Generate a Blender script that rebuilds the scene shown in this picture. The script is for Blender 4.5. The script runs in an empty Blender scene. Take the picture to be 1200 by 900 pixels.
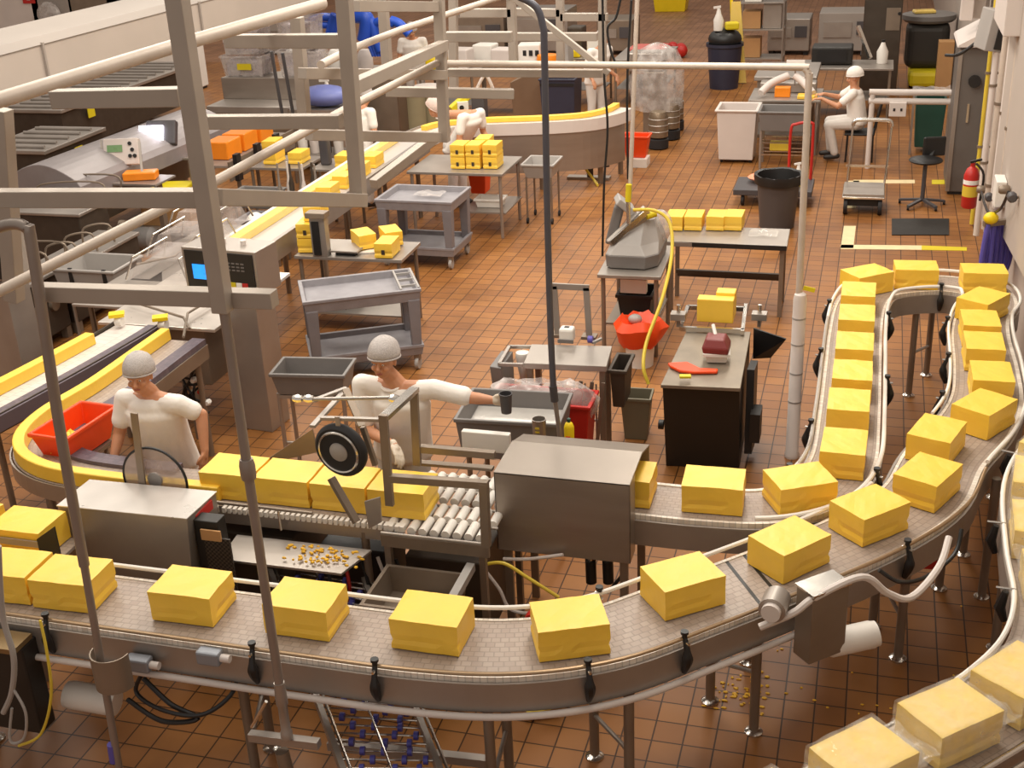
import bpy, math, random
from mathutils import Vector, Matrix
random.seed(7)
PI = math.pi
col = bpy.context.scene.collection
# ------------------------------------------------------------------ camera model (solved from floor tiles, posts and block sizes)
F, PITCH, ROLL, YAW, H = 1446.716, .4167244, -.04791892, .29363989, 4.774469
def _basis():
    cp, sp = math.cos(PITCH), math.sin(PITCH); cr, sr = math.cos(ROLL), math.sin(ROLL)
    rz = lambda v: Vector((cr*v[0]-sr*v[1], sr*v[0]+cr*v[1], v[2]))
    dn = rz((0, cp, sp)); fw = rz((0, -sp, cp)); up = -dn; rt = fw.cross(up)
    c, s = math.cos(YAW), math.sin(YAW)
    return rt*c-fw*s, fw*c+rt*s, up
XX, YY, UP = _basis()
def ray(px, py):
    d = Vector((px-600, py-450, F)); return d.dot(XX), d.dot(YY), d.dot(UP)
def P(px, py, z=0.):                    # point of the photograph at a known height
    r = ray(px, py); t = (z-H)/r[2]; return Vector((r[0]*t, r[1]*t, z))
def PY(px, py, y):                      # ... at a known depth
    r = ray(px, py); t = y/r[1]; return Vector((r[0]*t, y, H+r[2]*t))
def PX(px, py, x):
    r = ray(px, py); t = x/r[0]; return Vector((x, r[1]*t, H+r[2]*t))
V = lambda *a: Vector(a)
# ------------------------------------------------------------------ materials
def s2l(c): return tuple((x/12.92 if x <= .04045 else ((x+.055)/1.055)**2.4) for x in c)
def hexc(h): return s2l(tuple(int(h[i:i+2], 16)/255 for i in (0, 2, 4)))
def mat(name, hx, rough=.5, metal=0., var=.08, scale=6., bump=0., bscale=40., spec=.5, trans=0., emit=0., stretch=None, sss=0.):
    m = bpy.data.materials.new(name); m.use_nodes = True; nt = m.node_tree; N = nt.nodes; L = nt.links
    b = N['Principled BSDF']; c = hexc(hx)
    tc = N.new('ShaderNodeTexCoord'); mp = N.new('ShaderNodeMapping'); L.new(tc.outputs['Object'], mp.inputs['Vector'])
    if stretch: mp.inputs['Scale'].default_value = stretch
    nz = N.new('ShaderNodeTexNoise'); nz.inputs['Scale'].default_value = scale; nz.inputs['Detail'].default_value = 4
    L.new(mp.outputs[0], nz.inputs['Vector'])
    mx = N.new('ShaderNodeMix'); mx.data_type = 'RGBA'
    mx.inputs['A'].default_value = tuple(max(0, x*(1-var*1.6)) for x in c)+(1,)
    mx.inputs['B'].default_value = tuple(min(1, x*(1+var*1.6)) for x in c)+(1,)
    L.new(nz.outputs['Fac'], mx.inputs['Factor']); L.new(mx.outputs['Result'], b.inputs['Base Color'])
    b.inputs['Metallic'].default_value = metal; b.inputs['Specular IOR Level'].default_value = spec
    mr = N.new('ShaderNodeMapRange'); mr.inputs['To Min'].default_value = max(.02, rough-.08); mr.inputs['To Max'].default_value = min(1, rough+.08)
    L.new(nz.outputs['Fac'], mr.inputs['Value']); L.new(mr.outputs[0], b.inputs['Roughness'])
    if trans: b.inputs['Transmission Weight'].default_value = trans
    if sss:
        b.inputs['Subsurface Weight'].default_value = sss; b.inputs['Subsurface Radius'].default_value = (.02, .012, .004)
    if emit:
        b.inputs['Emission Color'].default_value = c+(1,); b.inputs['Emission Strength'].default_value = emit
    if bump:
        n2 = N.new('ShaderNodeTexNoise'); n2.inputs['Scale'].default_value = bscale; n2.inputs['Detail'].default_value = 3
        L.new(mp.outputs[0], n2.inputs['Vector'])
        bp = N.new('ShaderNodeBump'); bp.inputs['Strength'].default_value = bump; bp.inputs['Distance'].default_value = .01
        L.new(n2.outputs['Fac'], bp.inputs['Height']); L.new(bp.outputs[0], b.inputs['Normal'])
    return m
M = {}
def film_mat(name, op=.25, hx='f6efe8', rough=.12, sc=14):
    m = bpy.data.materials.new(name); m.use_nodes = True; nt = m.node_tree; N = nt.nodes; L = nt.links
    for n in list(N):
        if n.type == 'BSDF_PRINCIPLED': N.remove(n)
    out = [n for n in N if n.type == 'OUTPUT_MATERIAL'][0]
    tr = N.new('ShaderNodeBsdfTransparent'); pb = N.new('ShaderNodeBsdfPrincipled'); mx = N.new('ShaderNodeMixShader')
    pb.inputs['Base Color'].default_value = hexc(hx)+(1,); pb.inputs['Roughness'].default_value = rough
    tc = N.new('ShaderNodeTexCoord'); nz = N.new('ShaderNodeTexNoise'); nz.inputs['Scale'].default_value = sc; nz.inputs['Detail'].default_value = 3
    L.new(tc.outputs['Object'], nz.inputs['Vector'])
    bp = N.new('ShaderNodeBump'); bp.inputs['Strength'].default_value = .6; bp.inputs['Distance'].default_value = .02
    L.new(nz.outputs['Fac'], bp.inputs['Height']); L.new(bp.outputs[0], pb.inputs['Normal'])
    mr = N.new('ShaderNodeMapRange'); mr.inputs['From Min'].default_value = .35; mr.inputs['From Max'].default_value = .75
    mr.inputs['To Min'].default_value = op*.5; mr.inputs['To Max'].default_value = min(1, op*1.7)
    L.new(nz.outputs['Fac'], mr.inputs['Value']); L.new(mr.outputs[0], mx.inputs['Fac'])
    L.new(tr.outputs[0], mx.inputs[1]); L.new(pb.outputs[0], mx.inputs[2]); L.new(mx.outputs[0], out.inputs['Surface'])
    return m
M['steel'] = mat('stainless_steel', 'a69d95', .4, .6, .12, 3, .05, 30)
M['steel_brushed'] = mat('brushed_stainless', 'a1968c', .38, .7, .1, 1.6, .03, 60, stretch=(1, 1, 6))
M['steel_dark'] = mat('dull_stainless', '8a7b6c', .45, .45, .15, 4)
M['tube'] = mat('galvanised_square_tube', 'ab9f93', .5, .35, .08, 5)
M['pipe'] = mat('painted_pipe', 'c6b7a9', .5, .1, .1, 9, .1, 30)
M['galv'] = mat('grey_galvanised_pipe', '968b83', .45, .5, .08, 6)
M['white'] = mat('white_plastic', 'e8e2da', .45, 0, .04)
M['offwhite'] = mat('offwhite_enamel', 'd6cbc4', .5, 0, .05, 3)
M['grey_plastic'] = mat('grey_plastic', '77726f', .5, 0, .06, 5, .05)
M['grey_light'] = mat('light_grey_plastic', 'a39d98', .5, 0, .08, 4)
M['grey_dark'] = mat('dark_grey_plastic', '4a4648', .5, 0, .08)
M['cart_grey'] = mat('cart_grey_plastic', '7f7b7f', .55, 0, .08, 5, .08)
M['cart_top'] = mat('cart_grey_plastic_scuffed', '8d898d', .5, 0, .16, 9, .05)
M['black'] = mat('black_plastic', '1d1b1b', .45, 0, .1)
M['rubber'] = mat('black_rubber', '232021', .7, 0, .1)
M['darkpaint'] = mat('dark_painted_panel', '2a2623', .5, .2, .12)
M['brown_dark'] = mat('dark_machine_metal', '4f453c', .5, .5, .2, 8)
M['cheese'] = mat('yellow_cheese', 'f8ca40', .46, 0, .04, 7, .12, 30, spec=.8, sss=.1)
M['cheese_crumb'] = mat('cheese_crumbs', 'efb92f', .6, 0, .1)
M['cheese_pale'] = mat('pale_wrapped_cheese', 'f7d674', .16, 0, .04, 7, .5, 9, spec=.8, sss=.1)
M['orange'] = mat('orange_plastic', 'ee4a12', .4, 0, .05)
M['orange2'] = mat('orange_film_cheese', 'f58c1c', .4, 0, .06)
M['red'] = mat('red_plastic', 'b8231c', .4, 0, .06)
M['maroon'] = mat('maroon_plastic', '7c2f2c', .4, 0, .08)
M['yellow'] = mat('yellow_plastic', 'f0d015', .4, 0, .05)
M['yellow_hose'] = mat('yellow_hose_rubber', 'd9bd3e', .45, 0, .06)
M['blue'] = mat('blue_hose_plastic', '1f4fc0', .4, 0, .08)
M['blue_bead'] = mat('blue_wheel_plastic', '4a479a', .45, 0, .08)
M['blue_cloth'] = mat('blue_bag_film', '6f78b4', .4, 0, .1)
M['dark_blue'] = mat('navy_bin_plastic', '2f3042', .5, 0, .08)
M['purple'] = mat('purple_hose', '5d54a8', .45, 0, .1)
M['teal'] = mat('dark_green_bin', '1f4a3f', .5, 0, .08)
M['cardboard'] = mat('cardboard', 'b98c5c', .8, 0, .08, 5)
M['skin'] = mat('skin', 'c98f6c', .5, 0, .05, 12, .05, 60, sss=.15)
M['glove'] = mat('latex_glove', 'd9cbb8', .5, 0, .05, 14, .1, 50)
M['shirt'] = mat('white_cotton', 'efe8e0', .85, 0, .04, 10, .5, 14)
M['net'] = mat('hairnet_mesh', 'b9b1ad', .8, 0, .2, 90, .5, 160)
M['hair'] = mat('dark_hair', '3a2a20', .6, 0, .2, 30)
M['sclera'] = mat('eye_white', 'e8e2dc', .3, 0, .02)
M['iris'] = mat('eye_iris', '2b1d14', .3, 0, .02)
M['lips'] = mat('lips', 'a8604f', .5, 0, .05)
M['trouser'] = mat('white_trousers', 'd8d1ca', .85, 0, .05, 10, .4, 14)
M['trouser_dark'] = mat('dark_trousers', '4a4a55', .85, 0, .05, 10, .4, 14)
M['shoe'] = mat('shoe_leather', '2c2725', .5, 0, .1)
M['yellow_sign'] = mat('safety_yellow', 'd8c41c', .5, 0, .05)
M['label_red'] = mat('red_label', 'c02a24', .5, 0, .03)
M['label_white'] = mat('white_label', 'f2eee8', .5, 0, .02)
M['screen_blue'] = mat('blue_lit_screen', '1e8cf0', .3, 0, .25, 18, emit=1.2)
M['screen_green'] = mat('green_lcd', '6f8f62', .3, 0, .05, emit=.15)
M['lamp'] = mat('lit_tube', 'f0f0ff', .3, 0, 0, emit=9.)
M['film'] = film_mat('clear_plastic_film', .2, 'fff8ee', .06, 9)
M['film_thick'] = film_mat('milky_plastic_bag', .4, 'd8d0cb', .2, 6)
M['clear'] = film_mat('clear_acrylic', .26, 'd8cdc8', .08, 3)
M['chrome'] = mat('bright_steel', 'd8d2ca', .2, .95, .05)
M['wallpaint'] = mat('wall_paint', 'b3a79d', .7, 0, .06, 1.5)
M['wallgrey'] = mat('wall_panel_grey', '9b9189', .6, 0, .08, 1.2)
M['floorpaint'] = mat('worn_yellow_floor_paint', 'e8d4a6', .6, 0, .12, 8)
M['belt_white'] = mat('white_belt', 'ddd4cc', .5, 0, .05, 8)
# belt with moulded slots: pattern follows the belt's own length and width (uv in metres)
def belt_mat(name, hx, hx2, su, sv):
    m = bpy.data.materials.new(name); m.use_nodes = True; nt = m.node_tree; N = nt.nodes; L = nt.links
    b = N['Principled BSDF']; uv = N.new('ShaderNodeUVMap'); br = N.new('ShaderNodeTexBrick')
    br.inputs['Scale'].default_value = 1; br.inputs['Brick Width'].default_value = su; br.inputs['Row Height'].default_value = sv
    br.inputs['Mortar Size'].default_value = .0035; br.inputs['Mortar Smooth'].default_value = .3; br.offset = .5
    br.inputs['Color1'].default_value = hexc(hx)+(1,); br.inputs['Color2'].default_value = hexc(hx2)+(1,)
    br.inputs['Mortar'].default_value = tuple(x*.72 for x in hexc(hx))+(1,)
    L.new(uv.outputs[0], br.inputs['Vector']); L.new(br.outputs['Color'], b.inputs['Base Color'])
    bp = N.new('ShaderNodeBump'); bp.inputs['Strength'].default_value = .4; bp.inputs['Distance'].default_value = .004; bp.invert = True
    L.new(br.outputs['Fac'], bp.inputs['Height']); L.new(bp.outputs[0], b.inputs['Normal'])
    b.inputs['Roughness'].default_value = .42
    return m
M['belt'] = belt_mat('modular_belt', 'ab9b8f', 'a08f83', .05, .036)
M['belt_edge'] = belt_mat('white_belt_links', 'efe6da', 'd8cbbd', .032, .1)
M['belt_clean'] = belt_mat('pale_belt', 'd6ccc4', 'cdc3bb', .08, .5)
M['chain'] = belt_mat('purple_grey_chain', '6d6068', '58505a', .045, .04)
def checker_mat(name, hx, hx2, sc):
    m = bpy.data.materials.new(name); m.use_nodes = True; nt = m.node_tree; N = nt.nodes; L = nt.links
    tc = N.new('ShaderNodeTexCoord'); ck = N.new('ShaderNodeTexChecker'); ck.inputs['Scale'].default_value = sc
    ck.inputs['Color1'].default_value = hexc(hx)+(1,); ck.inputs['Color2'].default_value = hexc(hx2)+(1,)
    L.new(tc.outputs['Object'], ck.inputs['Vector']); L.new(ck.outputs[0], N['Principled BSDF'].inputs['Base Color']); return m
M['mesh_panel'] = checker_mat('perforated_panel', '17130f', '4a4038', 70)
# quarry tile floor: stacked square tiles near the conveyors, staggered courses further back
def floor_mat():
    m = bpy.data.materials.new('quarry_tile_floor'); m.use_nodes = True; nt = m.node_tree; N = nt.nodes; L = nt.links
    b = N['Principled BSDF']; tc = N.new('ShaderNodeTexCoord')
    def brick(w, h, off, seed, c1='b0805f', c2='a17353', cm='64432f'):
        mp = N.new('ShaderNodeMapping'); mp.inputs['Location'].default_value = seed; L.new(tc.outputs['Object'], mp.inputs['Vector'])
        br = N.new('ShaderNodeTexBrick'); br.inputs['Scale'].default_value = 1; br.offset = off; br.offset_frequency = 2
        br.inputs['Brick Width'].default_value = w; br.inputs['Row Height'].default_value = h
        br.inputs['Mortar Size'].default_value = .0052; br.inputs['Mortar Smooth'].default_value = .25
        br.inputs['Color1'].default_value = hexc(c1)+(1,); br.inputs['Color2'].default_value = hexc(c2)+(1,)
        br.inputs['Mortar'].default_value = hexc(cm)+(1,); L.new(mp.outputs[0], br.inputs['Vector']); return br
    a = brick(.177, .177, 0, (.04, .06, 0), 'a46e39', '935f31', '46290f')  # darker near tiles: conveyor shade and some dirt put into their colour
    # staggered bond runs away from the camera: swap x and y
    sx = N.new('ShaderNodeSeparateXYZ'); cx = N.new('ShaderNodeCombineXYZ'); L.new(tc.outputs['Object'], sx.inputs[0])
    L.new(sx.outputs['Y'], cx.inputs['X']); L.new(sx.outputs['X'], cx.inputs['Y'])
    c = brick(.3, .165, .5, (0, 0, 0)); L.new(cx.outputs[0], c.inputs['Vector'])
    cmpy = N.new('ShaderNodeMath'); cmpy.operation = 'GREATER_THAN'; cmpy.inputs[1].default_value = 8.0; L.new(sx.outputs['Y'], cmpy.inputs[0])
    mx = N.new('ShaderNodeMix'); mx.data_type = 'RGBA'; L.new(cmpy.outputs[0], mx.inputs['Factor'])
    L.new(a.outputs['Color'], mx.inputs['A']); L.new(c.outputs['Color'], mx.inputs['B'])
    nz = N.new('ShaderNodeTexNoise'); nz.inputs['Scale'].default_value = 1.3; nz.inputs['Detail'].default_value = 6; L.new(tc.outputs['Object'], nz.inputs['Vector'])
    hs = N.new('ShaderNodeMix'); hs.data_type = 'RGBA'; hs.blend_type = 'MULTIPLY'; hs.inputs['Factor'].default_value = .55
    cr = N.new('ShaderNodeValToRGB'); cr.color_ramp.elements[0].color = (.45, .4, .34, 1); cr.color_ramp.elements[1].color = (1, 1, 1, 1)
    cr.color_ramp.elements[0].position = .32; cr.color_ramp.elements[1].position = .6
    L.new(nz.outputs['Fac'], cr.inputs[0]); L.new(mx.outputs['Result'], hs.inputs['A']); L.new(cr.outputs[0], hs.inputs['B'])
    L.new(hs.outputs['Result'], b.inputs['Base Color'])
    fm = N.new('ShaderNodeMix'); L.new(cmpy.outputs[0], fm.inputs['Factor']); L.new(a.outputs['Fac'], fm.inputs['A']); L.new(c.outputs['Fac'], fm.inputs['B'])
    bp = N.new('ShaderNodeBump'); bp.inputs['Strength'].default_value = .5; bp.inputs['Distance'].default_value = .004; bp.invert = True
    L.new(fm.outputs['Result'], bp.inputs['Height']); L.new(bp.outputs[0], b.inputs['Normal'])
    mr = N.new('ShaderNodeMapRange'); mr.inputs['To Min'].default_value = .28; mr.inputs['To Max'].default_value = .6
    L.new(nz.outputs['Fac'], mr.inputs['Value']); L.new(mr.outputs[0], b.inputs['Roughness'])
    b.inputs['Specular IOR Level'].default_value = .4
    return m
M['floor'] = floor_mat()
# ------------------------------------------------------------------ mesh builder (world coordinates)
def smooth(pts, n=8):
    pts = [Vector(p) for p in pts]; out = []
    for i in range(len(pts)-1):
        p0 = pts[max(0, i-1)]; p1 = pts[i]; p2 = pts[i+1]; p3 = pts[min(len(pts)-1, i+2)]
        for k in range(n):
            t = k/n
            out.append(.5*((2*p1)+(p2-p0)*t+(2*p0-5*p1+4*p2-p3)*t*t+(3*p1-p0-3*p2+p3)*t**3))
    return out+[pts[-1]]
class G:
    def __init__(s): s.v = []; s.f = []; s.uv = {}
    def add(s, vs, fs):
        o = len(s.v); s.v += [Vector(v) for v in vs]; s.f += [tuple(i+o for i in f) for f in fs]; return s
    def hexa(s, b, t):       # bottom 4, top 4 corners
        return s.add(list(b)+list(t), [(3, 2, 1, 0), (4, 5, 6, 7), (0, 1, 5, 4), (1, 2, 6, 5), (2, 3, 7, 6), (3, 0, 4, 7)])
    def box(s, c, d, rz=0., tilt=None):
        x, y, z = d[0]/2, d[1]/2, d[2]/2
        R = Matrix.Rotation(rz, 3, 'Z')
        if tilt: R = R @ Matrix.Rotation(tilt[0], 3, tilt[1])
        c = Vector(c); q = [c+R @ Vector(k) for k in ((-x, -y, -z), (x, -y, -z), (x, y, -z), (-x, y, -z), (-x, -y, z), (x, -y, z), (x, y, z), (-x, y, z))]
        return s.hexa(q[:4], q[4:])
    def b2(s, x0, x1, y0, y1, z0, z1): return s.box(((x0+x1)/2, (y0+y1)/2, (z0+z1)/2), (abs(x1-x0), abs(y1-y0), abs(z1-z0)))
    def bar(s, a, b, w, h=None, up=(0, 0, 1)):   # rectangular bar between two points
        a = Vector(a); b = Vector(b); h = h or w; d = (b-a).normalized(); up = Vector(up)
        if abs(d.dot(up)) > .98: up = Vector((0, 1, 0))
        r = d.cross(up).normalized(); u = r.cross(d)
        k = [(-w/2, -h/2), (w/2, -h/2), (w/2, h/2), (-w/2, h/2)]
        return s.hexa([a+r*i+u*j for i, j in k], [b+r*i+u*j for i, j in k])
    def tube(s, pts, r, n=10, closed=False):
        pts = [Vector(p) for p in pts]; m = len(pts); rr = r if isinstance(r, (list, tuple)) else [r]*m
        rings = []; t0 = (pts[1]-pts[0]).normalized(); ref = Vector((0, 0, 1)) if abs(t0.z) < .9 else Vector((1, 0, 0)); x = t0.cross(ref).normalized()
        for i, p in enumerate(pts):
            t = ((pts[min(i+1, m-1)]-pts[max(0, i-1)])).normalized()
            x = (x-t*x.dot(t)).normalized(); y = t.cross(x)
            rings.append([p+(x*math.cos(2*PI*k/n)+y*math.sin(2*PI*k/n))*rr[i] for k in range(n)])
        fs = [(i*n+k, i*n+(k+1) % n, (i+1)*n+(k+1) % n, (i+1)*n+k) for i in range(m-1) for k in range(n)]
        fs += [tuple(range(n-1, -1, -1)), tuple((m-1)*n+k for k in range(n))]
        return s.add([v for q in rings for v in q], fs)
    def cyl(s, a, b, r, n=14, r2=None): return s.tube([a, b], [r, r if r2 is None else r2], n)
    def lathe(s, prof, c=(0, 0, 0), n=24, axis='Z', sx=1., sy=1.):
        R = {'Z': Matrix.Identity(3), 'X': Matrix.Rotation(PI/2, 3, 'Y'), 'Y': Matrix.Rotation(PI/2, 3, 'X')}[axis] if isinstance(axis, str) else Vector((0, 0, 1)).rotation_difference(Vector(axis)).to_matrix()
        c = Vector(c); vs = [c+R @ Vector((r*math.cos(2*PI*k/n)*sx, r*math.sin(2*PI*k/n)*sy, z)) for r, z in prof for k in range(n)]; m = len(prof)
        fs = [(i*n+k, i*n+(k+1) % n, (i+1)*n+(k+1) % n, (i+1)*n+k) for i in range(m-1) for k in range(n)]
        fs += [tuple(range(n-1, -1, -1)), tuple((m-1)*n+k for k in range(n))]
        return s.add(vs, fs)
    def prism(s, poly, z0, z1):
        n = len(poly); vs = [(p[0], p[1], z0) for p in poly]+[(p[0], p[1], z1) for p in poly]
        return s.add(vs, [tuple(range(n-1, -1, -1)), tuple(range(n, 2*n))]+[(i, (i+1) % n, n+(i+1) % n, n+i) for i in range(n)])
    def extr(s, poly, d):    # extrude a 3d polygon along d
        n = len(poly); d = Vector(d); vs = [Vector(p) for p in poly]+[Vector(p)+d for p in poly]
        return s.add(vs, [tuple(range(n-1, -1, -1)), tuple(range(n, 2*n))]+[(i, (i+1) % n, n+(i+1) % n, n+i) for i in range(n)])
    def ell(s, c, r, n=16, m=10, R=None):
        c = Vector(c); R = R or Matrix.Identity(3); vs = []; 
        for i in range(1, m):
            a = PI*i/m
            for k in range(n): vs.append(c+R @ Vector((r[0]*math.sin(a)*math.cos(2*PI*k/n), r[1]*math.sin(a)*math.sin(2*PI*k/n), r[2]*math.cos(a))))
        vs += [c+R @ Vector((0, 0, r[2])), c+R @ Vector((0, 0, -r[2]))]; t = len(vs)-2
        fs = [(i*n+k, (i+1)*n+k, (i+1)*n+(k+1) % n, i*n+(k+1) % n) for i in range(m-2) for k in range(n)]
        fs += [(t, k, (k+1) % n) for k in range(n)]+[(t+1, (m-2)*n+(k+1) % n, (m-2)*n+k) for k in range(n)]
        return s.add(vs, fs)
    def sweep(s, path, prof, uvs=False, hw=None):   # path: list of (x,y); prof: closed loop of (offset to the right of travel, z)
        path = [Vector((p[0], p[1], 0)) for p in path]; m = len(path); n = len(prof); fa = lambda k: (lambda a: a[0]*.2+a[1] if isinstance(a, tuple) else a)(prof[k % n][0]); o = len(s.v); dist = 0; ds = []
        for i, p in enumerate(path):
            t = (path[min(i+1, m-1)]-path[max(i-1, 0)]).normalized(); r = Vector((t.y, -t.x, 0))
            if i: dist += (p-path[i-1]).length
            ds.append(dist)
            for a, z in prof:
                if isinstance(a, tuple): a = a[0]*(hw[i] if hw else 1)+a[1]
                s.v.append(p+r*a+Vector((0, 0, z)))
        for i in range(m-1):
            for k in range(n):
                if uvs: s.uv[len(s.f)] = [(ds[i], fa(k)), (ds[i+1], fa(k)), (ds[i+1], fa(k+1)), (ds[i], fa(k+1))]
                s.f.append((o+i*n+k, o+(i+1)*n+k, o+(i+1)*n+(k+1) % n, o+i*n+(k+1) % n))
        s.f.append(tuple(o+k for k in range(n))); s.f.append(tuple(o+(m-1)*n+k for k in range(n-1, -1, -1)))
        return s
    def tub(s, c, top, bot, h, wall=.012, rz=0., lip=.018, floor=None):   # open tapered box; c = centre of its base
        c = Vector(c); R = Matrix.Rotation(rz, 3, 'Z')
        def ring(w, d, z): return [c+R @ Vector((x*w/2, y*d/2, z)) for x, y in ((-1, -1), (1, -1), (1, 1), (-1, 1))]
        fl = floor if floor is not None else wall
        rings = [ring(bot[0], bot[1], 0), ring(top[0], top[1], h-.03 if lip else h)]
        if lip: rings += [ring(top[0]+2*lip, top[1]+2*lip, h-.03), ring(top[0]+2*lip, top[1]+2*lip, h)]
        rings += [ring(top[0]-2*wall, top[1]-2*wall, h), ring(bot[0]-2*wall, bot[1]-2*wall, fl)]
        vs = [v for r in rings for v in r]; m = len(rings)
        fs = [(3, 2, 1, 0)]+[(i*4+k, i*4+(k+1) % 4, (i+1)*4+(k+1) % 4, (i+1)*4+k) for i in range(m-1) for k in range(4)]+[tuple((m-1)*4+k for k in range(4))]
        return s.add(vs, fs)
    def build(s, name, m, parent=None, bev=0., sm=False, sub=0, seg=2, label=None, kind=None):
        me = bpy.data.meshes.new(name); off = Vector((0, 0, 0))
        if parent is None and s.v:
            xs = [v.x for v in s.v]; ys = [v.y for v in s.v]; zs = [v.z for v in s.v]; off = Vector(((min(xs)+max(xs))/2, (min(ys)+max(ys))/2, min(zs)))
        me.from_pydata([v-off for v in s.v], [], s.f)
        if s.uv:
            ul = me.uv_layers.new(name='UVMap')
            for fi, q in s.uv.items():
                for k, li in enumerate(me.polygons[fi].loop_indices): ul.data[li].uv = q[k]
        import bmesh
        bm = bmesh.new(); bm.from_mesh(me); bmesh.ops.recalc_face_normals(bm, faces=bm.faces); bm.to_mesh(me); bm.free()
        me.materials.append(M[m] if isinstance(m, str) else m)
        o = bpy.data.objects.new(name, me); col.objects.link(o); o.location = off
        if parent is not None:
            o.parent = parent; o.location = (0, 0, 0)
            if parent.type == 'EMPTY': o.matrix_parent_inverse = Matrix.Translation(-parent.location)
            elif parent.parent is None: o.matrix_parent_inverse = Matrix.Translation(-parent.location)
        if bev:
            b = o.modifiers.new('bevel', 'BEVEL'); b.width = bev; b.segments = seg; b.limit_method = 'ANGLE'; b.angle_limit = .6
        if sub:
            b = o.modifiers.new('subdiv', 'SUBSURF'); b.levels = sub; b.render_levels = sub
        if sm:
            for p in me.polygons: p.use_smooth = True
            if not sub:
                try: me.set_sharp_from_angle(angle=.7)
                except Exception: pass
        if label: o['label'] = label
        if kind: o['kind'] = kind
        return o
def tag(o, label, cat, group=None):
    o['label'] = label; o['category'] = cat
    if group: o['group'] = group
    return o
def thing(name, label, cat, loc=(0, 0, 0), group=None):
    o = bpy.data.objects.new(name, None); col.objects.link(o); o.location = loc; o.empty_display_size = .1
    return tag(o, label, cat, group)
def dup(root, loc, rz=None, label=None, group=None):
    r = root.copy(); col.objects.link(r); r.location = loc
    if rz is not None: r.rotation_euler = (0, 0, rz)
    if label: r['label'] = label
    if group: r['group'] = group
    for ch in list(root.children):
        c = ch.copy(); col.objects.link(c); c.parent = r
        for g in list(ch.children):
            d = g.copy(); col.objects.link(d); d.parent = c
    return r
def structure(o): o['kind'] = 'structure'; return o
def text(s, size, loc, right, up, m, parent, ext=.002):   # lettering lying in the plane of right/up
    cu = bpy.data.curves.new('lettering', 'FONT'); cu.body = s; cu.size = size; cu.extrude = ext; cu.align_x = 'CENTER'; cu.align_y = 'CENTER'
    cu.materials.append(M[m]); o = bpy.data.objects.new('lettering', cu); col.objects.link(o)
    r = Vector(right).normalized(); u = Vector(up).normalized(); n = r.cross(u)
    mw = Matrix(((r.x, u.x, n.x, loc[0]), (r.y, u.y, n.y, loc[1]), (r.z, u.z, n.z, loc[2]), (0, 0, 0, 1)))
    if parent is not None: o.parent = parent; o.matrix_parent_inverse = Matrix.Translation(-parent.location) if parent.parent is None else Matrix.Identity(4)
    o.matrix_basis = mw
    return o
# ================================================================== SETTING
structure(G().box((-8, 20, -.05), (26, 56, .1)).build('floor', 'floor'))
structure(G().b2(-20.9, 4.9, 46.6, 46.9, 0, 6).build('wall_back', 'wallpaint'))
structure(G().b2(1.45, 1.6, 10.2, 46.6, 0, 6).build('wall_right', 'wallpaint'))
structure(G().b2(-21, -20.8, 0, 46.6, 0, 6).build('wall_left', 'wallpaint'))
# ================================================================== CHEESE
from mathutils import noise as _nz
def block_mesh(name, m, dims, seed, amp=.0035, seam=True):
    w, d, h = dims; nx, ny, nz = 9, 7, 6; vs = []; idx = {}; fs = []
    def vid(i, j, k):
        if (i, j, k) not in idx:
            x, y, z = (i/nx-.5)*w, (j/ny-.5)*d, k/nz*h
            n = _nz.noise_vector(Vector((x*9+seed*3.1, y*9, z*9)))*amp
            n2 = _nz.noise_vector(Vector((x*30, y*30+seed, z*30)))*amp*.45
            if seam and k == 2 and (i in (0, nx) or j in (0, ny)) and _nz.noise(Vector((x*6+seed, y*6, 1.5))) > -.12:
                x *= .958; y *= .952; z -= .006
            edge = (i in (0, nx))+(j in (0, ny))+(k in (0, nz))
            f = 1-.006*(edge >= 2)
            idx[(i, j, k)] = len(vs); vs.append(Vector((x*f, y*f, z*(1-.004*(edge >= 2))))+n+n2)
        return idx[(i, j, k)]
    for i in range(nx):
        for j in range(ny):
            for k in (0, nz): fs.append((vid(i, j, k), vid(i+1, j, k), vid(i+1, j+1, k), vid(i, j+1, k)))
    for i in range(nx):
        for k in range(nz):
            for j in (0, ny): fs.append((vid(i, j, k), vid(i+1, j, k), vid(i+1, j, k+1), vid(i, j, k+1)))
    for j in range(ny):
        for k in range(nz):
            for i in (0, nx): fs.append((vid(i, j, k), vid(i, j+1, k), vid(i, j+1, k+1), vid(i, j, k+1)))
    zmin = min(v.z for v in vs)
    for v in vs:
        if v.z < .006: v.z = 0
    me = bpy.data.meshes.new(name); me.from_pydata(vs, [], fs)
    import bmesh
    bm = bmesh.new(); bm.from_mesh(me); bmesh.ops.recalc_face_normals(bm, faces=bm.faces); bm.to_mesh(me); bm.free()
    me.materials.append(M[m]); return me
BW, BD, BH = .365, .275, .178
CM = [block_mesh('cheese_block', 'cheese', (BW, BD, BH), k) for k in range(4)]
ci = [0]
def cheese(x, y, z, deg, label, group='cheese blocks on the curved conveyor', meshes=None):
    ml = meshes or CM; o = bpy.data.objects.new('cheese_block', ml[ci[0] % len(ml)]); ci[0] += 1
    col.objects.link(o); o.location = (x, y, z+.007); o.rotation_euler = (0, 0, math.radians(deg)); return tag(o, label, 'cheese block', group)
BZ = 1.0
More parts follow.
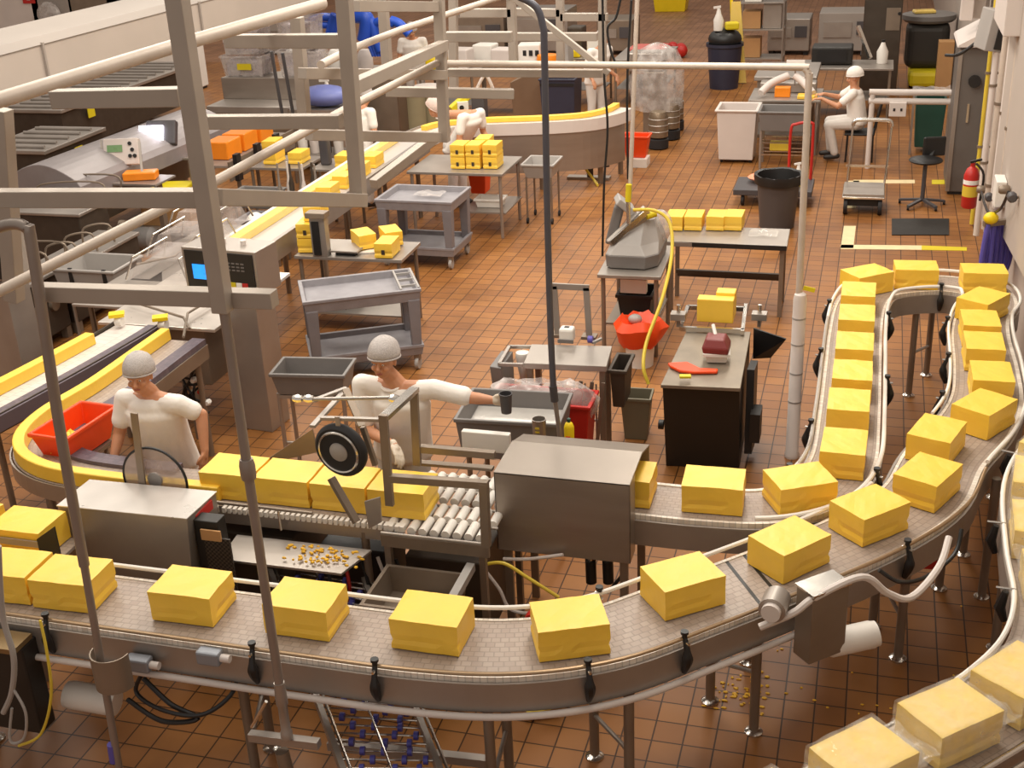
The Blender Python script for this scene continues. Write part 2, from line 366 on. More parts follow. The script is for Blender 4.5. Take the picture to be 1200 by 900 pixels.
# ================================================================== SERPENTINE CONVEYOR
ctrl = [(-5.3, 4.9), (-4.4, 4.9), (-3.4, 4.9), (-2.6, 4.9), (-2.0, 4.91), (-1.55, 4.98), (-1.15, 5.17), (-.79, 5.5), (-.27, 6.02), (.14, 6.47), (.45, 6.95),
        (.6, 7.5), (.8, 8.0), (.92, 8.5), (.95, 9.1), (.95, 9.7), (.99, 10.15), (1.08, 10.5), (1.03, 10.8), (.77, 10.93), (.45, 10.88), (.14, 10.68), (.03, 10.3), (.0, 9.7), (0, 8.9), (0, 8.0), (-.02, 7.35),
        (-.15, 6.92), (-.42, 6.68), (-.8, 6.62), (-1.25, 6.62), (-1.6, 6.62)]
path = smooth(ctrl, 6)
def hwf(i):
    u = i/6
    return .225 if u < 12 else (.225-(u-12)/4*.04 if u < 16 else .185)
HW = [hwf(i) for i in range(len(path))]
cv = thing('belt_conveyor', 'stainless steel serpentine conveyor carrying the unwrapped yellow blocks along the front', 'conveyor', (-2, 4.9, 0))
def edges(side, d0, d1, z0, z1): return [((side, d0), z0), ((side, d1), z0), ((side, d1), z1), ((side, d0), z1)]
G().sweep(path, [((-1, 0), BZ-.02), ((1, 0), BZ-.02), ((1, 0), BZ), ((-1, 0), BZ)], True, HW).build('belt', 'belt', cv)
G().sweep(path, edges(1, .001, .03, BZ-.03, BZ+.006), True, HW).build('belt_edge', 'belt_edge', cv, label='white toothed edge links')
G().sweep(path, edges(-1, -.001, -.022, BZ-.03, BZ+.004), True, HW).build('belt_edge', 'belt_edge', cv, label='white toothed edge links')
for sd in (1, -1):
    G().sweep(path, [((sd, sd*.035), BZ-.19), ((sd, sd*.05), BZ-.19), ((sd, sd*.05), BZ-.022), ((sd, sd*.035), BZ-.022)], False, HW).build('side_frame', 'steel', cv)
def off(i, d, z):       # point beside the belt: d beyond the belt's edge on the right (+) or left (-)
    a = path[max(i-1, 0)]; b = path[min(i+1, len(path)-1)]; t = (Vector(b[:2])-Vector(a[:2])).normalized(); r = Vector((t.y, -t.x))
    k = HW[i]*(1 if d > 0 else -1)+d; return Vector((path[i][0]+r.x*k, path[i][1]+r.y*k, z))
N_ = len(path)
i_s = 6*11                                                       # the rails change kind where the belt turns uphill
G().tube([off(i, .055, BZ+.045) for i in range(0, i_s)], .011, 8).build('guide_rail', mat('bronze_rail', 'a58a6c', .35, .6, .1), cv, sm=True, label='thin bronze coloured guide rail')
G().tube([off(i, .045, BZ+.05) for i in range(i_s, N_-26)], .014, 8).build('guide_rail', 'white', cv, sm=True, label='white guide rail')
G().tube([off(i, .045, BZ+.05) for i in range(N_-50, N_-24)], .014, 8).build('guide_rail', 'offwhite', cv, sm=True, label='white guide rail')
G().tube([off(i, -.055, BZ+.05) for i in range(0, 6*10)], .013, 8).build('guide_rail', 'white', cv, sm=True, label='white guide rail')
G().tube([off(i, -.045, BZ+.05) for i in range(6*12, 6*18)], .012, 8).build('guide_rail', 'white', cv, sm=True, label='white guide rail')
G().tube([off(i, -.045, BZ+.055) for i in range(6*17, N_-16)], .015, 8).build('guide_rail', 'white', cv, sm=True, label='white guide rail')
G().tube([off(i, .075, BZ-.2) for i in range(0, 6*8+1)], .019, 10).build('conduit', 'offwhite', cv, sm=True, label='pale conduit pipe below the belt')
def bracket(i, d):
    s = 1 if d > 0 else -1; p = off(i, s*.085, BZ); q = off(i, s*.06, BZ-.11); g = G()
    g.tube(smooth([q+V(0, 0, -.05), p+V(0, 0, -.08), p+V(0, 0, -.02), off(i, s*.06, BZ+.055)], 4), [.014, .018, .022, .026, .028, .029, .027, .022, .018, .016, .015, .014, .013], 8)
    g.cyl(off(i, s*.06, BZ+.05), off(i, s*.06, BZ+.075), .014, 10); g.cyl(off(i, s*.06, BZ+.075), off(i, s*.06, BZ+.09), .021, 10)
    b = g.build('rail_bracket', 'black', cv, sm=True)
    G().cyl(off(i, s*.1, BZ+.03), off(i, s*.03, BZ+.03), .008, 8).build('clamp_pin', 'chrome', b)
for i in (8, 16, 22, 34, 40, 47, 54): bracket(i, 1)
for i in (76, 84, 92): bracket(i, -1)
for i in (38, 44): bracket(i, -1)
for i in (134, 143, 152, 161): bracket(i, 1)
for i in (116, 136, 146, 158): bracket(i, -1)
def leg(p, q=None, z1=BZ-.1, r=.028):
    g = G().cyl((p[0], p[1], .02), (p[0], p[1], z1), r, 12); lg = g.build('leg', 'steel_dark', cv, sm=True)
    G().lathe([(r*1.9, 0), (r*1.9, .012), (r*.9, .03)], (p[0], p[1], 0), 14).build('foot', 'chrome', lg, sm=True)
def pair(a, b):
    leg(a); leg(b); G().cyl((a[0], a[1], .3), (b[0], b[1], .42), .013, 8).build('brace', 'steel', cv, sm=True)
pair(P(697, 887)[:2], (PY(737, 850, 5.0)[0], 5.0)); pair(P(832, 822)[:2], P(883, 858)[:2]); pair(P(1052, 772)[:2], P(1022, 735)[:2])
pair((PY(572, 840, 4.74)[0], 4.74), (PY(592, 840, 5.02)[0], 5.04)); pair((PY(288, 830, 4.76)[0], 4.76), (PY(330, 830, 5.05)[0]-.1, 5.05))
pair(P(1100, 690)[:2], P(1128, 650)[:2]); pair((-4.75, 4.76), (-4.75, 5.05))
pair((-.17, 8.2), (.17, 8.2)); pair((-.17, 9.6), (.17, 9.6)); pair(P(1085, 440)[:2], (.5, 10.7)); pair((.8, 8.9), (1.1, 8.9)); pair((.8, 10.0), (1.1, 10.0)); pair((-.5, 6.45), (-.5, 6.79))
G().bar(P(1030, 655, .55), P(1100, 660, .55), .06).build('cross_bar', 'red', cv)
# junction boxes on the conduit
for px, py, w in ((163, 777, .14), (246, 769, .13)):
    c = PY(px, py, 4.58); g = G().box(c, (w, .07, .08)); jb = g.build('junction_box', mat('blue_grey_box', '8f9299', .5, .3), cv, bev=.012)
    G().cyl(c+V(w/2, 0, 0), c+V(w/2+.05, 0, 0), .022, 10).build('gland', 'offwhite', jb, sm=True)
# drive at the joint: pulley, gearbox plate, white motor
c = PY(905, 712, 5.42); G().cyl(c+V(.02, .1, 0), c+V(-.0, -.03, 0), .07, 20).build('pulley', 'steel', cv, sm=True)
G().cyl(c+V(0, -.03, 0), c+V(-.005, -.06, 0), .05, 16).build('pulley_cap', 'offwhite', cv, sm=True)
gc = PY(962, 725, 5.6); gb = G().box(gc, (.24, .13, .42), .75).build('gearbox_guard', 'steel_dark', cv, bev=.006)
G().box(gc+V(0, 0, .215), (.25, .15, .012), .75).build('lid', 'chrome', gb)
mc = PY(1000, 748, 5.72)
mo = G().lathe([(.03, -.16), (.066, -.15), (.075, -.13), (.075, .1), (.07, .11), (.068, .13), (.03, .135)], mc, 20, (.85, .35, .12)).build('motor', 'white', cv, sm=True)
G().cyl(mc+V(-.17, -.07, -.04), mc+V(-.1, -.04, -.02), .045, 14).build('motor_flange', 'steel', mo, sm=True)
G().tube(smooth([PY(890, 735, 5.4), PY(930, 718, 5.45), PY(955, 700, 5.5), PY(1010, 676, 5.65), PY(1040, 695, 5.75), PY(1068, 700, 5.85), PY(1100, 665, 6.1), PY(1112, 630, 6.3)], 6), .02, 8).build('cable_hose', 'offwhite', cv, sm=True)
G().tube(smooth([PY(1030, 668, 5.9), PY(1055, 682, 5.95), PY(1085, 676, 6.2), PY(1118, 650, 6.4), PY(1127, 620, 6.5)], 6), .012, 8).build('cable_hose', 'black', cv, sm=True)
mc = PY(108, 818, 4.75)
mo = G().lathe([(.03, -.16), (.075, -.15), (.08, -.12), (.08, .13), (.075, .15), (.03, .155)], mc, 20, (.95, .1, -.1)).build('motor', 'white', cv, sm=True)
G().tube(smooth([PY(166, 790, 4.6), PY(160, 812, 4.6), PY(190, 832, 4.5), PY(235, 838, 4.5), PY(270, 815, 4.6), PY(280, 785, 4.7)], 6), .012, 8).build('cable_hose', 'black', cv, sm=True)
G().tube(smooth([PY(168, 795, 4.6), PY(200, 825, 4.55), PY(232, 842, 4.5), PY(190, 845, 4.5), PY(150, 820, 4.6)], 6), .014, 8).build('cable_hose', 'black', cv, sm=True)
# dark drive housing at the left
G().b2(-4.95, -4.17, 4.5, 4.63, .35, .92).build('drive_housing', 'darkpaint', cv, bev=.01)
G().box((-4.42, 4.52, .94), (.5, .16, .03)).build('housing_lid', mat('brass_lid', '8a7350', .4, .6), cv)
G().tube(smooth([PY(47, 727, 4.45), PY(55, 765, 4.42), PY(60, 815, 4.4), PY(48, 860, 4.4), PY(22, 874, 4.4)], 6), .008, 6).build('hose', 'yellow_hose', cv, sm=True)
for i, d in ((45, .03), (46, -.02)): G().bar(off(i, .02, BZ-.001), off(i+1, -.02, BZ-.001), .02, .006).build('transfer_strip', 'black', cv)
G().tube(smooth([PY(-2, 640, 4.42), PY(3, 720, 4.42), PY(16, 770, 4.4), PY(14, 810, 4.4), PY(4, 835, 4.4)], 6), .016, 8).build('cable_hose', 'grey_light', cv, sm=True)
G().tube(smooth([PY(14, 805, 4.4), PY(30, 835, 4.38), PY(28, 865, 4.38), PY(12, 868, 4.38), PY(14, 830, 4.4)], 6), .008, 8).build('cable_hose', 'grey_light', cv, sm=True)
# blocks on the front run
L_ = cheese
L_(-4.87, 4.9, BZ, 1, 'yellow block cut by the photo edge at the far left end of the front conveyor')
L_(-4.47, 4.9, BZ, 2, 'yellow block half hidden at the left edge, second on the front conveyor')
L_(-4.08, 4.9, BZ, 2, 'yellow block directly behind the pole with the steel cup guard')
L_(-3.355, 4.93, BZ, 1, 'yellow block on the front conveyor between the two tall poles at left')
L_(-2.69, 4.945, BZ, 0, 'yellow block just right of the long pole, in front of the ladder chute')
L_(-1.99, 4.965, BZ, 0, 'yellow block in front of the open steel hopper tray')
L_(-1.29, 5.07, BZ, 24, 'yellow block turned slightly where the front conveyor starts to curve')
L_(-.79, 5.57, BZ, 38, 'yellow block on the bend, in front of the right end of the steel box')
L_(-.27, 6.05, BZ, 50, 'yellow block beside the drive pulley on the diagonal stretch')
L_(.15, 6.52, BZ, 46, 'yellow block above the hanging white motor on the diagonal stretch')
L_(.48, 6.99, BZ, 64, 'yellow block at the S bend, third from the drive pulley uphill')
L_(.55, 7.58, BZ, 71, 'yellow block at the S bend, just behind the white cross rod')
L_(.865, 8.04, BZ, 57, 'yellow block turned askew where the right lane enters the S bend')
for (x, y, a, l) in ((.945, 8.58, 91, 'yellow block on the right lane, nearest to the S bend'), (.93, 9.16, 91, 'yellow block second up the right lane from the S bend'),
                     (.93, 9.64, 92, 'yellow block third up the right lane from the S bend'), (.985, 10.16, 58, 'yellow block turned diagonal at the far end of the right lane'),
                     (1.03, 10.86, 4, 'yellow block at the far right corner beside the wall'), (.47, 10.87, 4, 'yellow block along the far cross stretch of the conveyor'),
                     (.06, 10.66, 38, 'yellow block turned diagonal at the far left corner of the loop'), (.0, 10.17, 90, 'yellow block on the straight lane, farthest from the viewer'),
                     (.0, 9.61, 90, 'yellow block on the straight lane, second from its far corner'), (.0, 9.0, 90, 'yellow block on the straight lane, third from its far corner'),
                     (0, 8.44, 90, 'yellow block on the straight lane, fourth from its far corner'), (-.01, 7.92, 90, 'yellow block on the straight lane, fifth from its far corner'),
                     (-.02, 7.28, 88, 'yellow block at the near end of the straight lane'), (-.26, 6.76, 28, 'yellow block turning the near corner toward the steel box'),
                     (-.76, 6.64, 2, 'yellow block on the stretch between dark bench and steel box'), (-1.31, 6.63, 0, 'yellow block half inside the right mouth of the steel box')):
    cheese(x, y, BZ, a, l)
# ================================================================== WRAPPED BLOCK CONVEYOR (right edge)
wp = smooth([(1.85, 8.5), (1.58, 8.1), (1.3, 7.65), (1.14, 7.1), (1.1, 6.4), (1.1, 5.85), (1.0, 5.42), (.78, 5.03), (.52, 4.72), (.17, 4.34), (-.2, 3.92), (-.6, 3.45)], 6)
wc = thing('belt_conveyor', 'steel conveyor at the right edge carrying film wrapped blocks', 'conveyor', (1.1, 6.0, 0))
G().sweep(wp, [(-.2, BZ-.02), (.2, BZ-.02), (.2, BZ), (-.2, BZ)], True).build('belt', 'belt', wc)
for sd in (1, -1): G().sweep(wp, [(sd*.21, BZ-.17), (sd*.222, BZ-.17), (sd*.222, BZ+.005), (sd*.21, BZ+.005)]).build('side_frame', 'steel', wc)
def woff(i, k, z):
    a = wp[max(i-1, 0)]; b = wp[min(i+1, len(wp)-1)]; t = Vector((b[0]-a[0], b[1]-a[1])).normalized(); return Vector((wp[i][0]+t.y*k, wp[i][1]-t.x*k, z))
G().tube([woff(i, .21, BZ+.05) for i in range(0, 44)], .014, 8).build('guide_rail', 'white', wc, sm=True)
G().tube([woff(i, -.24, BZ+.03) for i in range(30, len(wp))], .014, 8).build('guide_rail', 'chrome', wc, sm=True)
G().tube([woff(i, -.26, BZ-.05) for i in range(30, len(wp))], .014, 8).build('guide_rail', 'chrome', wc, sm=True)
for i in (14, 22, 29):
    G().tube([woff(i, .24, BZ-.14), woff(i, .27, BZ-.06), woff(i, .25, BZ+.04)], [.018, .03, .018], 8).build('rail_bracket', 'black', wc, sm=True)
    G().cyl(woff(i, .2, BZ+.06), woff(i, .3, BZ+.06), .006, 6).build('clamp_pin', 'chrome', wc)
for p in (P(1150, 700), P(1165, 760), (1.28, 7.3, 0), (1.25, 5.9, 0), (.3, 4.2, 0), (.6, 4.55, 0)):
    lg = G().cyl((p[0], p[1], .02), (p[0], p[1], BZ-.1), .028, 12).build('leg', 'steel_dark', wc, sm=True)
    G().lathe([(.05, 0), (.05, .012), (.025, .03)], (p[0], p[1], 0), 12).build('foot', 'chrome', lg, sm=True)
CP = [block_mesh('wrapped_block', 'cheese_pale', (BW, BD, BH), 11+k, .003) for k in range(2)]
def film_mesh(seed, m='film'):
    w, d, h = BW+.016, BD+.016, BH+.01; nx, ny, nz = 12, 9, 5; g = G(); idx = {}
    def vid(i, j, k):
        if (i, j, k) not in idx:
            p = Vector(((i/nx-.5)*w, (j/ny-.5)*d, .001+k/nz*h)); n = _nz.noise_vector(p*13+Vector((seed*5, 0, 0)))
            q = p+n*.006; q.z = max(q.z, .001); idx[(i, j, k)] = len(g.v); g.v.append(q)
        return idx[(i, j, k)]
    for i in range(nx):
        for j in range(ny): g.f.append((vid(i, j, nz), vid(i+1, j, nz), vid(i+1, j+1, nz), vid(i, j+1, nz)))
    for i in range(nx):
        for k in range(nz):
            for j in (0, ny): g.f.append((vid(i, j, k), vid(i+1, j, k), vid(i+1, j, k+1), vid(i, j, k+1)))
    for j in range(ny):
        for k in range(nz):
            for i in (0, nx): g.f.append((vid(i, j, k), vid(i, j+1, k), vid(i, j+1, k+1), vid(i, j, k+1)))
    for s in (-1, 1):           # the crimped tails of the pouch at both ends
        n = 7; rows = []
        for a in range(4):
            row = []
            for b in range(n+1):
                u = b/n-.5; ln = a/3; q = Vector((s*(w/2+.15*ln*(1+.4*_nz.noise(Vector((b*1.7, seed, s))))), u*d*(1-.3*ln), .1-.06*ln+.06*_nz.noise(Vector((b*1.3+seed, a*1.6, s*4)))))
                row.append(len(g.v)); g.v.append(q)
            rows.append(row)
        for a in range(3):
            for b in range(n): g.f.append((rows[a][b], rows[a][b+1], rows[a+1][b+1], rows[a+1][b]))
    me = bpy.data.meshes.new('film'); me.from_pydata([tuple(v) for v in g.v], [], g.f); me.materials.append(M[m])
    for p in me.polygons: p.use_smooth = True
    return me
FM = [film_mesh(k) for k in range(3)]
wi = 0
for (x, y, a, l) in ((1.24, 7.55, 60, 'film wrapped block farthest back on the right edge conveyor'), (1.11, 7.08, 83, 'film wrapped block second from the back at the right edge'),
                     (1.06, 6.52, 88, 'film wrapped block third from the back at the right edge'), (1.08, 5.98, 92, 'film wrapped block at the right edge beside the loose film edge'),
                     (.84, 5.07, 52, 'film wrapped block cut by the right edge, above the corner pair'), (.52, 4.72, 43, 'film wrapped block with glossy top in the lower right corner'),
                     (.16, 4.35, 46, 'film wrapped block nearest the viewer at the bottom right'), (-.22, 3.93, 50, 'film wrapped block leaving through the bottom edge')):
    o = cheese(x, y, BZ, a, l, 'film wrapped blocks at the right edge', CP)
    f = bpy.data.objects.new('film', FM[wi % 3]); wi += 1; col.objects.link(f); f.parent = o
# second belt behind the front run at far left
rc = thing('belt_conveyor', 'short steel conveyor end at far left behind the front blocks', 'conveyor', (-5, 5.42, 0))
G().sweep([(-6, 5.335), (-4.42, 5.335)], [(-.135, BZ-.02), (.135, BZ-.02), (.135, BZ), (-.135, BZ)], True).build('belt', 'belt', rc)
G().b2(-6, -4.42, 5.19, 5.198, BZ-.12, BZ+.0).build('side_frame', 'steel', rc)
G().bar((-6, 5.187, BZ+.12), (-4.5, 5.187, BZ+.12), .012, .04).build('guide_rail', 'steel', rc)
G().extr([(-4.5, 5.18, BZ+.16), (-4.5, 5.18, BZ+.02), (-4.42, 5.18, BZ-.06), (-4.36, 5.18, BZ-.06), (-4.36, 5.18, BZ+.26)], (0, .01, 0)).build('end_plate', 'darkpaint', rc)
for x in (-5.6, -4.8): leg_ = G().cyl((x, 5.335, 0), (x, 5.335, BZ-.02), .028, 12).build('leg', 'steel_dark', rc, sm=True)
cheese(-4.68, 5.337, BZ, 0, 'yellow block in front of the left motor cabinet behind the front row', 'cheese blocks on the short left conveyor')
cheese(-5.12, 5.337, BZ, 0, 'yellow block at the left edge on the rear belt, mostly cut off', 'cheese blocks on the short left conveyor')

g = G()
for k in range(60):
    q = P(random.gauss(868, 22), random.gauss(808, 14)); g.ell(q+V(0, 0, .004), (random.uniform(.006, .02), random.uniform(.006, .014), .005), 5, 4)
for k in range(25):
    q = P(random.gauss(1010, 60), random.gauss(790, 45)); g.ell(q+V(0, 0, .004), (random.uniform(.005, .014), random.uniform(.005, .01), .004), 5, 4)
tag(g.build('cheese_crumbs', 'cheese_crumb', kind='stuff'), 'yellow crumbs scattered on the dark tiles under the diagonal conveyor stretch', 'crumbs')
structure(G().b2(2.7, 2.85, 0, 10.2, 0, 6).build('wall_right', 'wallpaint'))
structure(G().b2(1.6, 2.85, 10.2, 10.35, 0, 6).build('wall_right', 'wallpaint'))
# ================================================================== OVERHEAD FRAMEWORK AND POLES
TB = .073
fr = thing('steel_framework', 'tall welded frame of grey square tubes and pale pipes hanging over the left side', 'metal frame', (-2.6, 4.4, .68))
def sq(a, b, name='beam', m='tube', t=TB, par=fr, label=None): return G().bar(a, b, t, t).build(name, m, par, bev=.004, label=label)
sq((-2.6, 4.4, 2.98), (-2.6, 4.4, 4.75), 'post')
G().cyl((-2.595, 4.4, 1.02), (-2.595, 4.4, 3.02), .023, 14).build('pipe_post', 'galv', fr, sm=True)
pf = G().lathe([(.03, 0), (.03, .04), (.024, .05), (.024, .2), (.03, .21), (.03, .25), (.027, .34)], (-2.595, 4.4, .7), 14).build('pipe_foot', 'steel', fr, sm=True)
G().lathe([(.033, 0), (.036, .02), (.036, .07), (.03, .1)], (-2.595, 4.4, PY(284, 560, 4.4).z), 14).build('pipe_coupling', 'galv', fr, sm=True)
G().bar(PY(293, 862, 4.42), PY(374, 872, 4.42), .045, .045).build('floor_rail', 'steel', fr)
G().cyl(PY(330, 880, 4.42), (-2.58, 4.42, .0), .035, 12).build('leg', 'steel_dark', fr, sm=True)
G().cyl(PY(295, 852, 4.42), PY(312, 822, 4.42), .009, 8).build('brace', 'chrome', fr, sm=True)
sq(PY(44, 342, 4.46), PY(322, 350.5, 4.46)); sq(PY(-6, 232, 4.47), PY(236, 232, 4.47)); sq(PY(252, 231, 4.5), PY(424, 235, 6.0)); sq(PY(64, 116, 4.47), PY(214, 113, 4.47))
sq(PY(402, -20, 6.0), PY(421, 240, 6.0), 'post'); sq(PY(513, -30, 8.9), PY(521, 166, 8.9), 'post')
sq(PY(412, 103, 6.1), PY(520, 53, 8.9)); sq(PY(232, 143, 6.1), PY(400, 142, 6.1)); sq(PY(362, 158, 7.6), PY(521, 161, 8.95)); sq(PY(268, 48, 6.6), PY(402, 48, 6.1))
sq(PY(416, 7, 7.8), PY(512, 8, 8.9)); sq(PY(354, 86, 7.4), PY(520, 88, 8.9)); sq(PY(452, 107, 8.95), PY(602, 110, 9.3)); sq(PY(522, 43, 9.2), PY(600, 43, 9.2)); sq(PY(525, 85, 9.4), PY(706, 86, 9.4), t=.06)
sq(PY(438, 216, 8.6), PY(524, 150, 9.6)); sq(PY(348, 20, 7.6), PY(357, 140, 7.6), 'post'); sq(PY(449, 8, 9.4), PY(454, 80, 9.4), 'post')
sq(PY(598, -20, 11), PY(602, 72, 11), 'post'); sq(PY(656, -20, 12), PY(657, 72, 12), 'post'); sq(PY(706, -20, 12), PY(706, 90, 12), 'post'); sq(PY(531, -20, 11), PY(532, 110, 11), 'post')
sq(PY(540, 15, 11), PY(600, 15, 11)); sq(PY(600, 14, 12), PY(657, 15, 12)); sq(PY(600, 43, 11.5), PY(700, 43, 11.5)); sq(PY(657, 20, 12), PY(712, 20, 12))
sq(PY(600, -4, 9.5), PY(714, 86, 9.5), t=.045)
def pipe(pts, r, name='pipe', m='pipe', par=fr): return G().tube(pts, r, 12).build(name, m, par, sm=True)
pipe([PY(-10, 120, 4.6), PY(205, 54, 5.6), PY(378, 4, 6.9)], .036); pipe([PY(-10, 346, 4.5), PY(228, 226, 5.4), PY(420, 120, 7.2), PY(516, 72, 8.95)], .026)
pipe([PY(376, 76, 7.0), PY(413, 57, 7.8), PY(472, 34, 9.), PY(600, -8, 11)], .026)
for a, b in (((66, 99), (72, 96)), ((166, 257), (171, 255)), ((470, 35), (476, 32))):
    q = PY(*a, 4.95 if a[0] < 200 else 9.); q2 = PY(*b, 4.95 if a[0] < 200 else 9.)
for x, y in ((318, 60), (331, 62)): G().cyl(PY(x, y, 7.6), PY(x+14, y+80, 7.6), .012, 8).build('rod', 'grey_dark', fr, sm=True)
# separate poles
pd = thing('pipe_pole', 'grey pipe pole at left with an elbow on top and a steel cup guard', 'pole', (-3.63, 4.38, 0))
yD = 4.38
top = PY(32, 262, yD)
G().tube([V(-3.63, yD, .02), V(-3.56, yD, 1.6)], .02, 12).build('pipe', 'galv', pd, sm=True)
G().tube(smooth([V(-3.56, yD, 1.6), V(-3.53, yD, 2.4), V(top.x, yD, top.z-.1), V(top.x-.01, yD, top.z-.02), V(top.x-.08, yD, top.z-.005), PY(-12, 270, yD)], 5), .026, 12).build('pipe', 'galv', pd, sm=True, label='upper pipe with elbow bend')
c = PY(124, 768, yD)
g = G(); n = 14; ring = []
for k in range(n+1):
    a = PI+PI*k/n
    for rr in (.105, .098):
        for z in (0, -.2+.05*math.sin(PI*k/n)*0): ring.append(c+V(rr*math.cos(a), rr*math.sin(a)+.04, z))
for k in range(n):
    o = k*4; p = o+4; g.f += [(o, p, p+1, o+1), (o+2, o+3, p+3, p+2), (o, o+2, p+2, p), (o+1, p+1, p+3, o+3)]
g.v = ring; g.build('cup_guard', 'steel_dark', pd, sm=True)
G().tube([PY(131, 872, yD), PY(134, 892, yD)], .026, 10).build('valve', 'purple', pd, sm=True)
lp = G().bar(PY(2, 128, 4.9), PY(17, 352, 4.9), .075, .075).build('post', 'tube', fr, bev=.004)
hr = thing('pipe_rail', 'white pipe rail crossing the aisle and turning down at a thick wrapped post', 'pipe rail', (-.45, 9.31, 0))
z3 = 3.16
G().tube(smooth([V(-3.25, 9.31, z3+.02), V(-1.8, 9.31, z3+.01), V(-.58, 9.31, z3), V(-.49, 9.31, z3-.01), V(-.458, 9.31, z3-.07), V(-.455, 9.31, z3-.2), V(-.445, 9.31, 1.4)], 5), .026, 12).build('pipe', 'pipe', hr, sm=True)
po = G().lathe([(.06, 0), (.06, .03), (.052, .04), (.052, 1.38), (.045, 1.42), (.02, 1.44)], (-.435, 9.31, 0), 18).build('wrapped_post', 'offwhite', hr, sm=True)
for z in (.5, .75, 1.0, 1.22): G().lathe([(.054, 0), (.0545, .012)], (-.435, 9.31, z), 18).build('strap', 'grey_light', po)
G().box((-.37, 9.3, 1.47), (.09, .01, .035), 0, (.2, 'Y')).build('tag', 'yellow_sign', po)
cp = thing('conduit_pole', 'dark blue grey conduit pole with a bent top, standing behind the steel box', 'pole', (-1.96, 7.46, 0))
G().tube(smooth([PY(660, 523, 7.46)*1.0-V(0, 0, .8), PY(657, 523, 7.46), PY(649, 462, 7.46)], 3), .016, 10).build('lower_pipe', 'steel', cp, sm=True)
G().tube(smooth([PY(649, 464, 7.46), PY(645, 380, 7.46), PY(641, 230, 7.46), PY(638, 60, 7.46), PY(636, 30, 7.46), PY(628, 8, 7.46), PY(608, -4, 7.46)], 5), .022, 10).build('upper_pipe', mat('dark_blue_conduit', '55545c', .45, .2), cp, sm=True)
G().cyl(PY(650, 470, 7.46), PY(648, 452, 7.46), .028, 12).build('coupling', 'grey_dark', cp, sm=True)
wpo = thing('hose_drop', 'thin white hanging pole with black cables and a yellow valve above the grey slicer', 'pole', (-2.09, 10.9, 1.6))
G().tube([PY(738, 232, 10.9), PY(747, -8, 10.9)], .02, 10).build('pipe', 'pipe', wpo, sm=True)
for pts in ([(706, -5), (708, 90), (712, 150), (708, 215), (706, 300)], [(728, -5), (722, 20), (712, 33), (716, 60), (722, 75)], [(740, 0), (735, 100), (736, 210)]):
    G().tube(smooth([PY(a, b, 10.95) for a, b in pts], 6), .011, 8).build('cable', 'black', wpo, sm=True)
va = G().cyl(PY(736, 236, 10.85), PY(737, 216, 10.85), .028, 10).build('valve', 'yellow_sign', wpo, sm=True)
G().cyl(PY(737, 262, 10.85), PY(736, 236, 10.85), .02, 10).build('nozzle', 'chrome', va, sm=True)
G().tube(smooth([PY(742, 246, 10.85), PY(768, 247, 10.85), PY(785, 262, 10.8), PY(787, 300, 10.6), PY(776, 350, 10.2), PY(758, 400, 9.9), PY(754, 430, 9.7), PY(760, 450, 9.65)], 6), .016, 8).build('air_hose', 'yellow_hose', wpo, sm=True, label='yellow air hose')
# ================================================================== SLAB CONVEYOR AND CUTTER
sc_ = thing('slab_conveyor', 'U shaped conveyor at left carrying a long thin yellow slab to the cutter', 'conveyor', (-5.2, 6.4, 0))
sp = smooth([(-5.45, 8.5), (-5.45, 8.1), (-5.45, 7.4), (-5.5, 6.85), (-5.4, 6.48), (-5.1, 6.26), (-4.6, 6.2), (-3.9, 6.2), (-3.2, 6.2), (-2.62, 6.2)], 6)
SZ = 1.02
G().sweep(sp, [(-.2, SZ-.03), (.2, SZ-.03), (.2, SZ), (-.2, SZ)], True).build('belt', 'belt', sc_)
G().sweep(sp[:40], [(-.22, SZ-.05), (-.1, SZ-.05), (-.1, SZ+.03), (-.22, SZ+.03)], True).build('chain', 'chain', sc_, label='purple grey chain along the inside of the bend')
G().sweep(sp, [(.21, SZ-.12), (.222, SZ-.12), (.222, SZ+.0), (.21, SZ+.0)]).build('side_frame', 'steel', sc_); G().sweep(sp, [(-.235, SZ-.14), (-.222, SZ-.14), (-.222, SZ-.02), (-.235, SZ-.02)]).build('side_frame', 'steel_dark', sc_)
ed = G()
for k in range(34):
    x = -3.72+k*.036; ed.box((x, 5.975, SZ-.012), (.022, .05, .035))
ed.build('belt_edge', 'white', sc_, label='white toothed edge links')
G().tube([(-4.25, 5.93, SZ+.06), (-3.1, 5.93, SZ+.05)], .011, 8).build('guide_rail', 'steel_dark', sc_, sm=True)
for x in (-3.75, -3.33): G().cyl((x, 5.93, SZ+.05), (x, 5.94, SZ-.1), .009, 6).build('rail_stay', 'chrome', sc_)
G().hexa([(-3.62, 5.66, .83), (-2.82, 5.66, .83), (-2.72, 5.9, .86), (-3.62, 5.9, .86)], [(-3.62, 5.66, .845), (-2.82, 5.66, .845), (-2.72, 5.9, .875), (-3.62, 5.9, .875)]).build('drip_tray', 'steel', sc_)
cr = G()
for k in range(70):
    x = random.gauss(-3.02, .12); y = random.uniform(5.7, 5.88)
    cr.ell((x, y, .872+.0*y), (random.uniform(.006, .02), random.uniform(.006, .014), .008), 5, 4)
tag(cr.build('cheese_crumbs', 'cheese_crumb', kind='stuff'), 'scatter of yellow crumbs on the steel drip tray under the cutter line', 'crumbs')
for x, y in ((-5.62, 8.4), (-5.28, 8.4), (-5.6, 6.7), (-3.55, 6.03), (-3.55, 6.38), (-2.8, 6.0), (-2.8, 6.38), (-4.9, 6.05)): G().cyl((x, y, 0), (x, y, SZ-.08), .026, 10).build('leg', 'steel_dark', sc_, sm=True)
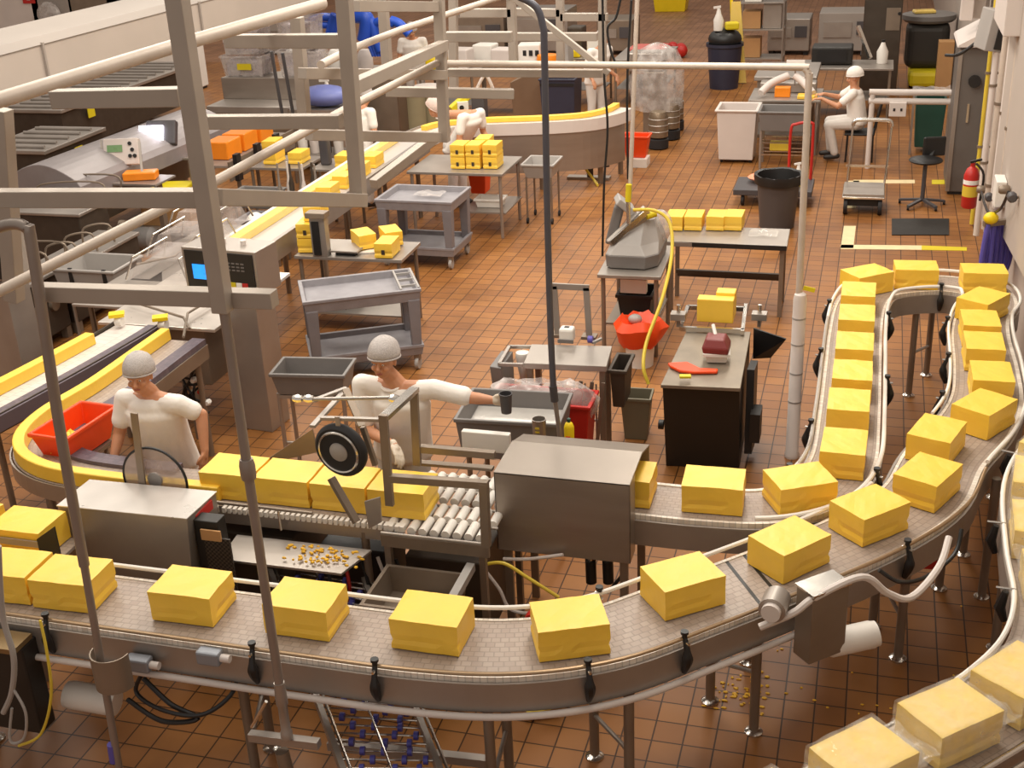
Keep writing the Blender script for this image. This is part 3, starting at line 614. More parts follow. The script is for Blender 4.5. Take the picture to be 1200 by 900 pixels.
G().sweep(sp[:44], [(.1, SZ+.002), (.19, SZ+.002), (.185, SZ+.105), (.105, SZ+.105)]).build('cheese_slab', 'cheese', None, bev=.008)
o = bpy.data.objects['cheese_slab']; tag(o, 'long narrow yellow slab running round the U bend of the conveyor', 'cheese slab')
for k, (x, l) in enumerate(((-3.74, 'yellow slab block on the cutter line beside the clear guard disc'), (-3.36, 'yellow slab block on the cutter line behind the long thin pole'), (-2.98, 'yellow slab block under the black tyred roller'), (-2.6, 'yellow slab block entering the white roller bed'))):
    cheese(x, 6.19, SZ, 0, l, 'slab blocks on the cutter line')
# second strip line further left
s2 = thing('slab_conveyor', 'second slab conveyor parallel to the U line, leaving through the left edge', 'conveyor', (-6.15, 8, 0))
p2 = smooth([(-6.04, 8.75), (-6.06, 8.4), (-6.15, 7.6), (-6.3, 6.6)], 6)
G().sweep(p2, [(-.2, SZ-.03), (.2, SZ-.03), (.2, SZ), (-.2, SZ)], True).build('belt', 'belt_clean', s2)
for d in (-.22, .21): G().sweep(p2, [(d, SZ-.12), (d+.012, SZ-.12), (d+.012, SZ+.03), (d, SZ+.03)]).build('side_frame', 'brown_dark', s2)
G().sweep(p2, [(-.24, SZ-.1), (-.12, SZ-.1), (-.12, SZ+.02), (-.24, SZ+.02)], True).build('chain', 'chain', s2)
for x, y in ((-6.2, 8.6), (-5.95, 8.6), (-6.4, 7.2), (-6.05, 7.2)): G().cyl((x, y, 0), (x, y, SZ-.1), .026, 10).build('leg', 'steel_dark', s2, sm=True)
tag(G().sweep(p2[7:], [(.08, SZ+.002), (.18, SZ+.002), (.175, SZ+.1), (.085, SZ+.1)]).build('cheese_slab', 'cheese', None, bev=.008), 'straight narrow yellow slab on the far left line, cut by the photo edge', 'cheese slab')
# motor cabinet with guard disc
lb = thing('motor_cabinet', 'low stainless cabinet with a sloping lit top behind the front blocks at left', 'cabinet', (-4.15, 5.7, 0))
G().hexa([(-4.66, 5.48, .45), (-3.74, 5.48, .45), (-3.74, 5.9, .45), (-4.66, 5.9, .45)], [(-4.56, 5.5, 1.2), (-3.69, 5.5, 1.21), (-3.71, 5.88, 1.175), (-4.6, 5.88, 1.165)]).build('housing', 'steel', lb, bev=.006)
G().hexa([(-4.57, 5.49, 1.2), (-3.685, 5.49, 1.21), (-3.705, 5.885, 1.175), (-4.605, 5.885, 1.165)], [(-4.57, 5.49, 1.206), (-3.685, 5.49, 1.216), (-3.705, 5.885, 1.181), (-4.605, 5.885, 1.171)]).build('lid', mat('lid_painted_sheen', 'd9d2cb', .3, .45, .1, 3), lb)  # paler plate laid on top: its bright reflection is put into the colour
G().box((-3.7, 5.7, 1.14), (.012, .2, .06), 0).build('label', 'label_red', lb)
G().box((-3.62, 5.62, .86), (.16, .1, .6)).build('side_box', 'darkpaint', lb, bev=.006)
G().box((-3.55, 5.56, .85), (.17, .012, .42)).build('vent_panel', 'mesh_panel', lb)
G().box((-3.58, 5.55, 1.08), (.13, .012, .07)).build('label', 'cardboard', lb, label='tan label')
for x in (-4.5, -3.85): G().b2(x-.03, x+.03, 5.6, 5.8, 0, .46).build('leg', 'steel_dark', lb)
gd = thing('guard_disc', 'round clear guard disc with a dark rim standing behind the stainless cabinet', 'guard disc', (-4.13, 5.95, 1.0))
dc = PY(182, 562, 5.94)
G().lathe([(.218, -.004), (.218, .004)], dc, 40, 'Y').build('disc', film_mat('frosted_disc', .5, 'c2ada0', .2, 3), gd)
tor = G(); tor.tube([dc+V(.222*math.cos(a), 0, .222*math.sin(a)) for a in [2*PI*k/48 for k in range(49)]], .0085, 8); tor.build('rim', 'black', gd, sm=True)
G().lathe([(.02, -.02), (.05, -.01), (.05, .01)], dc, 20, 'Y').build('hub', 'grey_light', gd, sm=True)
G().bar(PY(157, 484, 5.9), PY(172, 610, 5.9), .045, .014, (0, 1, 0)).build('strap', 'steel_dark', gd)
# cutter frame
cf = thing('cutter_frame', 'stainless cutter frame with black tyred roller and white roller bed in the middle', 'cutting machine', (-2.4, 6.1, 0))
wc_ = PY(400, 527, 5.86); ax = (.15, 1, .05)
ty = G().lathe([(.118, -.03), (.15, -.034), (.166, -.02), (.17, 0), (.166, .02), (.15, .034), (.118, .03)], wc_, 40, ax).build('tyre', 'rubber', cf, sm=True)
G().lathe([(.118, -.02), (.122, -.04), (.13, -.044), (.136, -.036), (.13, -.02)], wc_, 40, ax).build('rim_ring', 'chrome', ty, sm=True)
G().lathe([(.015, -.05), (.04, -.046), (.058, -.036), (.062, -.02), (.062, .02), (.02, .03)], wc_, 28, ax).build('hub', 'grey_light', ty, sm=True); G().lathe([(.07, -.012), (.12, -.012), (.12, .01), (.07, .01)], wc_, 28, ax).build('wheel_disc', 'grey_dark', ty, sm=True)
def fb(a, b, w, h=None, m='steel_dark', nm='bar', label=None): return G().bar(a, b, w, h).build(nm, m, cf, bev=.002, label=label)
fb(PY(449, 486, 5.86), PY(457, 592, 5.86), .05, .03, nm='post'); fb(PY(485, 455, 6.4), PY(489, 545, 6.4), .05, .03, nm='post'); fb(PY(449, 490, 5.86), PY(486, 456, 6.4), .06, .03, 'chrome')
fb(PY(457, 560, 5.86), PY(572, 568, 5.86), .045); fb(PY(567, 566, 5.86), PY(570, 640, 5.86), .05, nm='post'); fb(PY(487, 525, 6.42), PY(580, 533, 6.42), .045); fb(PY(489, 542, 6.45), PY(578, 549, 6.45), .05, .02)
fb(PY(376, 490, 5.86), PY(449, 492, 5.86), .028, .02, 'steel'); fb(PY(395, 488, 5.84), PY(401, 530, 5.84), .03, .012, 'steel'); fb(PY(366, 470, 6.35), PY(406, 455, 6.6), .03, .02, 'steel')
fb(PY(366, 500, 6.0), PY(405, 457, 6.6), .035, .02, 'steel'); fb(PY(405, 456, 6.5), PY(424, 500, 6.3), .045, .02); fb(PY(388, 560, 5.9), PY(418, 612, 5.83), .045, .03); fb(PY(425, 500, 6.0), PY(440, 545, 6.0), .03)
G().cyl(PY(346, 468, 6.3), PY(458, 466, 6.3), .012, 8).build('rod', 'steel', cf, sm=True)
G().extr([PY(303, 545, 6.55), PY(366, 503, 6.55), PY(372, 530, 6.55), PY(350, 535, 6.55)], (0, .012, 0)).build('deflector_plate', 'steel_dark', cf)
for px in (349, 362, 462): G().lathe([(.02, -.03), (.028, 0), (.02, .03)], PY(px, 467, 6.3), 8, 'X').build('clamp', 'chrome', cf, sm=True)
G().extr([PY(427, 588, 5.78), PY(445, 583, 5.78), PY(447, 612, 5.78), PY(432, 620, 5.78)], (0, .012, 0)).build('bracket_plate', 'steel', cf)
for (a_, m_) in (((-3.9, -3.3, 6.0, 6.5, .1, .82), 'brown_dark'), ((-3.2, -2.75, 6.15, 6.5, .15, .7), 'darkpaint'), ((-2.6, -2.1, 6.12, 6.6, .12, .72), 'brown_dark')): G().b2(*a_).build('machine_base', m_, cf, bev=.01)  # dark bodies added so the space under the cutter reads shaded and cluttered
for k in range(5): G().tube(smooth([(-3.1+k*.12, 6.02, .75), (-3.05+k*.13, 5.95, .5), (-3.15+k*.1, 5.98, .2), (-3.0+k*.1, 6.0, .05)], 5), .012, 6).build('cable', ('black', 'red', 'black', 'offwhite', 'black')[k], cf, sm=True)
rl = thing('roller_bed', 'bed of short white rollers feeding the big stainless box', 'roller bed', (-2.3, 6.35, 0))
for j, y in enumerate((6.03, 6.2, 6.42, 6.6)):
    for k in range(9):
        x = -2.62+k*.072+(.03 if j % 2 else 0)
        G().cyl((x, y-.075, 1.0), (x, y+.075, 1.0), .028, 10).build('roller', 'white', rl, sm=True)
for y in (5.93, 6.115, 6.31, 6.51, 6.7): G().cyl((-2.66, y, .985), (-1.98, y, .985), .01, 8).build('axle_rail', 'steel', rl, sm=True)
G().b2(-2.66, -1.98, 5.915, 5.94, .9, .98).build('bed_rail', 'steel_dark', rl); G().b2(-2.66, -1.98, 6.7, 6.72, .9, .98).build('bed_rail', 'steel_dark', rl)
for x, y in ((-2.63, 5.95), (-2.03, 5.95), (-2.63, 6.68), (-2.03, 6.68)): G().b2(x-.02, x+.02, y-.02, y+.02, 0, .95).build('leg', 'steel_dark', rl)
tag(G().box(PY(570, 517, 6.95), (.33, .05, .14)).build('white_board', 'white', bev=.006), 'upright white plastic board behind the roller bed, below the worker arm', 'board')
hp = thing('hopper_tray', 'open stainless drip hopper with dark inside in front of the roller bed', 'tray', (-2.38, 5.72, .55))
G().tub((-2.36, 5.66, .63), (.5, .42), (.46, .38), .17, .01, 0, .012).build('tray', 'steel_dark', hp)
G().bar((-2.36, 5.5, .66), (-2.3, 5.82, .66), .13, .02).build('slide', 'steel', hp)
G().bar((-2.11, 5.5, .8), (-2.09, 5.9, .84), .05, .05).build('chute_pipe', 'grey_light', hp)
for x in (-2.3, -2.17): G().b2(x-.02, x+.02, 5.62, 5.66, 0, .63).build('leg', 'steel_dark', hp)
# central stainless box
cb = thing('steel_box', 'large plain stainless box housing at the centre, taking blocks from the roller bed', 'machine housing', (-1.6, 6.45, 0))
g = G(); x0, x1, y0, y1, z0, z1 = -2.03, -1.2, 6.24, 6.9, .76, 1.3
g.b2(x0, x1, y0, y0+.012, z0, z1); g.hexa([(x0, y0, z1-.012), (x1, y0, z1-.012), (x1, 6.66, z1-.005), (x0, 6.66, z1-.005)], [(x0, y0, z1), (x1, y0, z1), (x1, 6.66, z1+.005), (x0, 6.66, z1+.005)])
g.hexa([(x0, 6.65, z1-.01), (x1, 6.65, z1-.01), (x1, y1, 1.22), (x0, y1, 1.22)], [(x0, 6.65, z1+.004), (x1, 6.65, z1+.004), (x1, y1+.01, 1.23), (x0, y1+.01, 1.23)]); g.b2(x0, x1, y1-.01, y1, z0, 1.23)
g.b2(x0, x0+.01, y0, 6.42, z0, z1-.01); g.b2(x1-.01, x1, y0, 6.4, z0, z1-.01); g.build('housing', 'steel_brushed', cb, bev=.003)
for x, y in ((-1.98, 6.3), (-1.25, 6.3), (-1.98, 6.884), (-1.25, 6.884)): G().b2(x-.025, x+.025, y-.014, y+.014, 0, .78).build('leg', 'steel_dark', cb)
for px in (692, 712):
    v_ = G().cyl(PY(px, 656, 6.4), PY(px+1, 682, 6.4), .035, 12).build('motor_can', 'black', cb, sm=True)
    G().cyl(PY(px, 650, 6.4), PY(px, 660, 6.4), .025, 10).build('cap', 'chrome', v_, sm=True)
for j, pts in enumerate(([(566, 662), (590, 660), (620, 678), (655, 700)], [(568, 668), (585, 690), (600, 715), (640, 720)], [(590, 655), (620, 655), (660, 650)], [(716, 690), (730, 672), (735, 655)])):
    G().tube(smooth([PY(a, b, 6.0+.1*j) for a, b in pts], 6), .011, 8).build('hose', ('yellow_hose', 'offwhite', 'offwhite', 'black')[j], cb, sm=True)
ml = thing('drive_unit', 'dark greasy drive motor with red cap under the steel box', 'motor', (-1.7, 5.9, 0))
G().lathe([(.05, -.12), (.09, -.1), (.1, 0), (.09, .1), (.05, .12)], (-1.7, 5.9, .42), 18, 'X').build('motor', 'brown_dark', ml, sm=True)
G().lathe([(.06, -.03), (.06, .03)], (-1.67, 5.75, .62), 14, 'Y').build('cap', 'red', ml, sm=True)
G().b2(-1.9, -1.5, 5.75, 6.05, .2, .32).build('base_plate', 'brown_dark', ml); G().b2(-1.87, -1.81, 5.8, 6.0, 0, .2).build('leg', 'brown_dark', ml); G().b2(-1.59, -1.53, 5.8, 6.0, 0, .2).build('leg', 'brown_dark', ml)
G().tube(smooth([(-1.61, 5.8, .5), (-1.5, 5.72, .3), (-1.57, 5.68, .1), (-1.7, 5.62, .04)], 6), .03, 8).build('hose', 'yellow_hose', ml, sm=True)
# ladder chute with blue wheels
lc = thing('roller_chute', 'ladder like gravity chute of thin rods and small blue wheels under the front conveyor', 'conveyor', (-2.6, 5.3, 0))
A0, A1 = P(357, 786, .45), P(402, 905, .45); B0, B1 = P(470, 797, .45), P(515, 905, .45)
dA = (A0-A1); dB = (B0-B1)
Lt, Rt = A0+dA*1.15+V(0, 0, .1), B0+dB*1.15+V(0, 0, .1); Lb, Rb = A1-dA*.5, B1-dB*.5
for a, b in ((Lb, Lt), (Rb, Rt)):
    G().bar(a, b, .03, .07).build('side_rail', 'steel', lc); G().cyl(a+V(.04, 0, .03), b+V(.04, 0, .03), .009, 8).build('guide_rod', 'chrome', lc, sm=True)
G().cyl((Lb+Rb)/2+V(0, 0, .02), (Lt+Rt)/2+V(0, 0, .02), .007, 8).build('guide_rod', 'chrome', lc, sm=True)
NR = 34
for k in range(NR):
    t = (k+.5)/NR; a = Lb.lerp(Lt, t); b = Rb.lerp(Rt, t); G().cyl(a, b, .006, 8).build('rod', 'chrome', lc, sm=True)
    for u in ((.2, .55, .8), (.35, .68, .9), (.28, .5, .77))[k % 3]:
        q = a.lerp(b, u); d = (b-a).normalized()*.012
        G().cyl(q-d, q+d, .024, 12).build('wheel', 'blue_bead', lc, sm=True)
for q in (Lb.lerp(Lt, .05), Rb.lerp(Rt, .05), Lb.lerp(Lt, .85), Rb.lerp(Rt, .85)): G().cyl((q.x, q.y, 0), q, .018, 8).build('leg', 'steel_dark', lc, sm=True)
G().bar(P(385, 872, .3), P(575, 893, .3), .05, .05).build('cross_bar', 'steel', lc)
# ================================================================== PEOPLE
def face_basis(tilt, yaw):       # head looking along -Y, tipped down by tilt, turned by yaw
    return Matrix.Rotation(yaw, 3, 'Z') @ Matrix.Rotation(tilt, 3, 'X')
def limb(g, pts, rs, n=12):
    pts = [Vector(p) for p in pts]; g.tube(pts, rs, n)
    for p, r in zip(pts, rs): g.ell(p, (r, r, r), 12, 8)
def hand(g, wrist, direction, side, palm_n, curl=.5):
    d = Vector(direction).normalized(); n = Vector(palm_n); n = (n-d*n.dot(d)).normalized(); s = d.cross(n)*side     # s points to the thumb side
    w = Vector(wrist); limb(g, [w-d*.02, w+d*.03], [.026, .026])
    ks = []
    for i, (o, ln) in enumerate(((.03, .075), (.01, .085), (-.011, .08), (-.031, .062))):
        k = w+d*(.085-.004*abs(i-1))+s*o; limb(g, [w+d*.015+s*o*.7, k], [.016, .0125]); ks.append(k)
        p = k; ang = curl*.5; pts = [p]
        for q in (.42, .33, .25):
            p = p+(d*math.cos(ang)+n*math.sin(ang))*ln*q; ang += curl*.75; pts.append(p)
        limb(g, pts, [.0105, .0098, .009, .0078], 8)
    t0 = w+d*.025+s*.026; limb(g, [w+d*.01, t0+s*.006, t0+s*.022+d*.03+n*.012, t0+s*.02+d*.055+n*.022], [.016, .0145, .0115, .0095], 8)
def person(label, base, rot, J, shirt='shirt', pants='trouser', netcol='net', tilt=.3, yaw=0., vox=.006, tall=1., sit=False, gloves=False, sleeve=.62, cat='person', bald_net=False):
    """J: world joints: pelvis, chest, neck, head, then left/right (viewer's left first): sh, el, wr, hd(direction), hip, kn, an"""
    root = thing('person', label, cat, base)
    g = G(); pv, ch, nk, hd = (Vector(J[k]) for k in ('pelvis', 'chest', 'neck', 'head'))
    R0 = Matrix.Rotation(rot, 3, 'Z'); side = R0 @ V(1, 0, 0)
    def oval(g, p, rx, ry, rz): g.ell(p, (rx, ry, rz), 18, 12, R0)
    # trunk
    for t in range(9):
        u = t/8; p = pv.lerp(ch, u); oval(g, p, .155-.02*math.sin(PI*u)+.0*u, .105+.012*u, .1)
    oval(g, ch+V(0, 0, .06), .16, .1, .1); limb(g, [ch+V(0, 0, .1), nk, hd-V(0, 0, .06)], [.075, .058, .055])
    for sd in ('l', 'r'):
        sh, el, wr = (Vector(J[k+sd]) for k in ('sh', 'el', 'wr')); limb(g, [ch+V(0, 0, .09), sh], [.075, .062]); limb(g, [sh, sh.lerp(el, .5), el], [.06, .052, .043]); limb(g, [el, el.lerp(wr, .35), wr], [.042, .04, .027])
        hip, kn, an = (Vector(J[k+sd]) for k in ('hip', 'kn', 'an')); limb(g, [hip, hip.lerp(kn, .5), kn], [.095, .08, .058]); limb(g, [kn, kn.lerp(an, .35), an], [.056, .055, .038])
    # head
    B = face_basis(tilt, rot+yaw)
    def hp_(x, y, z): return hd+B @ V(x, y, z)
    g.ell(hd+B @ V(0, .01, .02), (.075, .095, .1), 20, 14, B); g.ell(hp_(0, -.03, -.05), (.055, .06, .06), 16, 10, B); g.ell(hp_(0, -.045, -.085), (.03, .03, .025), 12, 8, B)
    limb(g, [hp_(0, -.088, .012), hp_(0, -.105, -.018), hp_(0, -.1, -.03)], [.01, .015, .013], 8)
    for s in (-1, 1):
        g.ell(hp_(s*.078, .01, -.01), (.01, .02, .032), 10, 8, B); g.ell(hp_(s*.03, -.082, .03), (.026, .012, .01), 10, 8, B); g.ell(hp_(s*.04, -.065, -.025), (.025, .022, .022), 10, 8, B)
    if not gloves:
        for sd, s in (('l', 1), ('r', -1)): hand(g, J['wr'+sd], J['hd'+sd], s, J.get('pn'+sd, (0, 0, -1)), J.get('cu'+sd, .5))
    b = g.build('body', 'skin', root)
    def remesh(o, v, it=4):
        r = o.modifiers.new('remesh', 'REMESH'); r.mode = 'VOXEL'; r.voxel_size = v; r.use_smooth_shade = True
        s = o.modifiers.new('smooth', 'SMOOTH'); s.iterations = it; s.factor = .5
    remesh(b, vox)
    if gloves:
        for sd, s in (('l', 1), ('r', -1)):
            g = G(); hand(g, J['wr'+sd], J['hd'+sd], s, J.get('pn'+sd, (0, 0, -1)), J.get('cu'+sd, .5)); remesh(g.build('glove', 'glove', root), .005, 2)
    for s in (-1, 1):
        e = G().ell(hp_(s*.03, -.083, .012), (.009, .006, .006), 12, 8, B).build('eye', 'sclera', root, sm=True); G().ell(hp_(s*.03, -.088, .012), (.004, .002, .004), 8, 6, B).build('iris', 'iris', e, sm=True)
    G().ell(hp_(0, -.09, -.055), (.022, .007, .008), 12, 8, B).build('mouth', 'lips', root, sm=True)
    # hairnet cap with a gathered band
    g = G(); n = 28; rows = 10; cen = hd+B @ V(0, .03, .04); Bn = B @ Matrix.Rotation(-.24, 3, 'X')
    for i in range(rows+1):
        a = (PI*.56)*i/rows
        for k in range(n):
            th = 2*PI*k/n; ww = 1+.03*_nz.noise(Vector((3*math.cos(th), 3*math.sin(th), a*3+rot))); low = .018*math.cos(th+PI/2)*math.sin(a)
            g.v.append(cen+Bn @ V(.106*math.sin(a)*math.cos(th)*ww, .13*math.sin(a)*math.sin(th)*ww, .122*math.cos(a)*ww))
    for i in range(rows):
        for k in range(n): g.f.append((i*n+k, (i+1)*n+k, (i+1)*n+(k+1) % n, i*n+(k+1) % n))
    hn = g.build('hairnet', netcol, root, sm=True); so = hn.modifiers.new('solid', 'SOLIDIFY'); so.thickness = .004
    ring = [cen+Bn @ V(.106*math.sin(PI*.56)*math.cos(th), .13*math.sin(PI*.56)*math.sin(th), .122*math.cos(PI*.56)) for th in [2*PI*k/32 for k in range(33)]]
    G().tube(ring, .006, 8).build('band', netcol, hn, sm=True)
    # shirt
    g = G(); 
    for t in range(21):
        u = t/20; p = pv.lerp(ch, u)-V(0, 0, .1*(1-u)*(0 if sit else 1)); wv = 1; oval(g, p, (.222-.012*u-.01*math.sin(PI*u))*wv, (.15-.01*u)*wv, .085)
    oval(g, ch+V(0, 0, .055), .185, .118, .095)
    for sd in ('l', 'r'):
        sh, el = Vector(J['sh'+sd]), Vector(J['el'+sd]); limb(g, [ch+V(0, 0, .075), sh], [.08, .07]); limb(g, [sh, sh.lerp(el, sleeve*.6), sh.lerp(el, sleeve)], [.07, .066, .068])
    sm_ = g.build('shirt', shirt, root); remesh(sm_, max(.008, vox), 14)
    # collar
    cl = [nk+R0 @ V(.07*math.cos(th), .065*math.sin(th)-.005, -.045-.035*max(0, -math.sin(th))) for th in [2*PI*k/24 for k in range(25)]]
    G().tube(cl, .011, 8).build('collar', shirt, sm_, sm=True)
    g = G()
    oval(g, pv-V(0, 0, .02), .172, .125, .12)
    for sd in ('l', 'r'):
        hip, kn, an = (Vector(J[k+sd]) for k in ('hip', 'kn', 'an')); limb(g, [hip, hip.lerp(kn, .5), kn], [.11, .094, .076]); limb(g, [kn, kn.lerp(an, .5), an.lerp(kn, .08)], [.075, .07, .062])
    remesh(g.build('trousers', pants, root), max(.009, vox), 4)
    for sd in ('l', 'r'):
        an = Vector(J['an'+sd]); f = R0 @ V(0, -1, 0); g = G(); limb(g, [an+V(0, 0, -.02)-f*.03, an+V(0, 0, -.035)+f*.06, an+V(0, 0, -.045)+f*.14], [.044, .042, .036]); g.b2(0, 0, 0, 0, 0, 0) if False else None
        remesh(g.build('shoe', 'shoe', root), .01, 3)
    return root
def stand(x, y, rot, lean=.12, head=None, hz=1.0):
    R0 = Matrix.Rotation(rot, 3, 'Z'); f = R0 @ V(0, -1, 0); s = R0 @ V(1, 0, 0); o = V(x, y, 0)
    J = dict(pelvis=o+V(0, 0, .95*hz), chest=o+f*lean+V(0, 0, 1.27*hz), neck=o+f*lean*1.3+V(0, 0, 1.43*hz), head=o+f*(lean*1.6+.03)+V(0, 0, 1.56*hz))
    for k, q in (('l', -1), ('r', 1)):
        J['sh'+k] = o+f*lean*1.1+s*q*.205+V(0, 0, 1.37*hz); J['hip'+k] = o+s*q*.095+V(0, 0, .92*hz); J['kn'+k] = o+s*q*.1+f*.02+V(0, 0, .5*hz); J['an'+k] = o+s*q*.11+V(0, 0, .09*hz)
        J['el'+k] = J['sh'+k]+s*q*.06+V(0, 0, -.28)-f*.02; J['wr'+k] = J['el'+k]+f*.15+V(0, 0, -.17); J['hd'+k] = f*.5+V(0, 0, -.8)
    return J
# worker inside the U conveyor
J = stand(-4.6, 6.78, .15, .1); J['head'] = V(-4.62, 6.62, 1.57); J['neck'] = V(-4.6, 6.68, 1.43)
J['shl'] = V(-4.81, 6.68, 1.36); J['shr'] = V(-4.38, 6.66, 1.36); J['ell'] = PY(140, 508, 6.62); J['wrl'] = PY(133, 538, 6.5); J['hdl'] = (.15, -.5, -.7); J['pnl'] = (0, -.6, -.6)
J['elr'] = PY(236, 486, 6.72); J['wrr'] = PY(240, 530, 6.62); J['hdr'] = (-.1, -.3, -.9); J['pnr'] = (-1, 0, 0)
person('person in white shirt and grey hairnet standing inside the U conveyor beside an orange tote', (-4.6, 6.78, 0), .15, J, tilt=.16, yaw=.1, pants='trouser')
# worker behind the cutter
J = stand(-2.98, 7.16, .05, .1, hz=1.04); J['head'] = V(-3.0, 7.0, 1.64); J['neck'] = V(-2.98, 7.06, 1.5); J['chest'] = V(-2.93, 7.08, 1.3)
J['shl'] = V(-3.2, 7.06, 1.43); J['shr'] = V(-2.69, 7.08, 1.42); J['ell'] = PY(428, 503, 7.0); J['wrl'] = PY(462, 522, 6.75); J['hdl'] = (.5, -.5, -.5); J['pnl'] = (-.2, -.3, -.9)
J['elr'] = PY(552, 466, 7.1); J['wrr'] = PY(578, 469, 7.12); J['hdr'] = (1, 0, .05); J['pnr'] = (0, -1, -.1); J['cur'] = .9
person('person in white shirt and hairnet holding a grey cup out over the dark sink', (-2.98, 7.16, 0), .05, J, tilt=.12, yaw=-.05, gloves=True, sleeve=.8)
cpv = PY(593, 472, 7.03); cu = thing('cup', 'dark grey cup held in the gloved hand of the worker at the cutter', 'cup', cpv-V(0, 0, .07))
G().lathe([(.034, -.07), (.042, .06), (.046, .062), (.046, .068), (.04, .068), (.032, -.06)], cpv, 18).build('cup_body', 'grey_dark', cu, sm=True)
# seated packer
sx, sy = -.2, 19.5
J = dict(pelvis=V(sx, sy, .585), chest=V(sx-.06, sy, .95), neck=V(sx-.09, sy, 1.12), head=V(sx-.1, sy-.01, 1.25), shl=V(sx-.12, sy+.2, 1.03), shr=V(sx-.1, sy-.19, 1.03))
J.update(ell=V(sx-.3, sy+.24, .9), wrl=V(sx-.52, sy+.15, .965), hdl=(-1, -.2, 0), elr=V(sx-.3, sy-.26, .86), wrr=V(sx-.54, sy-.2, .96), hdr=(-1, .1, 0),
         hipl=V(sx-.04, sy+.1, .575), hipr=V(sx-.04, sy-.1, .575), knl=V(sx-.42, sy+.12, .56), knr=V(sx-.42, sy-.12, .55), anl=V(sx-.38, sy+.12, .1), anr=V(sx-.3, sy-.14, .1))
person('person in white clothes and white hairnet seated on a chair at the packing bench', (sx, sy, 0), -PI/2, J, tilt=.3, vox=.01, sit=True, netcol='shirt')
# packers along the far belt
J = stand(-6.9, 16.0, 2.6, .08, hz=1.0); person('person in white with back turned, half hidden behind the square frame posts', (-6.9, 16.0, 0), 2.6, J, tilt=.4, vox=.011)
J = stand(-5.6, 16.3, 1.2, .3, hz=.95); J['head'] = V(-5.84, 16.22, 1.38); J['neck'] = V(-5.76, 16.24, 1.3)
person('person in white with pink hairnet bending over the far belt behind the frame posts', (-5.6, 16.3, 0), 1.2, J, tilt=.8, vox=.011, netcol=mat('pinkish_hairnet', 'd9c2b8', .8, 0, .1, 60))
J = stand(-4.6, 21.0, .9, .12, hz=1.03); J['elr'] = J['shr']+V(-.1, -.12, -.25)
person('person in white coat standing upright behind the dark blue bin at the far tables', (-4.6, 21.0, 0), .9, J, tilt=.3, vox=.012, sleeve=.95)
J = stand(-8.4, 22.4, .3, .1, hz=1.0)
person('person in white hairnet at the far left behind the blue hoses', (-8.4, 22.4, 0), .3, J, tilt=.4, vox=.012)
# ================================================================== MIDDLE OF THE HALL
R2 = lambda a: Matrix.Rotation(a, 3, 'Z')
def table(name, label, c, rz, L, W, Ht, cat='table', top='steel', leg='steel', shelf=None, th=.035, lr=.022, group=None, square=False):
    c = Vector((c[0], c[1], 0)); t = thing(name, label, cat, c, group); R = R2(rz)
    G().box(c+V(0, 0, Ht-th/2), (L, W, th), rz).build('table_top', top, t, bev=.004)
    for x in (-1, 1):
        for y in (-1, 1):
            q = c+R @ V(x*(L/2-.05), y*(W/2-.05), 0)
            (G().box(q+V(0, 0, (Ht-th)/2), (lr*2, lr*2, Ht-th), rz) if square else G().cyl(q, q+V(0, 0, Ht-th), lr, 10)).build('leg', leg, t, sm=not square)
    if shelf is not None: G().box(c+V(0, 0, shelf), (L-.1, W-.1, .02), rz).build('shelf', top, t)
    return t
def util_cart(label, c, rz, L, W, Ht, org=True, group='grey plastic utility carts'):
    c = Vector((c[0], c[1], 0)); t = thing('utility_cart', label, 'cart', c, group); R = R2(rz)
    G().tub(c+V(0, 0, Ht-.13), (L, W), (L-.03, W-.03), .13, .03, rz, .008, .06).build('top_tray', 'cart_top', t, bev=.006)
    G().tub(c+V(0, 0, .16), (L-.02, W-.02), (L-.05, W-.05), .11, .03, rz, .006, .06).build('lower_tray', 'cart_top', t, bev=.006)
    for x in (-1, 1):
        for y in (-1, 1):
            q = c+R @ V(x*(L/2-.07), y*(W/2-.06), 0)
            G().hexa([q+R @ V(a*.045, b*.045, .2) for a, b in ((-1, -1), (1, -1), (1, 1), (-1, 1))], [q+R @ V(a*.06, b*.055, Ht-.11) for a, b in ((-1, -1), (1, -1), (1, 1), (-1, 1))]).build('leg', 'cart_grey', t, bev=.01)
            w_ = G().lathe([(.02, -.018), (.06, -.018), (.063, 0), (.06, .018), (.02, .018)], q+V(0, 0, .063), 16, 'X').build('caster', 'grey_light', t, sm=True)
            G().b2(q.x-.03, q.x+.03, q.y-.025, q.y+.025, .1, .17).build('caster_fork', 'steel_dark', w_)
    if org:
        e = c+R @ V(L/2-.1, 0, Ht-.02)
        for dx, dy in ((-.08, 0), (.09, 0)): G().box(e+R @ V(dx, dy, .015), (.018, W-.06, .03), rz).build('organizer_rib', 'grey_light', t)
        for y in (-.2, 0, .2): G().box(e+R @ V(.005, y*W/.7, .012), (.15, .014, .025), rz).build('organizer_rib', 'grey_light', t)
    return t
c1 = (P(345, 329, .85)+P(352, 356, .85)+P(497, 337, .85)+P(483, 313, .85))/4
util_cart('grey two tier utility cart with tool slots at its end, behind the two front workers', c1, .5, 1.12, .66, .85)
c2 = (P(439, 233, .85)+P(530, 239, .85)+P(544, 217, .85)+P(470, 216, .85))/4
util_cart('grey two tier utility cart with clear film on top, beside the far loaf table', c2, -.02, .98, .72, .85, org=False)
g = G(); q = c2+V(.05, .1, -.05)
for i in range(7):
    for j in range(5): g.v.append(q+V((i-3)*.06, (j-2)*.06, .02+.03*_nz.noise(Vector((i*.8, j*.8, 3)))))
for i in range(6):
    for j in range(4): g.f.append((i*5+j, i*5+j+1, (i+1)*5+j+1, (i+1)*5+j))
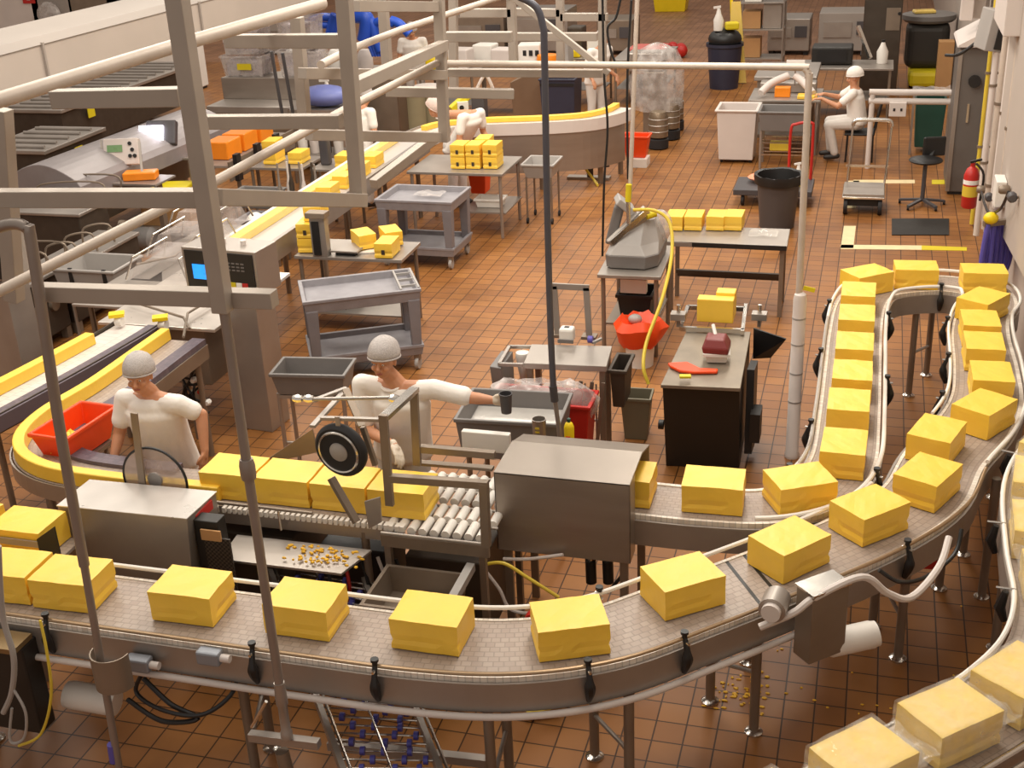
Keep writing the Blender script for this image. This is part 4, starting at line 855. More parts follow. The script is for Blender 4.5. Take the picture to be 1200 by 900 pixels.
tag(g.build('plastic_film', 'film_thick', sm=True), 'crumpled clear film lying in the top tray of the far utility cart', 'plastic film')
LM = [block_mesh('cheese_loaf', 'cheese', (.19, .3, .15), 21+k, .003) for k in range(3)]
def loaf(x, y, z, deg, label, group, mark=True):
    o = cheese(x, y, z, deg, label, group, LM); o.name = 'cheese_loaf'
    if mark:
        R = R2(math.radians(deg)); G().box(V(0, -.152, .06), (.035, .004, .05)).build('mark', 'brown_dark', o)
        o.children[0].matrix_parent_inverse = Matrix.Identity(4); o.children[0].location = (0, 0, 0)
    return o
# scale table
tc_ = (P(327, 300, .85)+P(470, 308, .85)+P(494, 287, .85)+P(365, 272, .85))/4
st = table('work_table', 'steel table with a scale column and a few yellow loaves, right of the far belt', (tc_.x+.06, tc_.y), .02, 1.2, .62, .85, leg='steel_dark', shelf=.2)
b0 = P(345, 297, .85)
sg = 'yellow loaves on the scale table'
for (dx, dy, dz, l) in ((0, .0, 0, 'yellow loaf at the bottom of the tall pile left of the scale column'), (0, 0, .157, 'yellow loaf in the middle of the tall pile left of the scale column'), (.06, .1, .314, 'yellow loaf on top of the tall pile left of the scale column')):
    loaf(b0.x+.12+dx, b0.y+.16+dy, .855+dz, 8, l, sg, dz == .157)
b1 = P(420, 298, .85); loaf(b1.x-.02, b1.y+.22, .875, 40, 'yellow loaf lying on white paper on the scale table', sg, False); loaf(b1.x+.21, b1.y+.42, .855, 35, 'yellow loaf behind the paper on the scale table', sg, False)
b2_ = P(448, 304, .85); loaf(b2_.x, b2_.y+.16, .855, 4, 'yellow loaf with dark mark near the right end of the scale table', sg)
tag(G().box(b1+V(0.03, .2, .01), (.22, .36, .014), .3).build('paper_sheet', 'white'), 'white paper pad under the loaf on the scale table', 'paper')
s0 = P(372, 302, .85); sk = thing('bench_scale', 'bench scale with a tall steel column and dark display on the loaf table', 'scale', (s0.x, s0.y+.1, .85))
G().box(s0+V(.02, .08, .215), (.17, .1, .43)).build('column', 'steel', sk, bev=.005); G().box(s0+V(.0, .022, .2), (.08, .012, .36)).build('display_strip', 'black', sk)
G().box(s0+V(.02, .06, .45), (.22, .14, .06)).build('head', 'steel_dark', sk, bev=.006)
G().box(s0+V(.27, .22, .05), (.3, .3, .02)).build('platform', 'steel', sk, bev=.004); G().box(s0+V(.27, .22, .02), (.22, .22, .04)).build('platform_base', 'black', sk)
tag(G().tub(V(tc_.x-.3, tc_.y, .211), (.5, .36), (.46, .32), .2, .012).build('black_crate', 'black'), 'black crate on the shelf under the scale table', 'crate')
# far table with stacks
ft = (P(495, 201, .86)+P(592, 202, .86)+P(612, 181, .86))/3
ftb = table('work_table', 'steel table with three piles of yellow loaves beside the curved belt', (P(545, 192, .86).x, P(545, 192, .86).y), .0, 1.3, .95, .86, shelf=None, leg='steel')
G().box(V(P(545, 192, .86).x+.35, P(545, 192, .86).y, .32), (.6, .8, .02)).build('shelf', 'steel', ftb)
for i, px in enumerate((536, 554, 574)):
    q = P(px, 199, .86)
    for k in range(2): loaf(q.x, q.y+.17, .862+.157*k, 0, ('left', 'middle', 'right')[i]+' pile on the far table, '+('lower', 'upper')[k]+' yellow loaf with dark mark', 'yellow loaves piled on the far table')
    if i == 1: loaf(q.x, q.y+.5, .862, 0, 'yellow loaf behind the middle pile on the far table', 'yellow loaves piled on the far table', False); loaf(q.x+.02, q.y+.5, 1.02, 3, 'yellow loaf behind the middle pile, second layer on the far table', 'yellow loaves piled on the far table', False)
tag(G().tub(P(557, 230, .3)+V(0, .25, .0), (.26, .3), (.2, .24), .4, .01).build('orange_bin', 'orange', bev=.01), 'orange bin behind the table of stacked loaves', 'bin')
tag(G().tub(V(P(545, 192, .86).x+.36, P(545, 192, .86).y-.1, .332), (.36, .24), (.32, .2), .12, .01).build('white_tub', 'white', bev=.008), 'white tub on the shelf under the table of stacked loaves', 'tub')
wsn = thing('sink_cart', 'small steel tub on thin wheeled legs right of the far loaf table', 'cart', tuple(P(622, 250)))
q = P(622, 190, .8); q.z = 0; q.x += .14
G().tub(q+V(0, .05, .62), (.42, .5), (.34, .4), .2, .01).build('tub', 'grey_light', wsn, bev=.008)
for x in (-.17, .17):
    for y in (-.15, .25):
        l_ = G().cyl(q+V(x, y, .08), q+V(x, y, .64), .014, 8).build('leg', 'steel_dark', wsn, sm=True); G().lathe([(.015, -.015), (.04, -.012), (.04, .012), (.015, .015)], q+V(x, y, .04), 12, 'X').build('caster', 'rubber', l_, sm=True)
# slicer and its table, long table behind
slt = table('work_table', 'small steel table carrying the grey meat slicer', ((P(700, 325, .85)+P(785, 325, .85)+P(787, 285, .85)+P(712, 285, .85))/4)[:2], .03, .62, 1.0, .85, leg='steel_dark')
sl = P(738, 318, .85); sx, sy = sl.x, sl.y; sz = .86
ms = thing('slicer', 'grey faceted food slicer with tilted feed arm on the small steel table', 'slicer', (sx, sy, .85))
def ring(cx, cy, w, d, z, ch=.06): return [V(cx-w, cy-d+ch, z), V(cx-w+ch, cy-d, z), V(cx+w-ch*2.2, cy-d, z), V(cx+w, cy-d+ch*2.5, z), V(cx+w, cy+d-ch, z), V(cx+w-ch, cy+d, z), V(cx-w+ch, cy+d, z), V(cx-w, cy+d-ch, z)]
def loft(rings):
    g = G(); n = len(rings[0]); g.v = [v for r in rings for v in r]
    g.f = [(i*n+k, i*n+(k+1) % n, (i+1)*n+(k+1) % n, (i+1)*n+k) for i in range(len(rings)-1) for k in range(n)]+[tuple(range(n-1, -1, -1)), tuple((len(rings)-1)*n+k for k in range(n))]
    return g
loft([ring(sx, sy+.38, .25, .34, sz, .05), ring(sx, sy+.38, .26, .35, sz+.13, .05)]).build('base', 'grey_plastic', ms, bev=.008)
loft([ring(sx, sy+.38, .255, .345, sz+.13, .05), ring(sx+.01, sy+.4, .23, .3, sz+.22, .07), ring(sx+.05, sy+.42, .13, .14, sz+.42, .04)]).build('hood', 'grey_light', ms, bev=.008)
G().bar((sx-.22, sy+.15, sz+.2), (sx+.12, sy+.32, sz+.52), .07, .12).build('feed_rail', 'steel', ms, bev=.01)
G().bar((sx-.2, sy+.1, sz+.24), (sx+.14, sy+.24, sz+.54), .025, .05).build('carriage_bar', 'chrome', ms)
G().box((sx-.12, sy+.38, sz+.55), (.2, .26, .07), .3, (.7, 'Y')).build('feed_tray', 'grey_light', ms, bev=.01)
G().box((sx-.22, sy+.4, sz+.35), (.1, .22, .4), .1, (.25, 'Y')).build('arm', 'grey_plastic', ms, bev=.02)
G().cyl((sx+.12, sy+.25, sz+.48), (sx+.2, sy+.3, sz+.5), .04, 12).build('knob', 'yellow_sign', ms, sm=True)
g = G(); g.ell((sx+.2, sy+.55, sz+.3), (.13, .16, .16), 14, 9); g.build('film_sheet', 'film_thick', ms, sm=True)
tag(G().tub((sx+.02, sy+.3, .3), (.34, .36), (.28, .3), .26, .012).build('black_crate', 'black'), 'black crate under the slicer table', 'crate')
for o_ in slt.children:
    pass
G().box((sx, sy+.4, .29), (.5, .8, .02)).build('shelf', 'steel_dark', slt)
tag(G().b2(sx-.12, sx+.14, sy+.12, sy+.2, .58, .72).build('paper_sheet', 'white'), 'white sheet hanging just below the slicer table top', 'paper'); 
for dx in (-.1, .12): G().cyl((sx+dx, sy+.16, .72), (sx+dx, sy+.16, .83), .006, 6).build('hook', 'chrome', bpy.data.objects['paper_sheet.001'])
lt = table('work_table', 'long dark edged steel table with four yellow blocks behind the slicer', ((P(785, 292, .8)+P(921, 284, .8)+P(921, 266, .8)+P(790, 262, .8))/4)[:2], .02, 1.25, .6, .8, th=.05, leg='steel_dark', square=True)
la = lt.location; G().bar(la+V(-.57, .2, .28), la+V(.57, .2, .28), .05, .05).build('stretcher', 'brown_dark', lt); G().bar(la+V(-.57, .1, .34), la+V(.57, .1, .34), .04, .04).build('stretcher', 'brown_dark', lt)
G().box(la+V(0, -.302, .775), (1.25, .01, .05)).build('edge_strip', 'darkpaint', lt)
for px, l in ((790, 'leftmost yellow block on the long table behind the slicer'), (812, 'second yellow block on the long table, slightly forward'), (838, 'third yellow block on the long table behind the slicer'), (859, 'rightmost yellow block on the long table behind the slicer')):
    q = P(px, 270, .8); loaf(q.x, q.y+.12, .802, random.uniform(-4, 4), l, 'yellow blocks on the long table', False)
q = P(895, 275, .8); g = G()
for i in range(7):
    for j in range(5): g.v.append(q+V((i-3)*.05, (j-2)*.06, .012+.04*abs(_nz.noise(Vector((i*.9, j*.9, 7))))))
for i in range(6):
    for j in range(4): g.f.append((i*5+j, i*5+j+1, (i+1)*5+j+1, (i+1)*5+j))
tag(g.build('plastic_film', 'film', sm=True), 'thin clear film lying at the right end of the long table', 'plastic film')
# dark bench with wire cutter
db = thing('cutting_bench', 'waist high bench with bare metal top and black front panel, right of the grey bin', 'bench', (-1.12, 9.25, 0))
G().hexa([(-1.42, 8.95, .0), (-.83, 8.99, .0), (-.86, 9.9, .0), (-1.4, 9.85, .0)], [(-1.42, 8.75, .8), (-.83, 8.8, .8), (-.86, 9.9, .8), (-1.4, 9.85, .8)]).build('body', 'darkpaint', db, bev=.006)
G().hexa([(-1.43, 8.72, .8), (-.82, 8.76, .8), (-.86, 9.95, .8), (-1.4, 9.9, .8)], [(-1.43, 8.72, .83), (-.82, 8.76, .83), (-.86, 9.95, .83), (-1.4, 9.9, .83)]).build('top', mat('worn_bare_metal', '8c8071', .45, .5, .2, 6), db, bev=.004)
G().bar((-.77, 9.2, .1), (-.78, 9.3, .8), .06, .3).build('side_bracket', 'black', db); G().extr([(-.83, 9.85, .9), (-.55, 9.75, .86), (-.68, 9.9, .62), (-.83, 9.9, .6)], (0, .02, 0)).build('side_wing', 'black', db)
G().b2(-.76, -.68, 9.0, 9.2, .25, .5).build('pedal_box', 'darkpaint', db)
G().lathe([(.02, -.02), (.04, -.02), (.04, .02), (.02, .02)], (-1.47, 9.0, .35), 12, 'X').build('knob', 'black', db, sm=True)
wf = thing('wire_cutter', 'shiny steel wire cutter frame with screw clamps on the bench, behind the maroon scoop', 'cutter', (-1.1, 9.8, .83))
qa, qb = P(800, 380, .86), P(872, 385, .86)
for a, b in ((P(798, 385, .86), P(872, 388, .86)), (P(806, 360, .86), P(873, 362, .86)), (P(798, 385, .86), P(806, 360, .86)), (P(870, 390, .86), P(874, 358, .86))): G().bar(a, b, .03, .04).build('bar', 'chrome', wf)
for px in (795, 890):
    c = P(px, 370, .93); G().box(c, (.13, .1, .06)).build('clamp', 'steel', wf, bev=.004); G().cyl(c+V(0, 0, .03), c+V(0, 0, .1), .018, 10).build('screw', 'chrome', wf, sm=True)
    G().box(c+V(0, 0, -.06), (.03, .03, .08)).build('clamp_post', 'steel', wf)
q = P(838, 380, .85); lb_ = G()
lb_.extr([(q.x-.155, q.y-.03, .875), (q.x+.155, q.y-.03, .875), (q.x+.155, q.y-.03, 1.085), (q.x-.155, q.y-.03, 1.085)], (0, .12, 0)); lb_.extr([(q.x-.01, q.y+.09, .875), (q.x+.155, q.y+.09, .875), (q.x+.155, q.y+.09, 1.11), (q.x-.01, q.y+.09, 1.11)], (0, .13, 0))
tag(lb_.build('cheese_block', 'cheese', bev=.008), 'stepped yellow block standing in the wire cutter on the dark bench', 'cheese block')
q = P(838, 428, .83); bx = thing('scoop_tub', 'maroon plastic scoop lid resting on a small white tub on the bench', 'scoop', (q.x, q.y, .83))
G().tub(q+V(0, .1, .005), (.18, .16), (.15, .13), .09, .008, .1).build('tub', 'white', bx, bev=.006)
loft([[V(q.x+a*.1, q.y+.1+b*.1, .92) for a, b in ((-1, -1), (1, -1), (1, 1), (-1, 1))], [V(q.x-.005+a*.105, q.y+.1+b*.105, .97) for a, b in ((-1, -1), (1, -1), (1, 1), (-1, 1))], [V(q.x-.01+a*.075, q.y+.11+b*.075, 1.04) for a, b in ((-1, -1), (1, -1), (1, 1), (-1, 1))]]).build('lid', 'maroon', bx, bev=.012)
G().cyl((q.x-.02, q.y+.15, 1.03), (q.x-.05, q.y+.22, 1.09), .016, 10).build('handle', 'white', bx, sm=True)
q = P(805, 436, .83); g = G()
pts = [(-.17, .08), (-.02, .13), (.1, .02), (.24, .03), (.24, -.03), (.06, -.07), (-.05, -.06), (-.14, .02)]
g.prism([(q.x+a, q.y+b+.02) for a, b in pts], .833, .86); tag(g.build('orange_cloth', 'orange', bev=.01), 'folded orange cloth at the front left corner of the bench', 'cloth')
tag(G().box(P(803, 441, .875), (.09, .05, .02), .2).build('yellow_tag', 'yellow_sign', bev=.004), 'small yellow tag on the orange cloth', 'tag')
# rack cart with arch
rk = thing('rack_cart', 'steel topped rack cart with wire side rack behind the sink, arch frame on top', 'cart', (-2.2, 8.95, 0))
G().hexa([(-2.52, 8.68, .9), (-1.86, 8.73, .9), (-1.9, 9.15, .9), (-2.56, 9.08, .9)], [(-2.52, 8.68, .95), (-1.86, 8.73, .95), (-1.9, 9.15, .95), (-2.56, 9.08, .95)]).build('top', 'steel', rk, bev=.004)
for a, b in (((-2.53, 8.69, .93), (-2.72, 8.67, .93)), ((-2.72, 8.67, .93), (-2.74, 9.04, .93)), ((-2.74, 9.04, .93), (-2.56, 9.07, .93))): G().bar(a, b, .025).build('handle_bar', 'steel', rk)
for x, y in ((-2.48, 8.72), (-2.5, 9.04), (-1.9, 8.77), (-1.93, 9.1)):
    l_ = G().bar((x, y, .1), (x, y, .9), .045).build('leg', 'steel_dark', rk); G().lathe([(.02, -.02), (.05, -.02), (.055, 0), (.05, .02), (.02, .02)], (x, y, .055), 14, 'X').build('caster', 'rubber', l_, sm=True)
for z in (.25, .45, .65):
    G().bar((-2.48, 8.73, z), (-1.9, 8.78, z), .015).build('rack_wire', 'steel', rk)
for k in range(6): x = -2.4+k*.09; G().bar((x, 8.74, .25), (x, 8.75, .78), .012).build('rack_wire', 'steel', rk)
for k in range(3): G().bar((-2.12+k*.09, 8.72, .3), (-2.06+k*.09, 8.7, .82), .03, .012).build('rack_strap', 'steel_dark', rk)
a0, a1 = P(658, 396, .95), P(692, 394, .95)
ar = thing('arch_frame', 'thin upright steel arch standing on the rack cart top', 'frame', tuple((a0+a1)/2))
hz_ = .44; y_ = (a0.y+a1.y)/2
for a, b in (((a0.x-.04, y_, .953), (a0.x-.06, y_, .95+hz_)), ((a1.x, y_, .953), (a1.x-.02, y_, .95+hz_)), ((a0.x-.085, y_, .95+hz_), (a1.x+.005, y_, .95+hz_))): G().bar(a, b, .05, .02, (0, 1, 0)).build('bar', 'steel', ar)
G().b2(a1.x-.06, a1.x+.06, y_-.05, y_+.05, .95, .975).build('foot', 'steel_dark', ar); G().b2(a0.x-.1, a0.x+.02, y_-.05, y_+.05, .95, .975).build('foot', 'steel_dark', ar)
q = P(662, 397, .95); wb = thing('dispenser_box', 'small white dispenser box with dark slot on the rack cart', 'dispenser', tuple(q)); G().box(q+V(.03, -.04, .061), (.12, .11, .12)).build('box', 'white', wb, bev=.02); G().box(q+V(.03, -.04, .122), (.04, .03, .006)).build('slot', 'black', wb); G().box(q+V(.03, -.1, .02), (.13, .02, .03)).build('base', 'grey_plastic', wb)
q = P(692, 402, .95); tp = thing('tape_gun', 'small purple handled tape gun on the rack cart top', 'tool', tuple(q)); G().lathe([(.02, -.02), (.03, -.02), (.03, .02), (.02, .02)], q+V(0, .0, .032), 14, 'X').build('roll', 'purple', tp, sm=True); G().bar(q+V(.02, -.02, .01), q+V(.08, .06, .02), .02).build('handle', 'grey_light', tp)
q = P(611, 430, .8); sb = thing('spray_bottle', 'white spray bottle hanging upside down from the rack cart handle', 'bottle', tuple(q+V(0, .0, -.1))); G().lathe([(.02, -.16), (.03, -.15), (.045, -.05), (.06, .06), (.055, .08), (.02, .085)], q+V(0, .05, .03), 14).build('bottle', 'white', sb, sm=True); G().cyl(q+V(0, .05, -.17), q+V(0, .05, -.13), .02, 10).build('nozzle', 'black', sb, sm=True)
hb = tag(G().hexa([(-2.78, 8.7, .5), (-2.68, 8.68, .5), (-2.68, 8.95, .5), (-2.78, 8.95, .5)], [(-2.8, 8.66, .91), (-2.7, 8.64, .91), (-2.7, 9.0, .91), (-2.8, 9.0, .91)]).build('side_pocket', 'grey_plastic', bev=.008), 'dark grey plastic pocket hooked on the left handle of the rack cart', 'holder')
q = P(722, 440, .45); tag(G().tub(V(-1.79, 8.98, .55), (.12, .34), (.09, .28), .34, .01).build('side_bin', 'brown_dark', bev=.006), 'narrow dark bin hooked on the right side of the rack cart', 'bin')
# white bucket with orange bag
q = P(745, 433, .0); bk = thing('bucket', 'white bucket lined with a bright orange bag beside the rack cart', 'bucket', tuple(q))
q = P(747, 433, 0); q.y += .14
G().lathe([(.13, 0), (.15, .3), (.155, .31), (.145, .31), (.125, .02)], q, 20).build('pail', 'white', bk, sm=True)
g = G(); n = 24; prof = [(.17, .2), (.23, .27), (.25, .4), (.2, .48), (.15, .43), (.08, .38), (.01, .36)]
for r, z in prof:
    for k in range(n):
        a = 2*PI*k/n; nn = 1+.22*_nz.noise(Vector((2*math.cos(a), 2*math.sin(a), z*6)))
        g.v.append(q+V(r*nn*math.cos(a)*.95, r*nn*math.sin(a)*.85, z+.05*_nz.noise(Vector((3*math.cos(a), 3*math.sin(a), z)))))
for i in range(len(prof)-1):
    for k in range(n): g.f.append((i*n+k, i*n+(k+1) % n, (i+1)*n+(k+1) % n, (i+1)*n+k))
g.f.append(tuple((len(prof)-1)*n+k for k in range(n)))
g.build('bag', 'orange', bk, sm=True)
g = G(); g.ell(q+V(-.05, .02, .46), (.07, .06, .05), 10, 7); g.build('crumpled_glove', 'grey_light', bk, sm=True)
q = P(744, 516); tag(G().tub(V(q.x, q.y+.1, 0), (.25, .22), (.19, .17), .4, .008, .05, .01).build('waste_bin', mat('olive_grey_plastic', '78705c', .5, 0, .05), bev=.006), 'small olive grey waste bin on the floor left of the dark bench', 'bin')
# sink tub
sk = thing('sink_tub', 'dark grey deep sink tub on legs behind the white board, under the stretched arm', 'sink', (-2.35, 7.85, 0))
G().tub((-2.38, 7.9, .62), (.76, .54), (.7, .48), .33, .012, .06, .012, .2).build('tub', 'grey_plastic', sk, bev=.008)
G().box((-2.38, 7.9, .825), (.66, .44, .004), .06).build('tub_bottom', mat('wet_sink_floor', 'b9b4ae', .25, .2, .1), sk)
for x in (-2.68, -2.04):
    for y in (7.68, 8.1): G().cyl((x, y, 0), (x, y, .64), .02, 10).build('leg', 'steel_dark', sk, sm=True)
q = PY(632, 505, 7.5); cn = thing('canister', 'ribbed steel canister hanging on the front of the sink', 'canister', tuple(q)); G().lathe([(.045, -.1), (.05, .09), (.052, .095), (.046, .095), (.04, -.08)], q, 20).build('can', 'steel', cn, sm=True)
for k in range(5): G().box(q+V(0, -.052, -.07+k*.028), (.03, .004, .012)).build('rib', 'yellow_hose', cn)
q = PY(667, 508, 7.5); bt = thing('bottle', 'yellow squeeze bottle with green cap at the right end of the sink', 'bottle', tuple(q)); G().lathe([(.034, -.12), (.036, .05), (.025, .08), (.012, .09)], q, 16).build('bottle_body', 'yellow', bt, sm=True); G().lathe([(.013, .09), (.013, .115), (.005, .12)], q, 12).build('cap', 'teal', bt, sm=True); G().box(q+V(0, -.035, -.03), (.03, .006, .05)).build('label', 'orange', bt)
rb = thing('waste_tote', 'red tote lined with a bulging milky plastic bag behind the sink', 'tote', (-2.3, 8.4, 0))
G().tub((-2.3, 8.44, .25), (.78, .3), (.7, .24), .55, .012).build('tote', 'red', rb, bev=.008)
for x in (-2.6, -2.0): G().b2(x-.02, x+.02, 8.36, 8.52, 0, .25).build('leg', 'steel_dark', rb)
g = G(); n = 30; prof = [(1.0, .66), (1.1, .76), (1.05, .84), (.85, .88), (.5, .87), (.05, .88)]
for r, z in prof:
    for k in range(n):
        a = 2*PI*k/n; nn = 1+.16*_nz.noise(Vector((3*math.cos(a), 3*math.sin(a), z*8)))
        g.v.append(V(-2.31+.4*r*nn*math.cos(a), 8.44+.17*r*nn*math.sin(a), z+.06*_nz.noise(Vector((4*math.cos(a)*r, 4*math.sin(a)*r, z*3)))))
for i in range(len(prof)-1):
    for k in range(n): g.f.append((i*n+k, i*n+(k+1) % n, (i+1)*n+(k+1) % n, (i+1)*n+k))
g.build('bag', 'film_thick', rb, sm=True)
# grey tub on stand
gt = thing('tub_stand', 'grey open tub on a light tubular stand between the two front workers', 'tub', (-4.2, 8.35, 0))
G().tub((-4.2, 8.36, .74), (.6, .34), (.54, .28), .2, .01, .12, .016).build('tub', 'grey_plastic', gt, bev=.006)
for x in (-.27, .27):
    for y in (-.13, .15): p_ = V(-4.2, 8.36, 0)+R2(.12) @ V(x, y, 0); G().cyl(p_, p_+V(0, 0, .75), .018, 8).build('leg', 'steel', gt, sm=True)
G().bar((-4.46, 8.2, .72), (-3.92, 8.27, .72), .03).build('cross_bar', 'steel', gt); G().bar((-4.46, 8.2, .3), (-3.92, 8.27, .3), .02).build('cross_bar', 'steel', gt)
# tote inside the U conveyor
ts = thing('tote_stand', 'steel stand inside the U conveyor under the orange tote', 'stand', (-5.2, 6.6, 0)); G().b2(-5.36, -5.06, 6.45, 6.8, .93, .96).build('plate', 'steel_dark', ts)
for x in (-5.32, -5.1):
    for y in (6.49, 6.76): G().cyl((x, y, 0), (x, y, .94), .016, 8).build('leg', 'steel_dark', ts, sm=True)
A, B, C, D = (P(37, 507, 1.2), P(97, 469, 1.2), P(133, 475, 1.2), P(74, 515, 1.2)); tcn = (A+B+C+D)/4; dr = (B-A); ang = math.atan2(dr.y, dr.x)
tt = thing('tote', 'bright orange tote with yellow trimmings inside the U conveyor', 'tote', (tcn.x, tcn.y, .965))
G().tub(V(tcn.x, tcn.y, .965), (.54, .3), (.42, .22), .235, .01, ang, .015).build('tote_body', 'orange', tt, bev=.008)
g = G()
for k in range(26): g.box((tcn.x-.02+random.uniform(-.06, .06), tcn.y-.09+random.uniform(-.1, .1), 1.04+random.random()*.05), (.07, .05, .03), random.random()*3, (random.random(), 'X'))
o = g.build('cheese_trimmings', 'cheese', kind='stuff'); tag(o, 'heap of yellow trimmings inside the orange tote', 'trimmings')
# packing line control units (metal detector style)
def control(label, x, y, glabel):
    t = thing('control_unit', label, 'control panel', (x, y, 0), 'control cabinets on pedestals'); rz = -.1
    G().box((x, y+.15, .64), (.33, .3, 1.28), rz).build('pedestal', 'steel', t, bev=.006)
    h = G().box((x-.12, y+.15, 1.5), (.74, .34, .4), rz).build('housing', 'steel', t, bev=.008)
    R = R2(rz); f = lambda a, b, d=-.175: V(x-.12, y+.15, 1.5)+R @ V(a, d, b)
    G().box(f(0, 0), (.68, .01, .35), rz).build('face_plate', 'black', t)
    G().box(f(-.14, -.01, -.183), (.26, .006, .13), rz).build('screen', 'screen_blue', t)
    for k in range(4):
        for j in range(3): G().box(f(.1+k*.045, .09-j*.03, -.183), (.03, .004, .012), rz).build('key', 'grey_plastic', t)
    for k, m_ in enumerate(('yellow_sign', 'label_white', 'label_red')): G().box(f(.12+k*.06, -.12, -.183), (.055, .004, .08), rz).build('sticker', m_, t)
    for k in (-.05, .15): G().cyl(f(k, .2, 0), f(k, .24, 0), .025, 10).build('button', 'offwhite', t, sm=True)
    return t
control('black faced control box with lit blue screen on a steel pedestal behind the post', -5.1, 8.93, '')
control('control box with blue screen cut off by the left edge of the photo', -7.62, 8.95, '')
# ================================================================== FAR BELT, CURVED BELT
fbz = 1.0
fb_ = thing('belt_conveyor', 'long pale belt conveyor running away from the pedestal control box toward the far curve', 'conveyor', (-6.0, 13, 0))
G().b2(-6.42, -5.92, 10.45, 16.0, fbz-.03, fbz).build('belt', 'belt_clean', fb_)
G().b2(-5.91, -5.86, 10.45, 16.0, fbz-.17, fbz+.05).build('side_frame', 'steel', fb_); G().b2(-6.48, -6.43, 10.45, 16.0, fbz-.17, fbz+.05).build('side_frame', 'offwhite', fb_)
for y in (10.8, 12.4, 14.2, 15.6):
    for x in (-6.42, -5.92): G().cyl((x, y, 0), (x, y, fbz-.1), .03, 10).build('leg', 'steel_dark', fb_, sm=True)
for i, (x, y, a, l) in enumerate(((-6.07, 13.0, 3, 'nearest'), (-6.07, 13.5, -2, 'second'), (-6.08, 14.0, 2, 'third'), (-6.1, 14.5, 0, 'farthest'))): loaf(x, y, fbz, a, l+' yellow loaf riding on the long pale belt behind the frame posts', 'yellow loaves riding the long pale belt', False)
tag(G().b2(-6.36, -6.24, 10.6, 15.8, fbz+.001, fbz+.09).build('cheese_slab', 'cheese_pale', bev=.008), 'long pale yellow strip lying along the left side of the far belt', 'cheese slab')
cc = thing('belt_conveyor', 'curved conveyor with tall stainless skirt sweeping right toward the far motors', 'conveyor', (-4.6, 17.6, 0))
cpth = smooth([(-6.1, 16.3), (-5.95, 16.75), (-5.4, 17.05), (-4.6, 17.25), (-4.0, 17.5), (-3.7, 17.9), (-3.62, 18.3)], 6)
G().sweep(cpth, [(-.22, fbz-.03), (.2, fbz-.03), (.2, fbz), (-.22, fbz)], True).build('belt', 'belt_clean', cc)
G().sweep(cpth, [(.2, fbz-.14), (.22, fbz-.14), (.22, fbz+.03), (.2, fbz+.03)]).build('rim', 'offwhite', cc)
G().sweep(cpth[8:32], [(.19, .3), (.2, .3), (.2, fbz-.1), (.19, fbz-.1)]).build('skirt', 'steel_brushed', cc)
G().sweep(cpth, [(-.24, fbz-.14), (-.22, fbz-.14), (-.22, fbz+.03), (-.24, fbz+.03)]).build('rim', 'steel', cc)
for i in (9, 18, 27, 35): G().cyl((cpth[i].x, cpth[i].y, 0), (cpth[i].x, cpth[i].y, fbz-.05), .04, 10).build('leg', 'steel_dark', cc, sm=True)
tag(G().sweep(cpth[3:], [(-.12, fbz+.002), (-.02, fbz+.002), (-.02, fbz+.07), (-.12, fbz+.07)]).build('cheese_slab', 'cheese', bev=.006), 'thin yellow strip following the far curved conveyor', 'cheese slab')
ob = P(745, 197); tag(G().tub(ob+V(-.02, .2, .14), (.4, .3), (.3, .22), .34, .012).build('orange_bin', 'orange', bev=.01), 'orange bin with rounded sides standing before the far motors', 'bin')
tag(G().box(ob+V(.06, .16, .07), (.22, .3, .14)).build('white_carton', 'white', bev=.006), 'small white carton under the orange bin near the far motors', 'carton')
def motor_unit(px, py, h, label):
    q = P(px, py); t = thing('pump_motor', label, 'motor', tuple(q), 'motors at the end of the curved conveyor')
    G().lathe([(.12, 0), (.17, .02), (.17, .16), (.12, .18)], q+V(0, .2, 0), 16).build('base', 'rubber', t, sm=True)
    G().lathe([(.13, .18), (.16, .2), (.16, h-.1), (.13, h-.02), (.06, h)], q+V(0, .2, 0), 16).build('body', mat('motor_brown', '8b7a66', .35, .6), t, sm=True)
    for k in range(3): G().lathe([(.162, 0), (.168, .01), (.162, .02)], q+V(0, .2, .28+k*.1), 16).build('fin', 'steel', t, sm=True)
motor_unit(769, 177, .62, 'brown drum motor nearest the orange bin by the curved conveyor'); motor_unit(783, 166, .6, 'brown drum motor behind the first one by the curved conveyor'); motor_unit(788, 155, .55, 'farthest drum motor by the curved conveyor, beside a bent pipe')
G().tube(smooth([P(795, 155)+V(0, 0, .02), P(795, 155)+V(0, 0, .4), P(793, 152)+V(-.1, .2, .45)], 5), .02, 8).build('pipe', 'steel', bpy.data.objects['pump_motor.002'], sm=True)
vp_ = P(690, 212, 0); vt = thing('valve_manifold', 'small floor valve with yellow cable and white knob at the foot of the curved conveyor', 'valve', tuple(vp_))
G().cyl(vp_+V(0, .1, 0), vp_+V(.0, .1, .5), .05, 12).build('body', 'brown_dark', vt, sm=True); G().cyl(vp_+V(.25, .1, .2), vp_+V(.25, .1, .55), .05, 12).build('cylinder', 'grey_dark', vt, sm=True); G().ell(vp_+V(.28, .08, .62), (.05, .05, .05), 10, 7).build('knob', 'white', vt, sm=True)
G().tube(smooth([vp_+V(0, .05, .5), vp_+V(-.05, -.05, .25), vp_+V(.1, -.1, .05), vp_+V(.2, -.3, .02)], 5), .02, 8).build('cable', 'yellow_hose', vt, sm=True)
G().b2(vp_.x-.35, vp_.x+.3, vp_.y+.05, vp_.y+.2, 0, .04).build('foot_plate', 'steel', vt)
